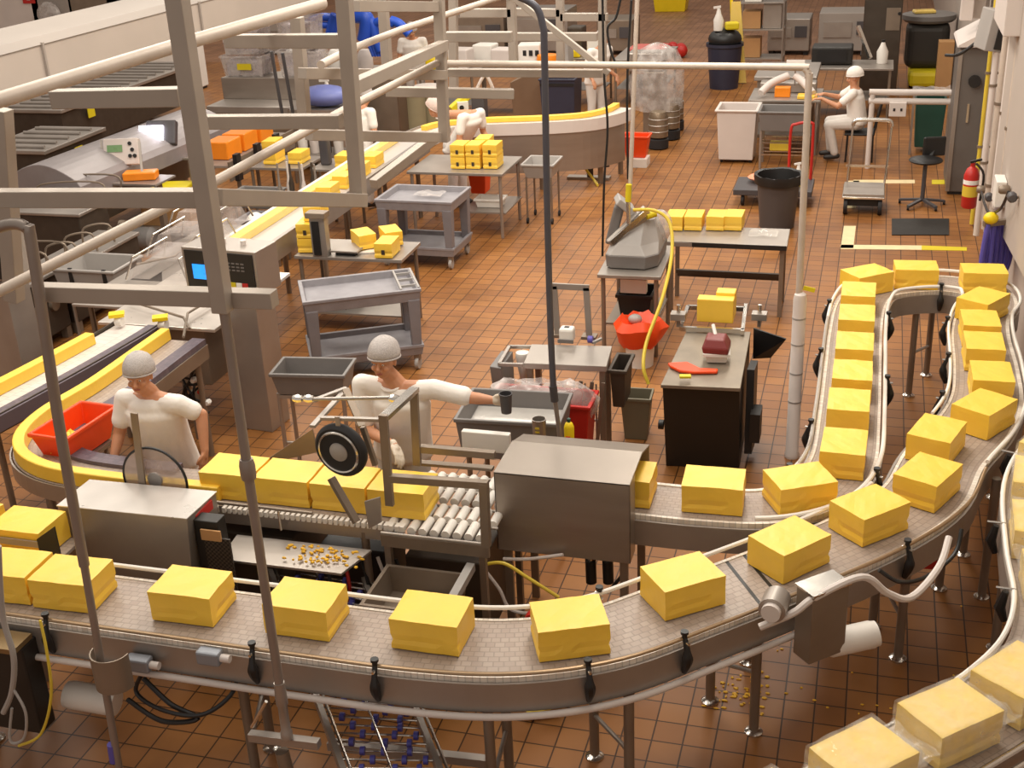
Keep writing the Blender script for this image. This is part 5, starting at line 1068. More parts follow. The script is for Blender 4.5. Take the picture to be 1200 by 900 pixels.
# clear film bag over the end of the belt
q = P(765, 125, .6); g = G(); n = 26; prof = [(1.0, .0), (1.1, .35), (.95, .7), (.7, .95), (.3, 1.05), (.02, 1.08)]
for r, z in prof:
    for k in range(n):
        a = 2*PI*k/n; nn = 1+.25*_nz.noise(Vector((2*math.cos(a), 2*math.sin(a), z*3))); g.v.append(q+V(.42*r*nn*math.cos(a), .35*r*nn*math.sin(a)+.4, z-.1))
for i in range(len(prof)-1):
    for k in range(n): g.f.append((i*n+k, i*n+(k+1) % n, (i+1)*n+(k+1) % n, (i+1)*n+k))
fk = thing('covered_machine', 'machine draped in a clear crumpled plastic cover at the far end of the curved belt', 'machine', (q.x, q.y+.4, 0))
g.build('plastic_cover', 'film_thick', fk, sm=True); G().box((q.x-.05, q.y+.5, .55), (.36, .3, 1.1)).build('machine_body', 'steel_dark', fk, bev=.02); G().box((q.x-.2, q.y+.6, 1.25), (.6, .4, .3)).build('machine_head', 'steel', fk, bev=.02)
# ================================================================== RIGHT BACK: bins, bench, stool, scale, cabinet, wall
q = P(908, 272); tcn = thing('trash_can', 'round dark grey trash can with a black liner beside the thick pipe post', 'trash can', (q.x, q.y+.27, 0)); qc = V(q.x, q.y+.27, 0)
G().lathe([(.22, 0), (.27, .6), (.3, .62), (.3, .68), (.28, .69), (.25, .5), (.2, .05)], qc, 28).build('can', mat('charcoal_plastic', '4d4746', .5, 0, .06), tcn, sm=True)
g = G(); n = 30; prof = [(.305, .58), (.315, .66), (.31, .7), (.27, .69), (.24, .5), (.1, .42), (.01, .4)]
for r, z in prof:
    for k in range(n):
        a = 2*PI*k/n; g.v.append(qc+V(r*math.cos(a), r*math.sin(a), z+.015*_nz.noise(Vector((5*math.cos(a), 5*math.sin(a), z*9)))))
for i in range(len(prof)-1):
    for k in range(n): g.f.append((i*n+k, i*n+(k+1) % n, (i+1)*n+(k+1) % n, (i+1)*n+k))
g.build('liner', 'black', tcn, sm=True)
dq = P(905, 246); dl = thing('platform_dolly', 'dark flat platform dolly with casters half behind the trash can', 'dolly', (dq.x, dq.y+.5, 0)); dc_ = V(dq.x-.0, dq.y+.45, 0)
G().box(dc_+V(-.02, 0, .2), (1.05, .7, .08)).build('deck', 'grey_dark', dl, bev=.01)
for x in (-.42, .4):
    for y in (-.26, .26): G().lathe([(.02, -.02), (.075, -.02), (.08, 0), (.075, .02), (.02, .02)], dc_+V(x, y, .08), 16, 'X').build('caster', 'rubber', dl, sm=True)
G().tube(smooth([dc_+V(.15, .3, .24), dc_+V(.15, .32, .9), dc_+V(.22, .33, 1.0), dc_+V(.42, .33, 1.02), dc_+V(.45, .33, .9), dc_+V(.45, .3, .24)], 5), .02, 8).build('handle', 'red', dl, sm=True)
g = G(); g.ell(dc_+V(-.1, .1, .305), (.3, .2, .06), 14, 8); tag(g.build('orange_bag', mat('salmon_bag', 'ef9a78', .5, 0, .08), sm=True), 'salmon coloured bag lying on the dolly behind the trash can', 'bag')
sbq = dc_+V(.3, -.05, .243); sbt = thing('spray_bottle', 'white spray bottle with yellow label standing on the dolly', 'bottle', tuple(sbq)); G().lathe([(.06, 0), (.06, .16), (.03, .22), (.02, .28)], sbq, 14).build('bottle', 'white', sbt, sm=True); G().lathe([(.062, .0), (.063, .1), (.061, .11)], sbq, 14).build('label', 'yellow_sign', sbt, sm=True); G().bar(sbq+V(-.06, 0, .29), sbq+V(.03, 0, .31), .025).build('trigger', 'white', sbt)
q = (P(842, 193)+P(887, 195))/2+V(-.05, 0, 0); wbn = thing('white_bin', 'large white plastic bin on casters left of the packing bench', 'bin', (q.x, q.y+.4, 0)); G().tub(V(q.x, q.y+.4, .05), (.6, .6), (.52, .52), .78, .02, .0, .03).build('bin_body', 'offwhite', wbn, bev=.012)
for x in (-.22, .22):
    for y in (-.2, .2): G().lathe([(.01, -.02), (.03, -.02), (.03, .02), (.01, .02)], V(q.x+x, q.y+.4+y, .03), 10, 'X').build('caster', 'rubber', wbn, sm=True)
q = P(915, 200); skc = thing('tub_cart', 'grey tub on an open wire shelf cart right of the white bin', 'cart', (q.x, q.y+.3, 0)); qq = V(q.x, q.y+.3, 0)
G().tub(qq+V(0, 0, .58), (.72, .55), (.66, .5), .3, .02, 0, .02, .12).build('tub', 'grey_plastic', skc, bev=.01)
for x in (-.32, .32):
    for y in (-.22, .22): G().cyl(qq+V(x, y, 0), qq+V(x, y, .6), .02, 8).build('leg', 'steel', skc, sm=True)
for z in (.22, .4):
    for y in (-.22, 0, .22): G().bar(qq+V(-.32, y, z), qq+V(.32, y, z), .014).build('shelf_wire', 'chrome', skc)
tag(G().box(qq+V(-.05, .05, .3), (.3, .2, .12)).build('yellow_tray', 'yellow_hose', bev=.01), 'small yellow tray on the wire shelf of the tub cart', 'tray')
pb = table('packing_bench', 'steel packing bench in front of the seated person', (-1.32, 20.15), .0, 1.1, 1.0, .86, cat='bench', shelf=.3)
tag(G().box(V(P(917, 127, .95).x-.1, 19.95, .938), (.24, .16, .15)).build('cheese_block', 'orange2', bev=.01), 'single deep orange block on the packing bench', 'cheese block')
tag(G().box((-.98, 19.85, .888), (.3, .25, .05)).build('cheese_block', 'cheese', bev=.01), 'flat yellow block on the bench beside the seated person hands', 'cheese block')
q = P(915, 108, 1.0); vm = thing('vacuum_sealer', 'steel vacuum packer with white hoses and a white tag on the packing bench', 'machine', (-1.3, 20.3, .86))
G().b2(-1.75, -.87, 20.25, 20.5, .862, 1.02).build('body', 'steel', vm, bev=.02); G().box((-1.2, 20.1, 1.32), (.28, .02, .16)).build('tag', 'label_white', vm)
G().bar((-1.2, 20.12, 1.0), (-1.2, 20.12, 1.26), .02).build('tag_post', 'chrome', vm)
for s in (-1, 1): G().tube(smooth([(-1.25+s*.05, 20.15, 1.15), (-1.3+s*.25, 20.05, 1.05), (-1.3+s*.4, 19.85, .93)], 6), .06, 10).build('hose', 'offwhite', vm, sm=True)
q = P(925, 80, 1.0); cbx = thing('tray_table', 'long steel tray table with scratched top behind the packing bench', 'table', (q.x, q.y, 0)); G().b2(q.x-.5, q.x+.5, q.y-.9, q.y+.5, .95, 1.02).build('top', 'steel', cbx, bev=.01); G().b2(q.x-.45, q.x+.45, q.y-.85, q.y+.45, .5, .95).build('body', 'steel_dark', cbx)
for x in (-.4, .4):
    for y in (-.8, .4): G().b2(q.x+x-.03, q.x+x+.03, q.y+y-.03, q.y+y+.03, 0, .5).build('leg', 'steel_dark', cbx)
# chair
cx, cy = -.14, 19.5; ch = thing('chair', 'dark steel framed chair carrying the seated person at the packing bench', 'chair', (cx, cy, 0))
G().box((cx-.02, cy, .425), (.44, .44, .035)).build('seat', 'black', ch, bev=.01)
for x, y in ((-.2, -.2), (-.2, .2), (.19, -.2), (.19, .2)): G().cyl((cx+x, cy+y, 0), (cx+x*.95, cy+y, .42), .014, 8).build('leg', 'black', ch, sm=True)
for y in (-.2, .2): G().tube(smooth([(cx+.19, cy+y, .42), (cx+.23, cy+y, .65), (cx+.28, cy+y, .9)], 4), .014, 8).build('back_post', 'black', ch, sm=True)
G().box((cx+.255, cy, .78), (.03, .4, .18), 0, (.2, 'Y')).build('backrest', 'black', ch, bev=.008)
# platform scale with tall handle
q = P(1008, 260); hx, hy = -.03, 16.75; ps = thing('platform_truck', 'low steel platform scale with a tall bent handle frame beside the yellow floor lines', 'platform scale', (hx, hy, 0))
G().box((hx, hy, .26), (.52, .62, .05)).build('platform', 'steel', ps, bev=.005); G().box((hx, hy, .235), (.54, .66, .03)).build('frame', 'chrome', ps, bev=.005)
for x in (-.22, .22):
    for y in (-.26, .26): G().lathe([(.02, -.025), (.1, -.025), (.105, 0), (.1, .025), (.02, .025)], (hx+x, hy+y, .105), 16, 'X').build('wheel', 'rubber', ps, sm=True)
G().box((hx, hy, .16), (.44, .5, .1)).build('underbody', 'black', ps)
for x in (-.23, .26): G().tube([(hx+x, hy+.3, .26), (hx+x+(.03 if x < 0 else .04), hy+.36, 1.05)], .014, 8).build('handle_post', 'chrome', ps, sm=True)
G().tube(smooth([(hx-.2, hy+.36, 1.04), (hx-.18, hy+.36, 1.1), (hx-.1, hy+.36, 1.12), (hx+.2, hy+.36, 1.12), (hx+.28, hy+.36, 1.1), (hx+.3, hy+.36, 1.04)], 4), .028, 10).build('handle', 'chrome', ps, sm=True)
G().bar((hx-.26, hy+.33, .5), (hx+.3, hy+.33, .5), .016, .03).build('cross_bar', 'chrome', ps)
# stool
q = P(1080, 241); ss = thing('stool', 'black swivel stool with low back on a five star base near the grey cabinet', 'stool', (q.x, q.y, 0))
G().ell(q+V(0, 0, .62), (.22, .21, .05), 20, 10).build('seat', 'black', ss, sm=True); G().cyl(q+V(0, 0, .08), q+V(0, 0, .6), .028, 12).build('column', 'grey_dark', ss, sm=True)
G().box(q+V(.1, .2, .76), (.3, .05, .26), .3).build('backrest', 'black', ss, bev=.02); G().bar(q+V(.05, .12, .6), q+V(.1, .2, .7), .04).build('back_support', 'black', ss)
for k in range(5):
    a = k*2*PI/5+.3; G().bar(q+V(0, 0, .09), q+V(.3*math.cos(a), .3*math.sin(a), .05), .045, .03).build('base_leg', 'grey_dark', ss); G().lathe([(.01, -.015), (.03, -.015), (.03, .015), (.01, .015)], q+V(.3*math.cos(a), .3*math.sin(a), .03), 10, 'X').build('caster', 'rubber', ss, sm=True)
# floor markings, mat
def mark(pts, label, m='floorpaint'): tag(G().prism([tuple(P(a, b))[:2] for a, b in pts], .0005, .004).build('floor_marking', m), label, 'floor marking')
mark([(985, 292), (1080, 293), (1080, 288), (985, 287)], 'pale painted floor line running sideways just behind the conveyor loop'); mark([(1080, 293), (1133, 294), (1133, 290), (1080, 288)], 'bright yellow end of the near floor line by the wall', 'yellow_sign')
mark([(985, 291), (1000, 291), (1003, 265), (989, 265)], 'short painted floor line running toward the platform scale'); mark([(991, 244), (1003, 244), (1007, 212), (994, 212)], 'painted floor line under the platform scale handle')
mark([(1000, 215), (1072, 215), (1072, 211), (1000, 211)], 'pale painted floor line behind the platform scale'); mark([(1092, 216), (1107, 216), (1107, 211), (1092, 211)], 'yellow dash of floor line at the foot of the grey cabinet', 'yellow_sign')
tag(G().prism([tuple(P(a, b))[:2] for a, b in ((1045, 276), (1112, 276), (1112, 257), (1045, 257))], .0005, .012).build('floor_mat', 'darkpaint'), 'dark rubber mat on the tiles in front of the grey cabinet', 'mat')
# tall grey cabinet with white ducts
gc_ = thing('electrical_cabinet', 'tall grey electrical cabinet with dark knob standing against the right wall', 'cabinet', (1.25, 18.2, 0)); gz = 2.0
G().b2(1.06, 1.44, 17.6, 18.6, .04, gz).build('body', mat('cabinet_grey', '6b645f', .5, .2, .06), gc_, bev=.01); G().hexa([(1.02, 17.5, gz), (1.44, 17.5, gz), (1.44, 18.7, gz), (1.02, 18.7, gz)], [(1.04, 17.5, gz+.03), (1.44, 17.5, gz+.25), (1.44, 18.7, gz+.25), (1.04, 18.7, gz+.03)]).build('sloped_roof', 'offwhite', gc_)
G().cyl((1.28, 17.6, 1.55), (1.28, 17.53, 1.55), .08, 16).build('knob', 'black', gc_, sm=True); G().b2(1.22, 1.25, 17.575, 17.6, 1.0, 1.25).build('door_handle', 'chrome', gc_); G().b2(1.05, 1.1, 17.58, 17.62, .05, 1.95).build('edge_trim', 'steel', gc_); G().b2(1.08, 1.42, 17.62, 18.58, 0, .04).build('plinth', 'black', gc_)
for i, (px, m_) in enumerate(((1128, 'offwhite'), (1142, 'wallpaint'), (1156, 'offwhite'))):
    b = PY(px, 60, 18.0+i*.2); b.x = min(b.x, 1.34); du = thing('air_duct', ('leftmost', 'middle', 'rightmost')[i]+' of three pale vertical ducts rising above the grey cabinet', 'duct', (b.x, b.y, 2.2), 'ducts above the grey cabinet'); G().b2(b.x-.08, b.x+.08, b.y-.08, b.y+.08, 2.28, 4.2).build('duct_body', m_, du, bev=.01)
    for z in (2.7, 3.4): G().b2(b.x-.088, b.x+.088, b.y-.088, b.y+.088, z, z+.04).build('joint', 'wallgrey', du)
jb = PX(1162, 35, 1.25); jx = thing('wall_monitor', 'grey box monitor with dark screen tilted on the right wall above the pipes', 'monitor', tuple(jb)); G().box(jb+V(.05, 0, 0), (.3, .35, .45), .3, (.15, 'Y')).build('housing', 'grey_light', jx, bev=.01); G().box(jb+V(.13, -.17, -.02), (.16, .02, .36), .3, (.15, 'Y')).build('screen', 'black', jx)
G().tube(smooth([jb+V(-.08, .1, -.1), jb+V(-.3, .2, -.3), jb+V(-.45, .4, -.35)], 5), .02, 8).build('cable', 'black', jx, sm=True)
jq = PX(1193, 25, 1.3); tag(G().b2(1.15, 1.44, jq.y-.3, jq.y+.9, jq.z-.1, jq.z+.9).build('wall_unit', 'offwhite', bev=.01), 'big white unit on the right wall in the upper right corner', 'wall unit')
for i, (pa, pb_, r, m_) in enumerate((((1163, 60), (1147, 292), .035, 'offwhite'), ((1172, 95), (1156, 275), .045, 'pipe'), ((1181, 55), (1167, 235), .03, 'offwhite'), ((1188, 60), (1178, 230), .03, 'pipe'), ((1152, 100), (1141, 280), .025, 'yellow_hose'))):
    a = PX(*pa, 1.32); b = PX(*pb_, 1.32); y = (a.y+b.y)/2; pp = thing('wall_pipe', ('pale pipe nearest the fire extinguisher', 'second pale pipe from the fire extinguisher', 'thin white pipe third from the fire extinguisher', 'pale pipe closest to the white wall panel', 'thin yellowish pipe just beside the grey cabinet')[i]+' on the right wall', 'pipe', (1.32, y, 0), 'pipes on the right wall')
    G().cyl((1.32, y, max(.02, b.z)), (1.32, y, 3.4), r, 12).build('pipe', m_, pp, sm=True)
    for z in (1.0, 1.9): G().lathe([(r+.012, 0), (r+.012, .03)], (1.32, y, z), 12).build('clamp', 'steel_dark', pp, sm=True); G().b2(1.32, 1.45, y-.012, y+.012, z, z+.025).build('wall_bracket', 'steel_dark', pp)
fe = PX(1133, 244, 1.12); fx = thing('fire_extinguisher', 'red fire extinguisher with yellow label hanging beside the grey cabinet', 'fire extinguisher', (1.14, 14.6, .55)); fp = V(1.14, 14.6, PY(1131, 243, 14.6).z)
G().lathe([(.07, 0), (.085, .02), (.085, .38), (.06, .45), (.025, .48), (.025, .52)], fp, 20).build('cylinder', 'red', fx, sm=True); G().lathe([(.0865, .14), (.0865, .26)], fp, 20).build('label', 'yellow_hose', fx, sm=True); G().lathe([(.0862, .28), (.0862, .33)], fp, 20).build('label', 'label_white', fx, sm=True)
G().bar(fp+V(-.03, -.02, .53), fp+V(.09, 0, .56), .025).build('handle', 'black', fx); G().tube(smooth([fp+V(.03, -.03, .52), fp+V(.12, -.06, .4), fp+V(.11, -.06, .1)], 5), .014, 8).build('hose', 'black', fx, sm=True); G().b2(fp.x+.05, 1.46, fp.y-.02, fp.y+.02, fp.z+.2, fp.z+.24).build('bracket', 'steel_dark', fx)
hb_ = PX(1162, 283, 1.2); hb_.y -= .1; hs = thing('hose_rack', 'purple blue hose hanging in loops with yellow nozzle on the right wall', 'hose', (1.25, hb_.y, .6))
for k in range(5): 
    y0 = hb_.y-.0+k*.06; x0 = 1.16+k*.05; G().tube(smooth([(x0-.02, y0, hb_.z+.2), (x0-.04, y0-.02, hb_.z-.2), (x0+.0, y0, hb_.z-.34), (x0+.04, y0+.03, hb_.z-.2), (x0+.03, y0+.04, hb_.z+.2)], 6), .026, 8).build('hose_loop', 'purple', hs, sm=True)
G().bar((1.1, hb_.y, hb_.z+.2), (1.42, hb_.y+.1, hb_.z+.22), .05).build('hanger', 'steel_dark', hs); G().ell((1.16, hb_.y, hb_.z+.26), (.07, .06, .06), 12, 8).build('nozzle', 'yellow', hs, sm=True); G().bar((1.35, hb_.y, hb_.z+.2), (1.45, hb_.y, hb_.z+.2), .03).build('wall_plate', 'steel_dark', hs)
vv = thing('valve_cluster', 'cluster of dark valves and small hoses on the wall pipes above the purple hose', 'valves', (1.25, 13.6, 1.0))
for k in range(5): c = PX(1150+k*9, 222+(k % 3)*9, 1.24); G().lathe([(.03, -.05), (.045, -.03), (.045, .03), (.03, .05)], c, 10, ('X', 'Y', 'Z')[k % 3]).build('valve', ('steel_dark', 'grey_dark', 'offwhite')[k % 3], vv, sm=True); G().bar(c, V(1.295, c.y, c.z), .02).build('stem', 'steel_dark', vv)
G().tube(smooth([PX(1150, 225, 1.22), PX(1158, 248, 1.2), PX(1172, 245, 1.2), PX(1182, 225, 1.22)], 6), .014, 8).build('hose', 'black', vv, sm=True)
G().b2(1.2, 1.295, hb_.y+.25, hb_.y+.55, 1.3, 1.55).build('white_box', 'white', vv, bev=.006)
# sloped white wall panel and things at the right edge
pn = G(); pn.extr([(1.3, 9.2, 1.42), (1.3, 13.9, .84), (1.3, 13.9, 3.6), (1.3, 9.2, 3.6)], (.15, 0, 0)); tag(pn.build('wall_panel', 'wallpaint', bev=.006), 'large pale wall panel with slanted lower edge at the right side', 'panel')
structure(G().b2(1.45, 1.6, 2.0, 10.2, 0, .0001).build('trim_1', 'wallpaint')) if False else None
bb = P(1187, 372, .9); tag(G().tub(V(1.38, 9.75, .72), (.12, .4), (.1, .34), .3, .01).build('blue_bin', mat('steel_blue_plastic', '4f7088', .5, 0, .06), bev=.008), 'slate blue narrow bin hooked on the wall beside the right lane', 'bin')
# barrier rail, green bin with film, dark column, pallet jack
br_ = thing('barrier_rail', 'two bar pale barrier rail with a junction plate behind the seated person', 'barrier', (.5, 20.6, 0)); 
a = P(985, 118, 1.0); b = P(1105, 122, 1.0)
for dz in (0, .13): G().cyl((a.x+.4, a.y, 1.0+dz), (1.2, a.y, 1.0+dz), .045, 10).build('bar', 'offwhite', br_, sm=True)
for x in (a.x+.45, 1.15): G().cyl((x, a.y, 0), (x, a.y, 1.1), .04, 10).build('post', 'offwhite', br_, sm=True)
jq = PY(1052, 128, a.y-.08); G().box(jq, (.24, .08, .2)).build('junction_plate', 'offwhite', br_, bev=.006)
for dx in (-.05, .05): G().box(jq+V(dx, -.042, 0), (.03, .01, .04)).build('socket', 'black', br_)
gq = P(1086, 182, 0); gb_ = thing('green_bin', 'dark green bin inside a pale steel frame beside the grey cabinet', 'bin', (gq.x, gq.y+.3, 0)); G().tub(V(gq.x, gq.y+.3, .1), (.44, .5), (.38, .42), .72, .015).build('bin_body', 'teal', gb_, bev=.01)
for x in (-.26, .26): G().bar((gq.x+x, gq.y+.02, 0), (gq.x+x, gq.y+.02, .95), .035).build('frame_post', 'steel', gb_)
G().bar((gq.x-.27, gq.y+.02, .94), (gq.x+.27, gq.y+.02, .94), .035).build('frame_bar', 'steel', gb_)
g = G()
for i in range(9):
    for j in range(6): g.v.append(V(gq.x+(i-4)*.07, gq.y+.3+(j-2.5)*.1, .95+.05*_nz.noise(Vector((i*.8, j*.8, 9)))))
for i in range(8):
    for j in range(5): g.f.append((i*6+j, i*6+j+1, (i+1)*6+j+1, (i+1)*6+j))
tag(g.build('plastic_film', 'film_thick', sm=True), 'shiny clear film draped on top of the green bin frame', 'plastic film')
cq = P(1038, 112); dcx = thing('machine_column', 'tall dark stainless machine column at the back right', 'machine', (cq.x, cq.y, 0)); G().b2(cq.x-.5, cq.x+.18, cq.y, cq.y+.8, 0, 2.3).build('body', mat('dark_stainless_sheet', '5a524a', .35, .7, .1), dcx, bev=.02); G().b2(cq.x-.1, cq.x+.15, cq.y-.02, cq.y, 1.2, 1.6).build('panel', 'steel_dark', dcx); G().cyl((cq.x+.13, cq.y-.05, 1.5), (cq.x+.13, cq.y, 1.5), .03, 10).build('knob', 'black', dcx, sm=True)
G().b2(cq.x-.45, cq.x-.25, cq.y-.1, cq.y+.1, 2.2, 2.4).build('lamp_cap', 'white', dcx)
jq = P(1080, 106)+V(.04, 0, 0); pj = thing('bowl_machine', 'dark machine with a bright yellow base behind the barrier rail', 'machine', (jq.x, jq.y, 0)); G().b2(jq.x-.3, jq.x+.3, jq.y, jq.y+.9, .05, .35).build('base', 'yellow_sign', pj, bev=.08); G().b2(jq.x-.4, jq.x+.4, jq.y+.3, jq.y+1.0, .35, 1.2).build('body', mat('dark_charcoal', '3a3632', .5, .2), pj, bev=.15, seg=4); G().lathe([(.45, 1.2), (.5, 1.25), (.5, 1.33), (.42, 1.35)], (jq.x, jq.y+.65, 0), 24).build('bowl_rim', 'grey_plastic', pj, sm=True)
for x in (-.25, .25): G().lathe([(.02, -.03), (.06, -.03), (.06, .03), (.02, .03)], (jq.x+x, jq.y+.3, .06), 12, 'X').build('wheel', 'rubber', pj, sm=True)
tag(G().box((jq.x-.1, jq.y+.6, 1.385), (.4, .25, .06), .2).build('cheese_scraps', 'cheese_pale', bev=.02), 'pale yellow scraps in the bowl of the dark machine behind the rail', 'scraps')
cbq = P(1105, 108); tag(G().box((cbq.x-.02, cbq.y, .48), (.28, .3, .95)).build('cardboard_carton', 'cardboard', bev=.01), 'tall cardboard carton beside the rail end at the right back', 'carton')
# back tables and rack
BT = []
for i, (px, py, L, W, h, l) in enumerate(((985, 75, 1.8, .9, .85, 'back table with dark equipment and a white bottle left of the dark column'), (757, 62, 1.0, 1.6, .85, 'steel table with a red tray beside the back aisle'), (612, 74, 1.9, .8, .9, 'long back table with white packages behind the frame posts'), (688, 64, .85, .9, .9, 'back table with a small yellow pack and white cartons'), (530, 80, 1.1, .9, .9, 'back steel table with yellow packages between the posts'))):
    q = P(px, py, h); table('work_table', l, (q.x, q.y), 0, L, W, h, leg='steel_dark', shelf=.3); BT.append(V(q.x, q.y, h))
q = BT[0]+V(.2, .1, .003); eq = thing('bench_machine', 'black bench machine on the back table left of the dark column', 'machine', (q.x, q.y, .86)); G().box(q+V(-.35, 0, .16), (.7, .5, .3)).build('body', 'darkpaint', eq, bev=.03); G().box(q+V(-.35, -.26, .16), (.5, .02, .2)).build('front', 'black', eq); G().bar(q+V(.3, -.1, .1), q+V(.05, .2, .6), .06).build('arm', 'chrome', eq)
q = BT[0]+V(.7, .1, .001); bt = thing('bottle', 'white jug on the back table beside the dark column', 'bottle', tuple(q)); G().lathe([(.09, 0), (.1, .2), (.05, .3), (.03, .36)], q, 14).build('jug', 'white', bt, sm=True); G().lathe([(.032, .36), (.032, .4)], q, 10).build('cap', 'black', bt, sm=True)
q = P(1010, 95, .0); gx = thing('parts_box', 'dark crate with a lime green tag beneath the back table by the dark column', 'crate', tuple(q)); G().tub(q+V(.2, .3, .0), (.5, .4), (.45, .35), .5, .02).build('crate', 'black', gx); G().box(q+V(.12, .08, .3), (.14, .02, .2)).build('tag', mat('lime_tag', 'a8c832', .5), gx)
rq = P(890, 82); rk2 = thing('wire_rack', 'tall wire shelving rack holding cartons and a steel box at the back', 'shelving', (rq.x, rq.y+.4, 0))
for x in (-.45, .45):
    for y in (.1, .7): G().cyl((rq.x+x, rq.y+y, 0), (rq.x+x, rq.y+y, 2.2), .02, 8).build('post', 'steel', rk2, sm=True)
for z in (.2, .8, 1.35, 1.9): G().b2(rq.x-.46, rq.x+.46, rq.y+.08, rq.y+.72, z, z+.025).build('shelf', 'steel', rk2)
for i, (x, z, w_, h, m_, l) in enumerate(((-.22, .23, .4, .4, 'cardboard', 'cardboard carton on the lowest shelf of the wire rack'), (-.22, .83, .38, .35, 'cardboard', 'cardboard carton on the second shelf of the wire rack'), (-.2, 1.38, .35, .25, 'white', 'white packet on the third shelf of the wire rack'), (.21, .83, .38, .5, 'steel', 'steel box on the second shelf of the wire rack'), (-.2, 1.93, .4, .3, 'cardboard', 'cardboard carton on the top shelf of the wire rack'))): tag(G().box((rq.x+x, rq.y+.4, z+h/2), (w_, .45, h)).build('carton', m_, bev=.006), l, 'carton')
tq = P(846, 106); tb = thing('trash_can', 'navy trash can with black bag and white bottles on its rim at the back aisle', 'trash can', (tq.x, tq.y+.3, 0)); tqc = V(tq.x, tq.y+.3, 0)
G().lathe([(.28, 0), (.34, .8), (.37, .82), (.37, .88), (.32, .86), (.3, .6)], tqc, 24).build('can', 'dark_blue', tb, sm=True); G().ell(tqc+V(0, 0, .95), (.33, .33, .22), 18, 10).build('bag', 'black', tb, sm=True)
bq = tqc+V(-.12, -.12, 1.13); bt = thing('spray_bottle', 'white spray bottle lying on the navy trash can bag', 'bottle', tuple(bq)); G().lathe([(.09, 0), (.1, .2), (.05, .32), (.03, .42)], bq, 14).build('bottle_body', 'white', bt, sm=True); G().bar(bq+V(-.1, 0, .43), bq+V(.04, 0, .45), .04).build('trigger', 'white', bt)
tag(G().box(tqc+V(.14, -.12, 1.22), (.26, .2, .14), .3).build('yellow_pack', 'yellow_sign', bev=.03), 'yellow and white pack on top of the navy trash can', 'pack')
bm = thing('broom', 'pale straw broom with bright yellow handle leaning behind the navy trash can', 'broom', (tq.x+.1, tq.y+.7, 0)); G().cyl((tq.x+.12, tq.y+.75, .5), (tq.x+.0, tq.y+.85, 2.4), .03, 10).build('handle', 'yellow', bm, sm=True); G().hexa([(tq.x+.0, tq.y+.7, .02), (tq.x+.4, tq.y+.7, .02), (tq.x+.4, tq.y+.8, .02), (tq.x+.0, tq.y+.8, .02)], [(tq.x+.06, tq.y+.72, 1.6), (tq.x+.24, tq.y+.72, 1.6), (tq.x+.24, tq.y+.78, 1.6), (tq.x+.06, tq.y+.78, 1.6)]).build('bristles', 'cheese_pale', bm)
yq = P(788, 11, .0); tag(G().tub(V(yq.x, yq.y-.2, 0), (1.0, .7), (.85, .6), .6, .03).build('yellow_bin', 'yellow', bev=.02), 'bright yellow bin at the top of the back aisle', 'bin')
rdq = P(768, 22, .86); tag(G().box(BT[1]+V(0, .3, .042), (.7, .6, .08)).build('red_tray', mat('faded_red', 'c06058', .5), bev=.02), 'faded red tray on the steel table beside the back aisle', 'tray')
g = G(); rq2 = P(790, 66); 
for k in range(6): g.ell(rq2+V(random.uniform(-.25, .25), random.uniform(-.2, .2), .16), (.14, .12, .15), 8, 6)
tag(g.build('red_cloth', 'red', sm=True, kind='stuff'), 'crumpled red cloth heap on the floor by the back table', 'cloth')
nb = P(662, 150); nbt = thing('navy_bin', 'big navy square bin with a hinged rim behind the curved belt', 'bin', (nb.x, nb.y, 0)); G().tub(V(nb.x, nb.y-.2, 0), (.62, .6), (.55, .5), .95, .02).build('bin_body', 'dark_blue', nbt, bev=.01); G().bar((nb.x-.3, nb.y-.48, .85), (nb.x+.3, nb.y-.48, .85), .05).build('handle_bar', 'black', nbt)
bq = P(622, 150); tag(G().hexa([(bq.x-.3, bq.y, 0), (bq.x+.3, bq.y, 0), (bq.x+.3, bq.y+.5, 0), (bq.x-.3, bq.y+.5, 0)], [(bq.x-.35, bq.y, .8), (bq.x+.33, bq.y, 1.1), (bq.x+.33, bq.y+.5, 1.1), (bq.x-.35, bq.y+.5, .8)]).build('brown_machine', mat('brown_sheet', '8a725d', .4, .5), bev=.01), 'brown sheet metal machine with slanted top left of the navy bin', 'machine')
# packages on back tables
for (k, dx, dy, w_, h, m_, l) in ((4, -.3, 0, .35, .2, 'yellow', 'yellow packages on the back table between the frame posts'), (4, .15, .1, .4, .35, 'offwhite', 'white package beside the yellow ones on the back table'), (2, -.72, .05, .4, .35, 'white', 'bulging white bag on the left end of the long back table'), (2, -.3, -.15, .4, .3, 'offwhite', 'wide white package on the long back table'), (2, .12, .15, .42, .34, 'white', 'white boxed machine with dark marks on the back table'), (2, .52, -.1, .35, .2, 'orange2', 'round orange cheese on the long back table'), (2, .8, .15, .22, .4, 'grey_light', 'pale grey carton at the right end of the long back table'), (3, -.22, -.2, .3, .14, 'yellow', 'small yellow pack on the back table left of the red tray'), (3, .2, .1, .4, .34, 'white', 'white carton left of the red tray'), (3, -.25, .25, .3, .5, 'brown_dark', 'brown upright carton behind the small yellow pack')):
    q = BT[k]+V(dx, dy, .001)
    if 'round' in l: tag(G().lathe([(.02, 0), (.2, .02), (.21, .1), (.19, .17), (.02, .19)], q, 20).build('round_cheese', m_, sm=True), l, 'cheese'); continue
    o = G().box(q+V(0, 0, h/2), (w_, .35, h), random.uniform(-.15, .15)).build('package', m_, bev=.03, seg=3); tag(o, l, 'package')
    if 'marks' in l:
        for kk in range(4): G().box(q+V(-.18+kk*.12, -.182, h*.55), (.07, .012, .1)).build('dark_mark', 'black', o)
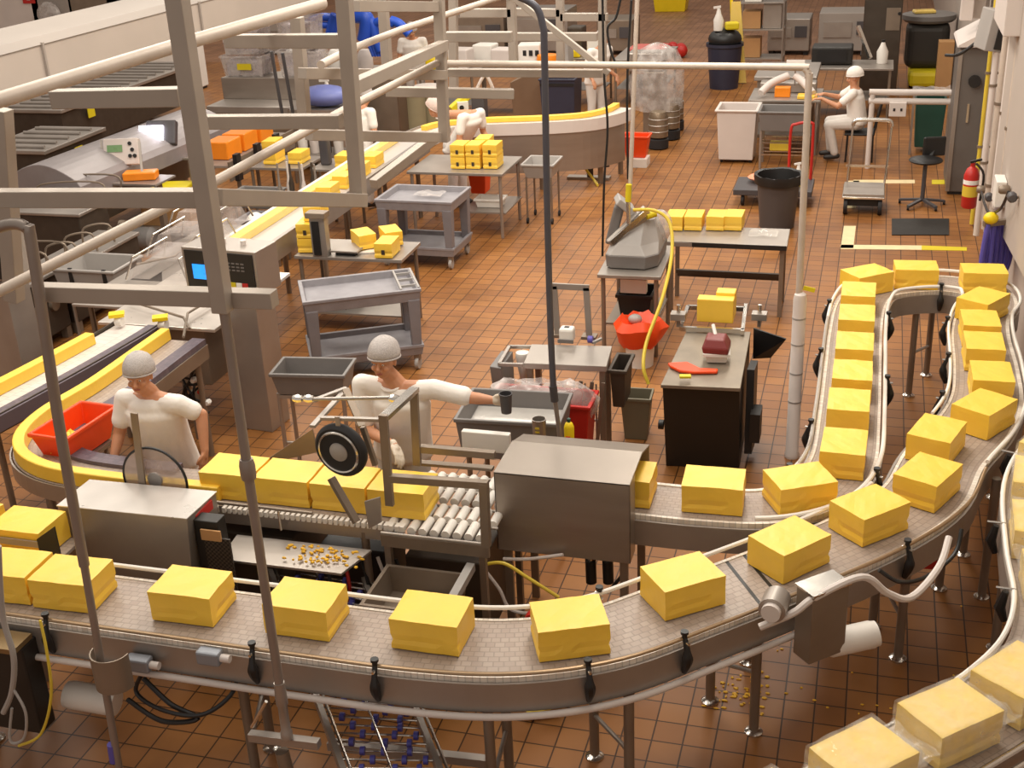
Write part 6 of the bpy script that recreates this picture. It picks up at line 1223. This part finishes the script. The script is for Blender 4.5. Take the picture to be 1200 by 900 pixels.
# ================================================================== LEFT BACK: duct, wrapping machines, cabinets, hoses
dx0 = -8.35
dt = thing('overhead_duct', 'big white boxed duct running away along the upper left', 'duct', (dx0, 13, 2.62))
G().b2(dx0-.7, dx0, 8, 24, 2.64, 3.02).build('duct_body', 'wallpaint', dt, bev=.01)
G().hexa([(dx0-.7, 8, 3.02), (dx0+.02, 8, 3.02), (dx0+.02, 24, 3.02), (dx0-.7, 24, 3.02)], [(dx0-.7, 8, 3.14), (dx0-.06, 8, 3.1), (dx0-.06, 24, 3.1), (dx0-.7, 24, 3.14)]).build('lid', 'wallgrey', dt, bev=.006)
for y in (11.3, 14.6, 18, 21.5): G().b2(dx0-.72, dx0+.03, y, y+.03, 2.63, 3.04).build('joint', 'wallgrey', dt)
for y in (9, 22): G().b2(dx0-.5, dx0-.4, y, y+.1, 0, 2.64).build('post', 'tube', dt)
# flow wrapper infeed with plates and clear covers behind the pedestal
fw = thing('wrapping_machine', 'flow wrapping machine with shiny white plates, clear guards and bent rods', 'wrapping machine', (-6.3, 10, 0))
G().b2(-6.45, -5.3, 8.78, 10.3, .99, 1.02).build('plate', mat('bright_steel_plate', 'd8cfc6', .3, .6, .06), fw, bev=.004)
G().b2(-6.35, -5.45, 8.85, 9.8, .45, .98).build('body', 'steel_dark', fw, bev=.01); G().b2(-7.0, -6.4, 9.2, 11.8, .98, 1.0).build('plate', 'steel', fw)
for k in range(3):
    a = P(190+k*22, 330-k*28, 1.0); 
    G().hexa([a+V(-.35, 0, 0), a+V(.3, 0, 0), a+V(.3, .6, 0), a+V(-.35, .6, 0)], [a+V(-.25, .05, .22), a+V(.2, .05, .22), a+V(.2, .55, .22), a+V(-.25, .55, .22)]).build('clear_guard', 'clear', fw)
    for x in (-.36, .31): G().tube([a+V(x, -.05, .02), a+V(x*.75, -.02, .24), a+V(x*.75, .62, .24), a+V(x, .66, .02)], .011, 8).build('guard_rod', 'chrome', fw, sm=True)
for pts in ([(150, 352), (215, 372), (222, 385)], [(215, 395), (220, 367), (248, 350)], [(160, 310), (205, 300), (246, 262)]): G().tube([P(a, b, 1.08) for a, b in pts], .012, 8).build('guard_rod', 'steel_dark', fw, sm=True)
for px, py in ((141, 380), (192, 384)):
    q = P(px, py, 1.05); n_ = G().lathe([(.02, -.03), (.045, -.03), (.045, .03), (.02, .03)], q+V(0, 0, .03), 12, 'X').build('sensor_head', 'white', fw, sm=True); G().box(q+V(-.02, 0, .09), (.13, .1, .03), .5).build('sensor_cap', 'yellow', n_)
for x in (-6.25, -5.55):
    for y in (8.7, 9.7): G().b2(x-.03, x+.03, y-.03, y+.03, 0, .46).build('leg', 'steel_dark', fw)
for x in (-6.95, -6.45):
    for y in (9.4, 11.6): G().cyl((x, y, 0), (x, y, .98), .025, 8).build('leg', 'steel_dark', fw, sm=True)
wb_ = thing('wire_bundle', 'tangle of black cables and red connectors hanging beside the pedestal', 'cables', (-5.35, 8.7, .4))
for k in range(7):
    pts = [V(-5.42+random.uniform(-.08, .1), 8.45+random.uniform(-.05, .1), .95-.12*j+random.uniform(-.05, .05)) for j in range(6)]; G().tube(smooth(pts, 5), .011, 6).build('cable', 'black', wb_, sm=True)
for k in range(4): G().lathe([(.02, -.03), (.03, 0), (.02, .03)], (-5.4+k*.05, 8.42, .8-.1*k), 8, 'Y').build('connector', ('red', 'label_white')[k % 2], wb_, sm=True)
# second steel frames left
for i, (px, py, w_, d, h, l) in enumerate(((100, 338, 1.0, .6, .9, 'dark gear filled machine frame left of the grey tub'), (30, 425, .9, .8, .75, 'low dark machine base with folded grey covers at the left edge'), (108, 392, .5, 1.4, .7, 'low rail machine with bent bars beside the left slab line'))):
    q = P(px, py, 0); t = thing('machine_base', l, 'machine', (q.x, q.y, 0)); q.x -= .4
    G().b2(q.x-w_/2, q.x+w_/2, q.y, q.y+d, .12, h).build('body', 'brown_dark', t, bev=.02); G().b2(q.x-w_/2-.03, q.x+w_/2+.03, q.y-.03, q.y+d, h, h+.04).build('top_plate', 'steel', t, bev=.01)
    for k in range(3): G().tube(smooth([(q.x-w_/2+.1, q.y+.2+k*.35, h+.04), (q.x-w_/2+.15, q.y+.2+k*.35, h+.22), (q.x+w_/2-.1, q.y+.3+k*.35, h+.24), (q.x+w_/2-.05, q.y+.3+k*.35, h+.04)], 5), .012, 8).build('bent_bar', 'steel_dark', t, sm=True)
    for k in range(3): G().lathe([(.02, -.04), (.07, -.04), (.07, .04), (.02, .04)], (q.x+w_/2, q.y+.25+k*.3, h*.6), 14, 'X').build('gear', 'steel_dark', t, sm=True)
    for x in (-1, 1):
        for y in (.05, d-.05): G().b2(q.x+x*(w_/2-.05)-.04, q.x+x*(w_/2-.05)+.04, q.y+y-.04, q.y+y+.04, 0, .13).build('leg', 'steel_dark', t)
q = P(108, 332, .7); gtb = thing('grey_tub', 'grey tub strapped with dark bands on a thin stand, left of the wrapping machine', 'tub', (q.x, q.y, .55)); G().tub(V(q.x, q.y+.15, .55), (.72, .55), (.64, .46), .34, .015).build('tub', 'grey_light', gtb, bev=.01)
for x in (-.15, .25): G().box((q.x+x, q.y-.12, .72), (.04, .02, .36)).build('strap', 'black', gtb)
for x in (-.28, .28):
    for y in (0, .3): G().cyl((q.x+x, q.y+y, 0), (q.x+x, q.y+y, .56), .018, 8).build('leg', 'steel', gtb, sm=True)
# cardboard box on a steel pallet table
q = P(182, 284, 0)+V(.2, -.1, 0); pt_ = table('pallet_table', 'low steel table holding a cardboard box at left, behind the clear guards', (q.x-.1, q.y+.5), 0, 1.0, .9, .2, leg='tube', square=True, lr=.035, th=.05)
cbx_ = G().box((q.x-.05, q.y+.5, .2+.221), (.72, .6, .44), .05).build('cardboard_box', 'cardboard', bev=.008); tag(cbx_, 'brown cardboard box on the low table at left', 'cardboard box')
tag(G().box((q.x-.05, q.y+.5, .668), (.5, .4, .05), .2).build('yellow_packs', 'yellow_sign', bev=.01), 'flat yellow pack on top of the cardboard box', 'pack')
q = P(160, 300, 0); mt = thing('floor_motor', 'round grey motor on the floor beside the low cardboard table', 'motor', (q.x, q.y, 0)); G().lathe([(.08, -.22), (.15, -.2), (.16, .15), (.1, .2)], (q.x, q.y+.2, .17), 18, 'X').build('motor_body', 'grey_plastic', mt, sm=True); G().b2(q.x-.15, q.x+.15, q.y+.1, q.y+.3, 0, .05).build('foot', 'steel_dark', mt)
# sealing tunnel with display and bright lamp
q = (P(20, 215, .9)+P(190, 165, .9)+P(210, 195, .9)+P(60, 230, .9))/4
tn = thing('sealing_tunnel', 'long hooded sealing machine with grey cover, small display panel and bright lamp', 'sealing machine', (q.x, q.y, 0)); tx, ty0, ty1 = -9.9, 12.9, 16.2
g = G(); n = 12; sec = [(-.55, .85), (-.55, 1.05)]+[(-.5+1.0*k/n, 1.1+.22*math.sin(PI*(k+.5)/(n+1))) for k in range(n+1)]+[(.55, 1.05), (.55, .85)]
g.extr([(tx+a, ty0, z) for a, z in sec], (.35, ty1-ty0, .05)); g.build('hood', mat('grey_cover', '948c8c', .45, .2, .12, 4), tn, bev=.01)
G().b2(tx-.5, tx+.2, ty0+.1, ty1-.1, .35, .86).build('body', 'steel_dark', tn, bev=.01)
for x in (-.4, .12):
    for y in (ty0+.2, ty1-.2): G().b2(tx+x-.04, tx+x+.04, y-.04, y+.04, 0, .36).build('leg', 'steel', tn)
pnl = P(143, 178, 1.25); pp = G().box(pnl, (.46, .08, .34), .25, (-.35, 'X')).build('display_panel', 'offwhite', tn, bev=.01)
R_ = R2(.25) @ Matrix.Rotation(-.35, 3, 'X'); G().box(pnl+R_ @ V(-.08, -.043, .04), (.2, .01, .09), .25, (-.35, 'X')).build('display', 'screen_green', pp)
for a, b in ((.12, .1), (.15, .02), (.12, -.06), (.18, -.06)): G().lathe([(.025, -.01), (.025, .01)], pnl+R_ @ V(a, -.045, b), 10, R_ @ V(0, -1, 0)).build('button', 'black', pp)
for s in (-.28, .28): G().bar(pnl+V(s, 0, .15), pnl+V(s+.12, -.25, -.35), .03).build('panel_stay', 'steel', tn)
lp = P(177, 160, 1.25); G().box(lp, (.34, .04, .3), .2, (-.5, 'X')).build('lamp', 'lamp', tn, bev=.01, label='bright white lit lamp'); G().box(lp+V(.1, .12, .02), (.42, .12, .34), .2, (-.5, 'X')).build('lamp_housing', 'grey_dark', tn, bev=.02)
G().bar(P(58, 190, 1.2), P(82, 222, 1.0), .05).build('prop_bar', 'white', tn)
hq = [P(55, 200, 1.1), P(52, 215, 1.0), P(60, 225, .95), P(75, 218, .95)]; G().tube(smooth(hq, 5), .025, 8).build('cable', 'black', tn, sm=True)
ol = P(165, 205, 1.0); G().b2(ol.x-.3, ol.x+.35, ol.y-.25, ol.y+.25, .92, .945).build('outfeed_plate', 'steel', tn); G().b2(ol.x+.2, ol.x+.26, ol.y-.05, ol.y+.05, 0, .92).build('leg', 'steel_dark', tn); ob_ = G().box(ol, (.42, .22, .1), .3); tag(ob_.build('orange_pack', 'orange2', bev=.015), 'orange wrapped pack leaving the sealing machine below the display', 'pack')
ol = P(212, 172, 1.0); G().b2(ol.x-.1, ol.x+.35, ol.y-.3, ol.y+.3, .89, .915).build('outfeed_plate', 'steel', tn); G().b2(ol.x+.2, ol.x+.26, ol.y-.05, ol.y+.05, 0, .89).build('leg', 'steel_dark', tn); tag(G().box(ol+V(.14, 0, 0), (.36, .2, .16), .3).build('orange_pack', 'orange2', bev=.015), 'orange wrapped pack beside the lit lamp, behind the square post', 'pack')
# steel counters behind the sealing machine
for i, (px, py, x0, L, h, l) in enumerate(((60, 120, -1.0, 4.5, 1.0, 'long steel roller counter under the white duct at upper left'), (40, 165, -.8, 1.6, .9, 'steel bench end with a small yellow label at the left edge'))):
    q = P(px, py, h); t = thing('steel_counter', l, 'counter', (q.x, q.y, 0)); G().b2(q.x-.6, q.x+.6, q.y-.6, q.y+L-.6, h-.06, h).build('top', 'steel', t, bev=.01); G().b2(q.x-.55, q.x+.55, q.y-.55, q.y+L-.65, .3, h-.06).build('body', 'brown_dark', t)
    for k in range(int(L/.3)): G().cyl((q.x-.5, q.y-.45+k*.3, h+.02), (q.x+.5, q.y-.45+k*.3, h+.02), .025, 8).build('roller', 'steel', t, sm=True)
    for x in (-.5, .5):
        for y in (-.5, L-.75): G().b2(q.x+x-.03, q.x+x+.03, q.y+y-.03, q.y+y+.03, 0, .3).build('leg', 'steel_dark', t)
    G().box((q.x+.61, q.y+.2, h-.2), (.01, .2, .16)).build('label', 'yellow_sign', t)
# orange loaves on slanted belt
q = P(285, 172, .95); ob2 = thing('belt_conveyor', 'dark short conveyor with black side clamps carrying orange loaves at left', 'conveyor', (q.x, q.y, 0)); G().b2(q.x-.28, q.x+.28, q.y-1.0, q.y+1.0, .9, .93).build('belt', 'belt', ob2); G().b2(q.x+.28, q.x+.31, q.y-1.0, q.y+1.0, .72, .98).build('side_frame', 'steel_dark', ob2); G().b2(q.x-.31, q.x-.28, q.y-1.0, q.y+1.0, .72, .98).build('side_frame', 'steel_dark', ob2)
for y in (-.7, .8):
    for x in (-.25, .25): G().cyl((q.x+x, q.y+y, 0), (q.x+x, q.y+y, .9), .03, 8).build('leg', 'steel_dark', ob2, sm=True)
for k in range(3): G().b2(q.x+.31, q.x+.37, q.y-.9+k*.6, q.y-.78+k*.6, .7, 1.06).build('clamp', 'black', ob2)
for k, l in enumerate(('nearest', 'middle', 'farthest')): tag(G().box((q.x-.03, q.y-.5+k*.5, .934+.12), (.34, .42, .24), .02*k).build('orange_loaf', 'orange2', bev=.015), l+' of three orange loaves on the short dark conveyor', 'cheese')
q = P(326, 193, .9); lt2 = table('work_table', 'small dark table with a pile of yellow loaves behind the long diagonal pipe', (q.x-.02, q.y+.25), 0, .8, .7, .88, leg='steel_dark', shelf=.3)
for k in range(2): loaf(q.x-.15, q.y+.2, .882+k*.157, 5*k, ('lower', 'upper')[k]+' yellow loaf of the pile behind the diagonal pipe', 'yellow loaves behind the diagonal pipe', False)
loaf(q.x+.2, q.y+.25, .882, 0, 'yellow loaf right of the pile behind the diagonal pipe', 'yellow loaves behind the diagonal pipe', False)
q = P(375, 200, .9); lt3 = table('work_table', 'small table with one yellow loaf in front of the person with turned back', (q.x+.05, q.y+.45), 0, .52, .6, .88, leg='steel_dark', shelf=.4)
loaf(q.x+.2, q.y+.4, .882, 0, 'yellow loaf on the small table by the person with turned back', 'yellow loaves by the turned person', False); tag(G().b2(q.x-.15, q.x-.02, q.y+.35, q.y+.47, .882, 1.3).build('steel_canister', 'grey_dark', bev=.02), 'dark upright canister on the small table by the turned person', 'canister')
q = P(310, 262, .5); tb1 = thing('tote', 'grey tote holding a white bag and a yellow bag left of the long pale belt', 'tote', (q.x, q.y, .3)); G().tub(V(q.x, q.y, .3), (.55, .42), (.48, .36), .3, .015).build('tote_body', 'cart_grey', tb1, bev=.01); g = G(); g.ell((q.x-.12, q.y, .5), (.12, .15, .14), 12, 8); g.build('white_bag', 'white', tb1, sm=True); g = G(); g.ell((q.x+.12, q.y, .52), (.14, .15, .14), 12, 8); g.build('yellow_bag', 'yellow', tb1, sm=True)
for x in (-.22, .22):
    for y in (-.15, .15): G().cyl((q.x+x, q.y+y, 0), (q.x+x, q.y+y, .3), .018, 8).build('leg', 'steel_dark', tb1, sm=True)
q = P(300, 222, .8); tb2 = thing('tote', 'empty dark grey tray tub on a stand below the diagonal pipe', 'tote', (q.x, q.y, .6)); G().tub(V(q.x, q.y, .6), (.6, .45), (.52, .38), .18, .015).build('tote_body', 'grey_plastic', tb2, bev=.01)
for x in (-.24, .24):
    for y in (-.15, .15): G().cyl((q.x+x, q.y+y, 0), (q.x+x, q.y+y, .62), .018, 8).build('leg', 'steel_dark', tb2, sm=True)
# vertical tools / bottles cluster near (350,215)
q = P(352, 240, .6); pc = thing('utensil_cart', 'cluster of steel rods and canisters standing on a small stand beside the belt', 'stand', (q.x, q.y, 0)); G().b2(q.x-.3, q.x+.3, q.y-.2, q.y+.2, .5, .53).build('shelf', 'steel_dark', pc)
for k in range(7): x = q.x-.26+k*.085; G().lathe([(.03, 0), (.035, .25+.05*(k % 3)), (.015, .34+.05*(k % 3)), (.012, .6)], (x, q.y+.1*(k % 2), .53), 10).build('canister', ('steel', 'offwhite', 'brown_dark')[k % 3], pc, sm=True)
for x in (-.26, .26): G().b2(q.x+x-.02, q.x+x+.02, q.y-.02, q.y+.02, 0, .5).build('leg', 'steel_dark', pc)
# stainless cabinet with clear bins on top, spray bottle
q = P(300, 152, 0); sc3 = thing('steel_cabinet', 'wide stainless cabinet with a raised shelf holding clear bins', 'cabinet', (-9.5, 18.2, 0)); G().b2(-10.4, -8.1, 18.0, 19.2, .1, 1.0).build('body', 'steel', sc3, bev=.01); G().b2(-10.4, -8.1, 18.6, 19.2, 1.0, 1.35).build('shelf_body', 'steel_brushed', sc3, bev=.01)
for x in (-10.3, -8.2): G().b2(x-.05, x+.05, 18.1, 18.2, 0, .1).build('foot', 'black', sc3)
for k in range(3): G().b2(-10.35+k*.75, -9.65+k*.75, 17.985, 18.0, .2, .9).build('door', 'steel_dark', sc3)
for i, (x, z, w_, h, l) in enumerate(((-10.0, 1.352, .75, .34, 'lower clear bin with a yellow label on the stainless cabinet'), (-9.98, 1.71, .68, .5, 'upper clear bin stacked on the stainless cabinet'), (-9.0, 1.352, .7, .42, 'clear bin on the right end of the stainless cabinet'), (-9.0, 1.79, .6, .5, 'milky bag lined bin stacked at the right of the stainless cabinet'))):
    b = thing('clear_bin', l, 'bin', (x, 18.85, z), 'clear bins on the stainless cabinet'); G().tub(V(x, 18.88, z), (w_, .5), (w_-.08, .44), h, .012).build('bin_body', 'film_thick', b); G().box((x, 18.88, z+h*.42), (w_-.12, .4, h*.75)).build('contents', mat('pale_contents', 'b9aeb4', .6), b, bev=.03)
    if i == 0: G().box((x+.05, 18.61, z+.17), (.25, .01, .1)).build('label', 'yellow_sign', b)
q = P(323, 135, 1.02); sbx = thing('spray_bottle', 'white spray bottle on the stainless cabinet front edge', 'bottle', (-8.35, 18.2, 1.0)); bq = V(-8.35, 18.25, 1.003); G().lathe([(.07, 0), (.075, .2), (.04, .28), (.025, .36)], bq, 14).build('bottle_body', 'white', sbx, sm=True); G().bar(bq+V(-.12, 0, .37), bq+V(.04, 0, .38), .035).build('trigger', 'white', sbx)
tag(G().box((-8.6, 18.15, 1.054), (.24, .15, .1)).build('yellow_sponge', 'yellow', bev=.02), 'yellow sponge beside the spray bottle on the stainless cabinet', 'sponge')
# brown cabinet and drums at the back left of centre
q = P(449, 174); t = thing('brown_cabinet', 'dark brown upright cabinet behind the person with turned back', 'cabinet', (q.x, q.y+.4, 0)); G().b2(q.x-.35, q.x+.35, q.y, q.y+.45, .05, 1.2).build('body', mat('dark_brown_panel', '6a5748', .4, .3), t, bev=.01); G().b2(q.x-.33, q.x+.33, q.y-.01, q.y, .1, 1.15).build('door', 'steel_dark', t); G().b2(q.x-.33, q.x+.33, q.y+.02, q.y+.43, 0, .05).build('plinth', 'black', t)
for i, (px, py) in enumerate(((482, 168), (500, 160))): q = P(px, py); t = thing('drum', ('nearer', 'farther')[i]+' khaki drum with lid right of the dark brown cabinet', 'drum', (q.x, q.y, 0), 'khaki drums'); G().lathe([(.2, 0), (.22, .02), (.22, .8), (.2, .82)], q+V(0, .2, 0), 18).build('drum_body', mat('khaki_drum', '8d8468', .5), t, sm=True); G().lathe([(.23, .8), (.23, .86), (.1, .88)], q+V(0, .2, 0), 18).build('lid', 'offwhite', t, sm=True)
# reject arm near (555,115)
q = P(545, 128, 1.1); rj = thing('diverter_arm', 'yellow and white diverter arm with dark motor above the start of the curved belt', 'diverter', (q.x, q.y, 1.0)); G().bar(q+V(-.2, -.05, -.0), q+V(.1, .15, .25), .14, .1).build('arm', 'yellow_sign', rj, bev=.01); G().box(q+V(-.03, -.02, .05), (.16, .1, .14), .5).build('face', 'white', rj); G().cyl(q+V(-.02, -.08, .04), q+V(-.02, -.1, .04), .035, 10).build('hole', 'black', rj); G().b2(q.x+.1, q.x+.3, q.y, q.y+.2, .95, 1.3).build('motor', 'grey_dark', rj, bev=.02); G().cyl((q.x+.2, q.y+.1, 0), (q.x+.2, q.y+.1, 1.0), .04, 10).build('stand', 'steel_dark', rj, sm=True); G().tube(smooth([q+V(.2, 0, .3), q+V(.35, .0, .5), q+V(.45, .1, .2)], 5), .025, 8).build('cable', 'offwhite', rj, sm=True)
# blue hoses
bh = thing('blue_hoses', 'thick bright blue flexible hoses arching over the far machines', 'hose', (-8.6, 20, 1.6))
for pts, r in (([(354, 40), (362, 26), (378, 20), (394, 22)], .07), ([(360, 38), (372, 30), (388, 30)], .06), ([(388, 40), (391, 26), (394, 18)], .1), ([(416, 18), (428, 20), (430, 32), (427, 48)], .13), ([(428, 18), (436, 28), (440, 44), (446, 60)], .09), ([(438, 28), (448, 24), (462, 28)], .07), ([(458, 24), (468, 28), (480, 40)], .08)):
    G().tube(smooth([PY(a, b, 20) for a, b in pts], 6), r, 10).build('hose', 'blue', bh, sm=True)
hm = thing('hose_machine', 'pale steel machine under the bright blue hoses', 'machine', (-8.6, 20.2, 0)); G().b2(-10.2, -8.4, 20.1, 21.0, .1, 1.15).build('body', 'steel', hm, bev=.02)
for k in range(6): G().lathe([(.12, 1.15), (.14, 1.2), (.14, 1.4), (.08, 1.5)], (-10.0+k*.28, 20.5, 0), 14).build('valve_pot', ('white', 'steel', 'offwhite')[k % 3], hm, sm=True)
for x in (-10.1, -8.5): G().b2(x-.05, x+.05, 20.15, 20.9, 0, .1).build('foot', 'black', hm)
for k in range(4): G().tube(smooth([PY(425+k*4, 42, 20), PY(432+k*4, 52, 20), PY(438+k*3, 66, 20.0)], 4), .035, 8).build('hose', 'blue', bh, sm=True)
q = P(380, 112, 1.3); g = G(); g.ell(q, (.42, .3, .16), 16, 9); g.build('blue_bag', 'blue_cloth', None, sm=True); tag(bpy.data.objects['blue_bag'], 'pale blue plastic bag heap on the rack behind the square post', 'bag')
rkq = P(378, 150, 0); t = thing('parts_rack', 'rack with dark shelves under the pale blue bag', 'shelving', (q.x, q.y, 0)); G().b2(q.x-.5, q.x+.5, q.y-.3, q.y+.3, 1.1, 1.14).build('shelf', 'steel', t); G().b2(q.x-.5, q.x+.5, q.y-.3, q.y+.3, .4, .44).build('shelf', 'steel', t)
for x in (-.48, .48):
    for y in (-.28, .28): G().cyl((q.x+x, q.y+y, 0), (q.x+x, q.y+y, 1.14), .025, 8).build('post', 'steel_dark', t, sm=True)
for k in range(5): tag(G().lathe([(.07, 0), (.08, .25), (.04, .3), (.03, .4)], (q.x-.4+k*.2, q.y-.1, .444), 12).build('jar', ('white', 'offwhite', 'darkpaint')[k % 3], sm=True), ('white jar at the left end', 'cream jar second from the left', 'dark jar in the middle', 'white jar second from the right', 'cream jar at the right end')[k]+' of the rack under the blue bag', 'jar')
# back wall cabinets, upper left
for i, (px, py, w_, h, m_, l) in enumerate(((20, 40, 1.6, 2.6, 'offwhite', 'pale cabinet with dark red sign at the far upper left'), (65, 30, 1.2, 2.8, 'wallgrey', 'open shelf cabinet with clear bags at the far upper left'), (115, 12, 1.6, 3.0, 'steel_dark', 'dark grey door like cabinet behind the white duct'), (165, 8, 1.8, 2.9, 'white', 'white electrical cabinet with a green light behind the white duct'))):
    q = PY(px, py, 24); t = thing('wall_cabinet', l, 'cabinet', (q.x, 24.2, 0)); G().b2(q.x-w_/2, q.x+w_/2, 24, 24.8, .05, h+.4).build('body', m_, t, bev=.02); G().b2(q.x-w_/2+.04, q.x+w_/2-.04, 24.02, 24.78, 0, .05).build('plinth', 'black', t); G().b2(q.x-w_/2+.1, q.x+w_/2-.1, 23.98, 24, .3, h+.2).build('door', m_, t, bev=.01)
    if i == 0: G().box((q.x+.5, 23.96, 2.1), (.3, .02, .34)).build('sign', 'label_red', t); G().box((q.x+.5, 23.945, 2.1), (.08, .01, .2)).build('sign_mark', 'label_white', t); G().box((q.x+.5, 23.945, 2.08), (.2, .01, .07)).build('sign_mark', 'label_white', t)
    if i == 3:
        G().lathe([(.12, -.03), (.12, .03)], (q.x-.4, 23.95, 2.2), 14, 'Y').build('light', mat('green_light', '1f9e5f', .4, emit=.4), t)
        for k in range(2): G().lathe([(.06, -.03), (.06, .03)], (q.x+.1+k*.3, 23.95, 2.9), 12, 'Y').build('button', 'black', t)
    if i == 1:
        for k in range(3): g = G(); g.ell((q.x-.2+.2*(k % 2), 23.85, 1.0+k*.7), (.3, .14, .28), 12, 8); g.build('clear_bag', 'film_thick', t, sm=True)
# far back machines filling the view
for i, (px, py, w_, h, m_, l) in enumerate(((330, 30, 1.6, 1.6, 'wallgrey', 'grey machine housing behind the frame, left of the blue hoses'), (560, 20, 1.5, 1.8, 'steel_dark', 'dark steel machine at the back between the thin posts'), (630, 12, 1.7, 1.5, 'steel', 'stainless machine at the back above the packing tables'), (720, 25, 1.0, 1.4, 'steel_dark', 'dark steel machine at the back left of the aisle'), (925, 22, 1.1, 1.5, 'steel', 'stainless machine at the back right of the wire rack'), (995, 15, 1.5, 1.3, 'wallgrey', 'wide grey machine at the back behind the dark equipment table'))):
    q = PY(px, py, 29); t = thing('back_machine', l, 'machine', (q.x, 29.2, 0)); hh = max(.8, q.z); 
    G().b2(q.x-w_*.42, q.x+w_*.42, 29, 30, .1, hh).build('body', m_, t, bev=.02); G().b2(q.x-w_*.35, q.x+w_*.05, 28.97, 29, .4, hh-.2).build('door', 'steel', t); G().b2(q.x+w_*.12, q.x+w_*.36, 28.96, 29, hh*.5, hh*.8).build('control_panel', 'grey_dark', t)
    for x in (-.35, .35): G().b2(q.x+x*w_-.05, q.x+x*w_+.05, 29.1, 29.9, 0, .1).build('foot', 'black', t)
# ================================================================== LIGHT AND CAMERA
w = bpy.data.worlds.new('world'); bpy.context.scene.world = w; w.use_nodes = True
bg = w.node_tree.nodes['Background']; bg.inputs['Color'].default_value = (1.0, .9, .8, 1); bg.inputs['Strength'].default_value = .55
def area(name, loc, size, energy, colr=(1, .93, .82), rot=(0, 0, 0)):
    l = bpy.data.lights.new(name, 'AREA'); l.shape = 'RECTANGLE'; l.size, l.size_y = size; l.energy = energy; l.color = colr
    o = bpy.data.objects.new(name, l); col.objects.link(o); o.location = loc; o.rotation_euler = rot; return o
for i, (x, y, e) in enumerate([(-5.5, 9, 260), (-1.5, 9, 300), (-5.5, 14, 300), (-1.5, 14, 300), (-9.5, 12, 260), (-9.5, 18, 300), (-5.5, 19, 300), (-1.5, 19, 300), (-1, 25, 300), (-6, 26, 300), (-12, 26, 300), (-11, 21, 260), (-7, 6.5, 120), (-.5, 6.0, 130), (-4.2, 6.0, 120)]):  # one lamp, ahead of the upper-left wall cabinets, is added to brighten their fronts
    area('ceiling_and_fill_lamp', (x, y, 6.6), (1.3, 2.4), e*(.62 if y < 17 else .46))
cam = bpy.data.cameras.new('camera'); co = bpy.data.objects.new('camera', cam); col.objects.link(co)
cam.sensor_width = 36; cam.lens = F/1200*36; cam.clip_end = 200
co.matrix_world = Matrix(((XX[0], -XX[1], -XX[2], 0), (YY[0], -YY[1], -YY[2], 0), (UP[0], -UP[1], -UP[2], H), (0, 0, 0, 1)))
sc = bpy.context.scene; sc.camera = co
sc.view_settings.view_transform = 'Standard'; sc.view_settings.look = 'None'; sc.view_settings.gamma = 1; sc.view_settings.use_curve_mapping = False; sc.view_settings.exposure = .0
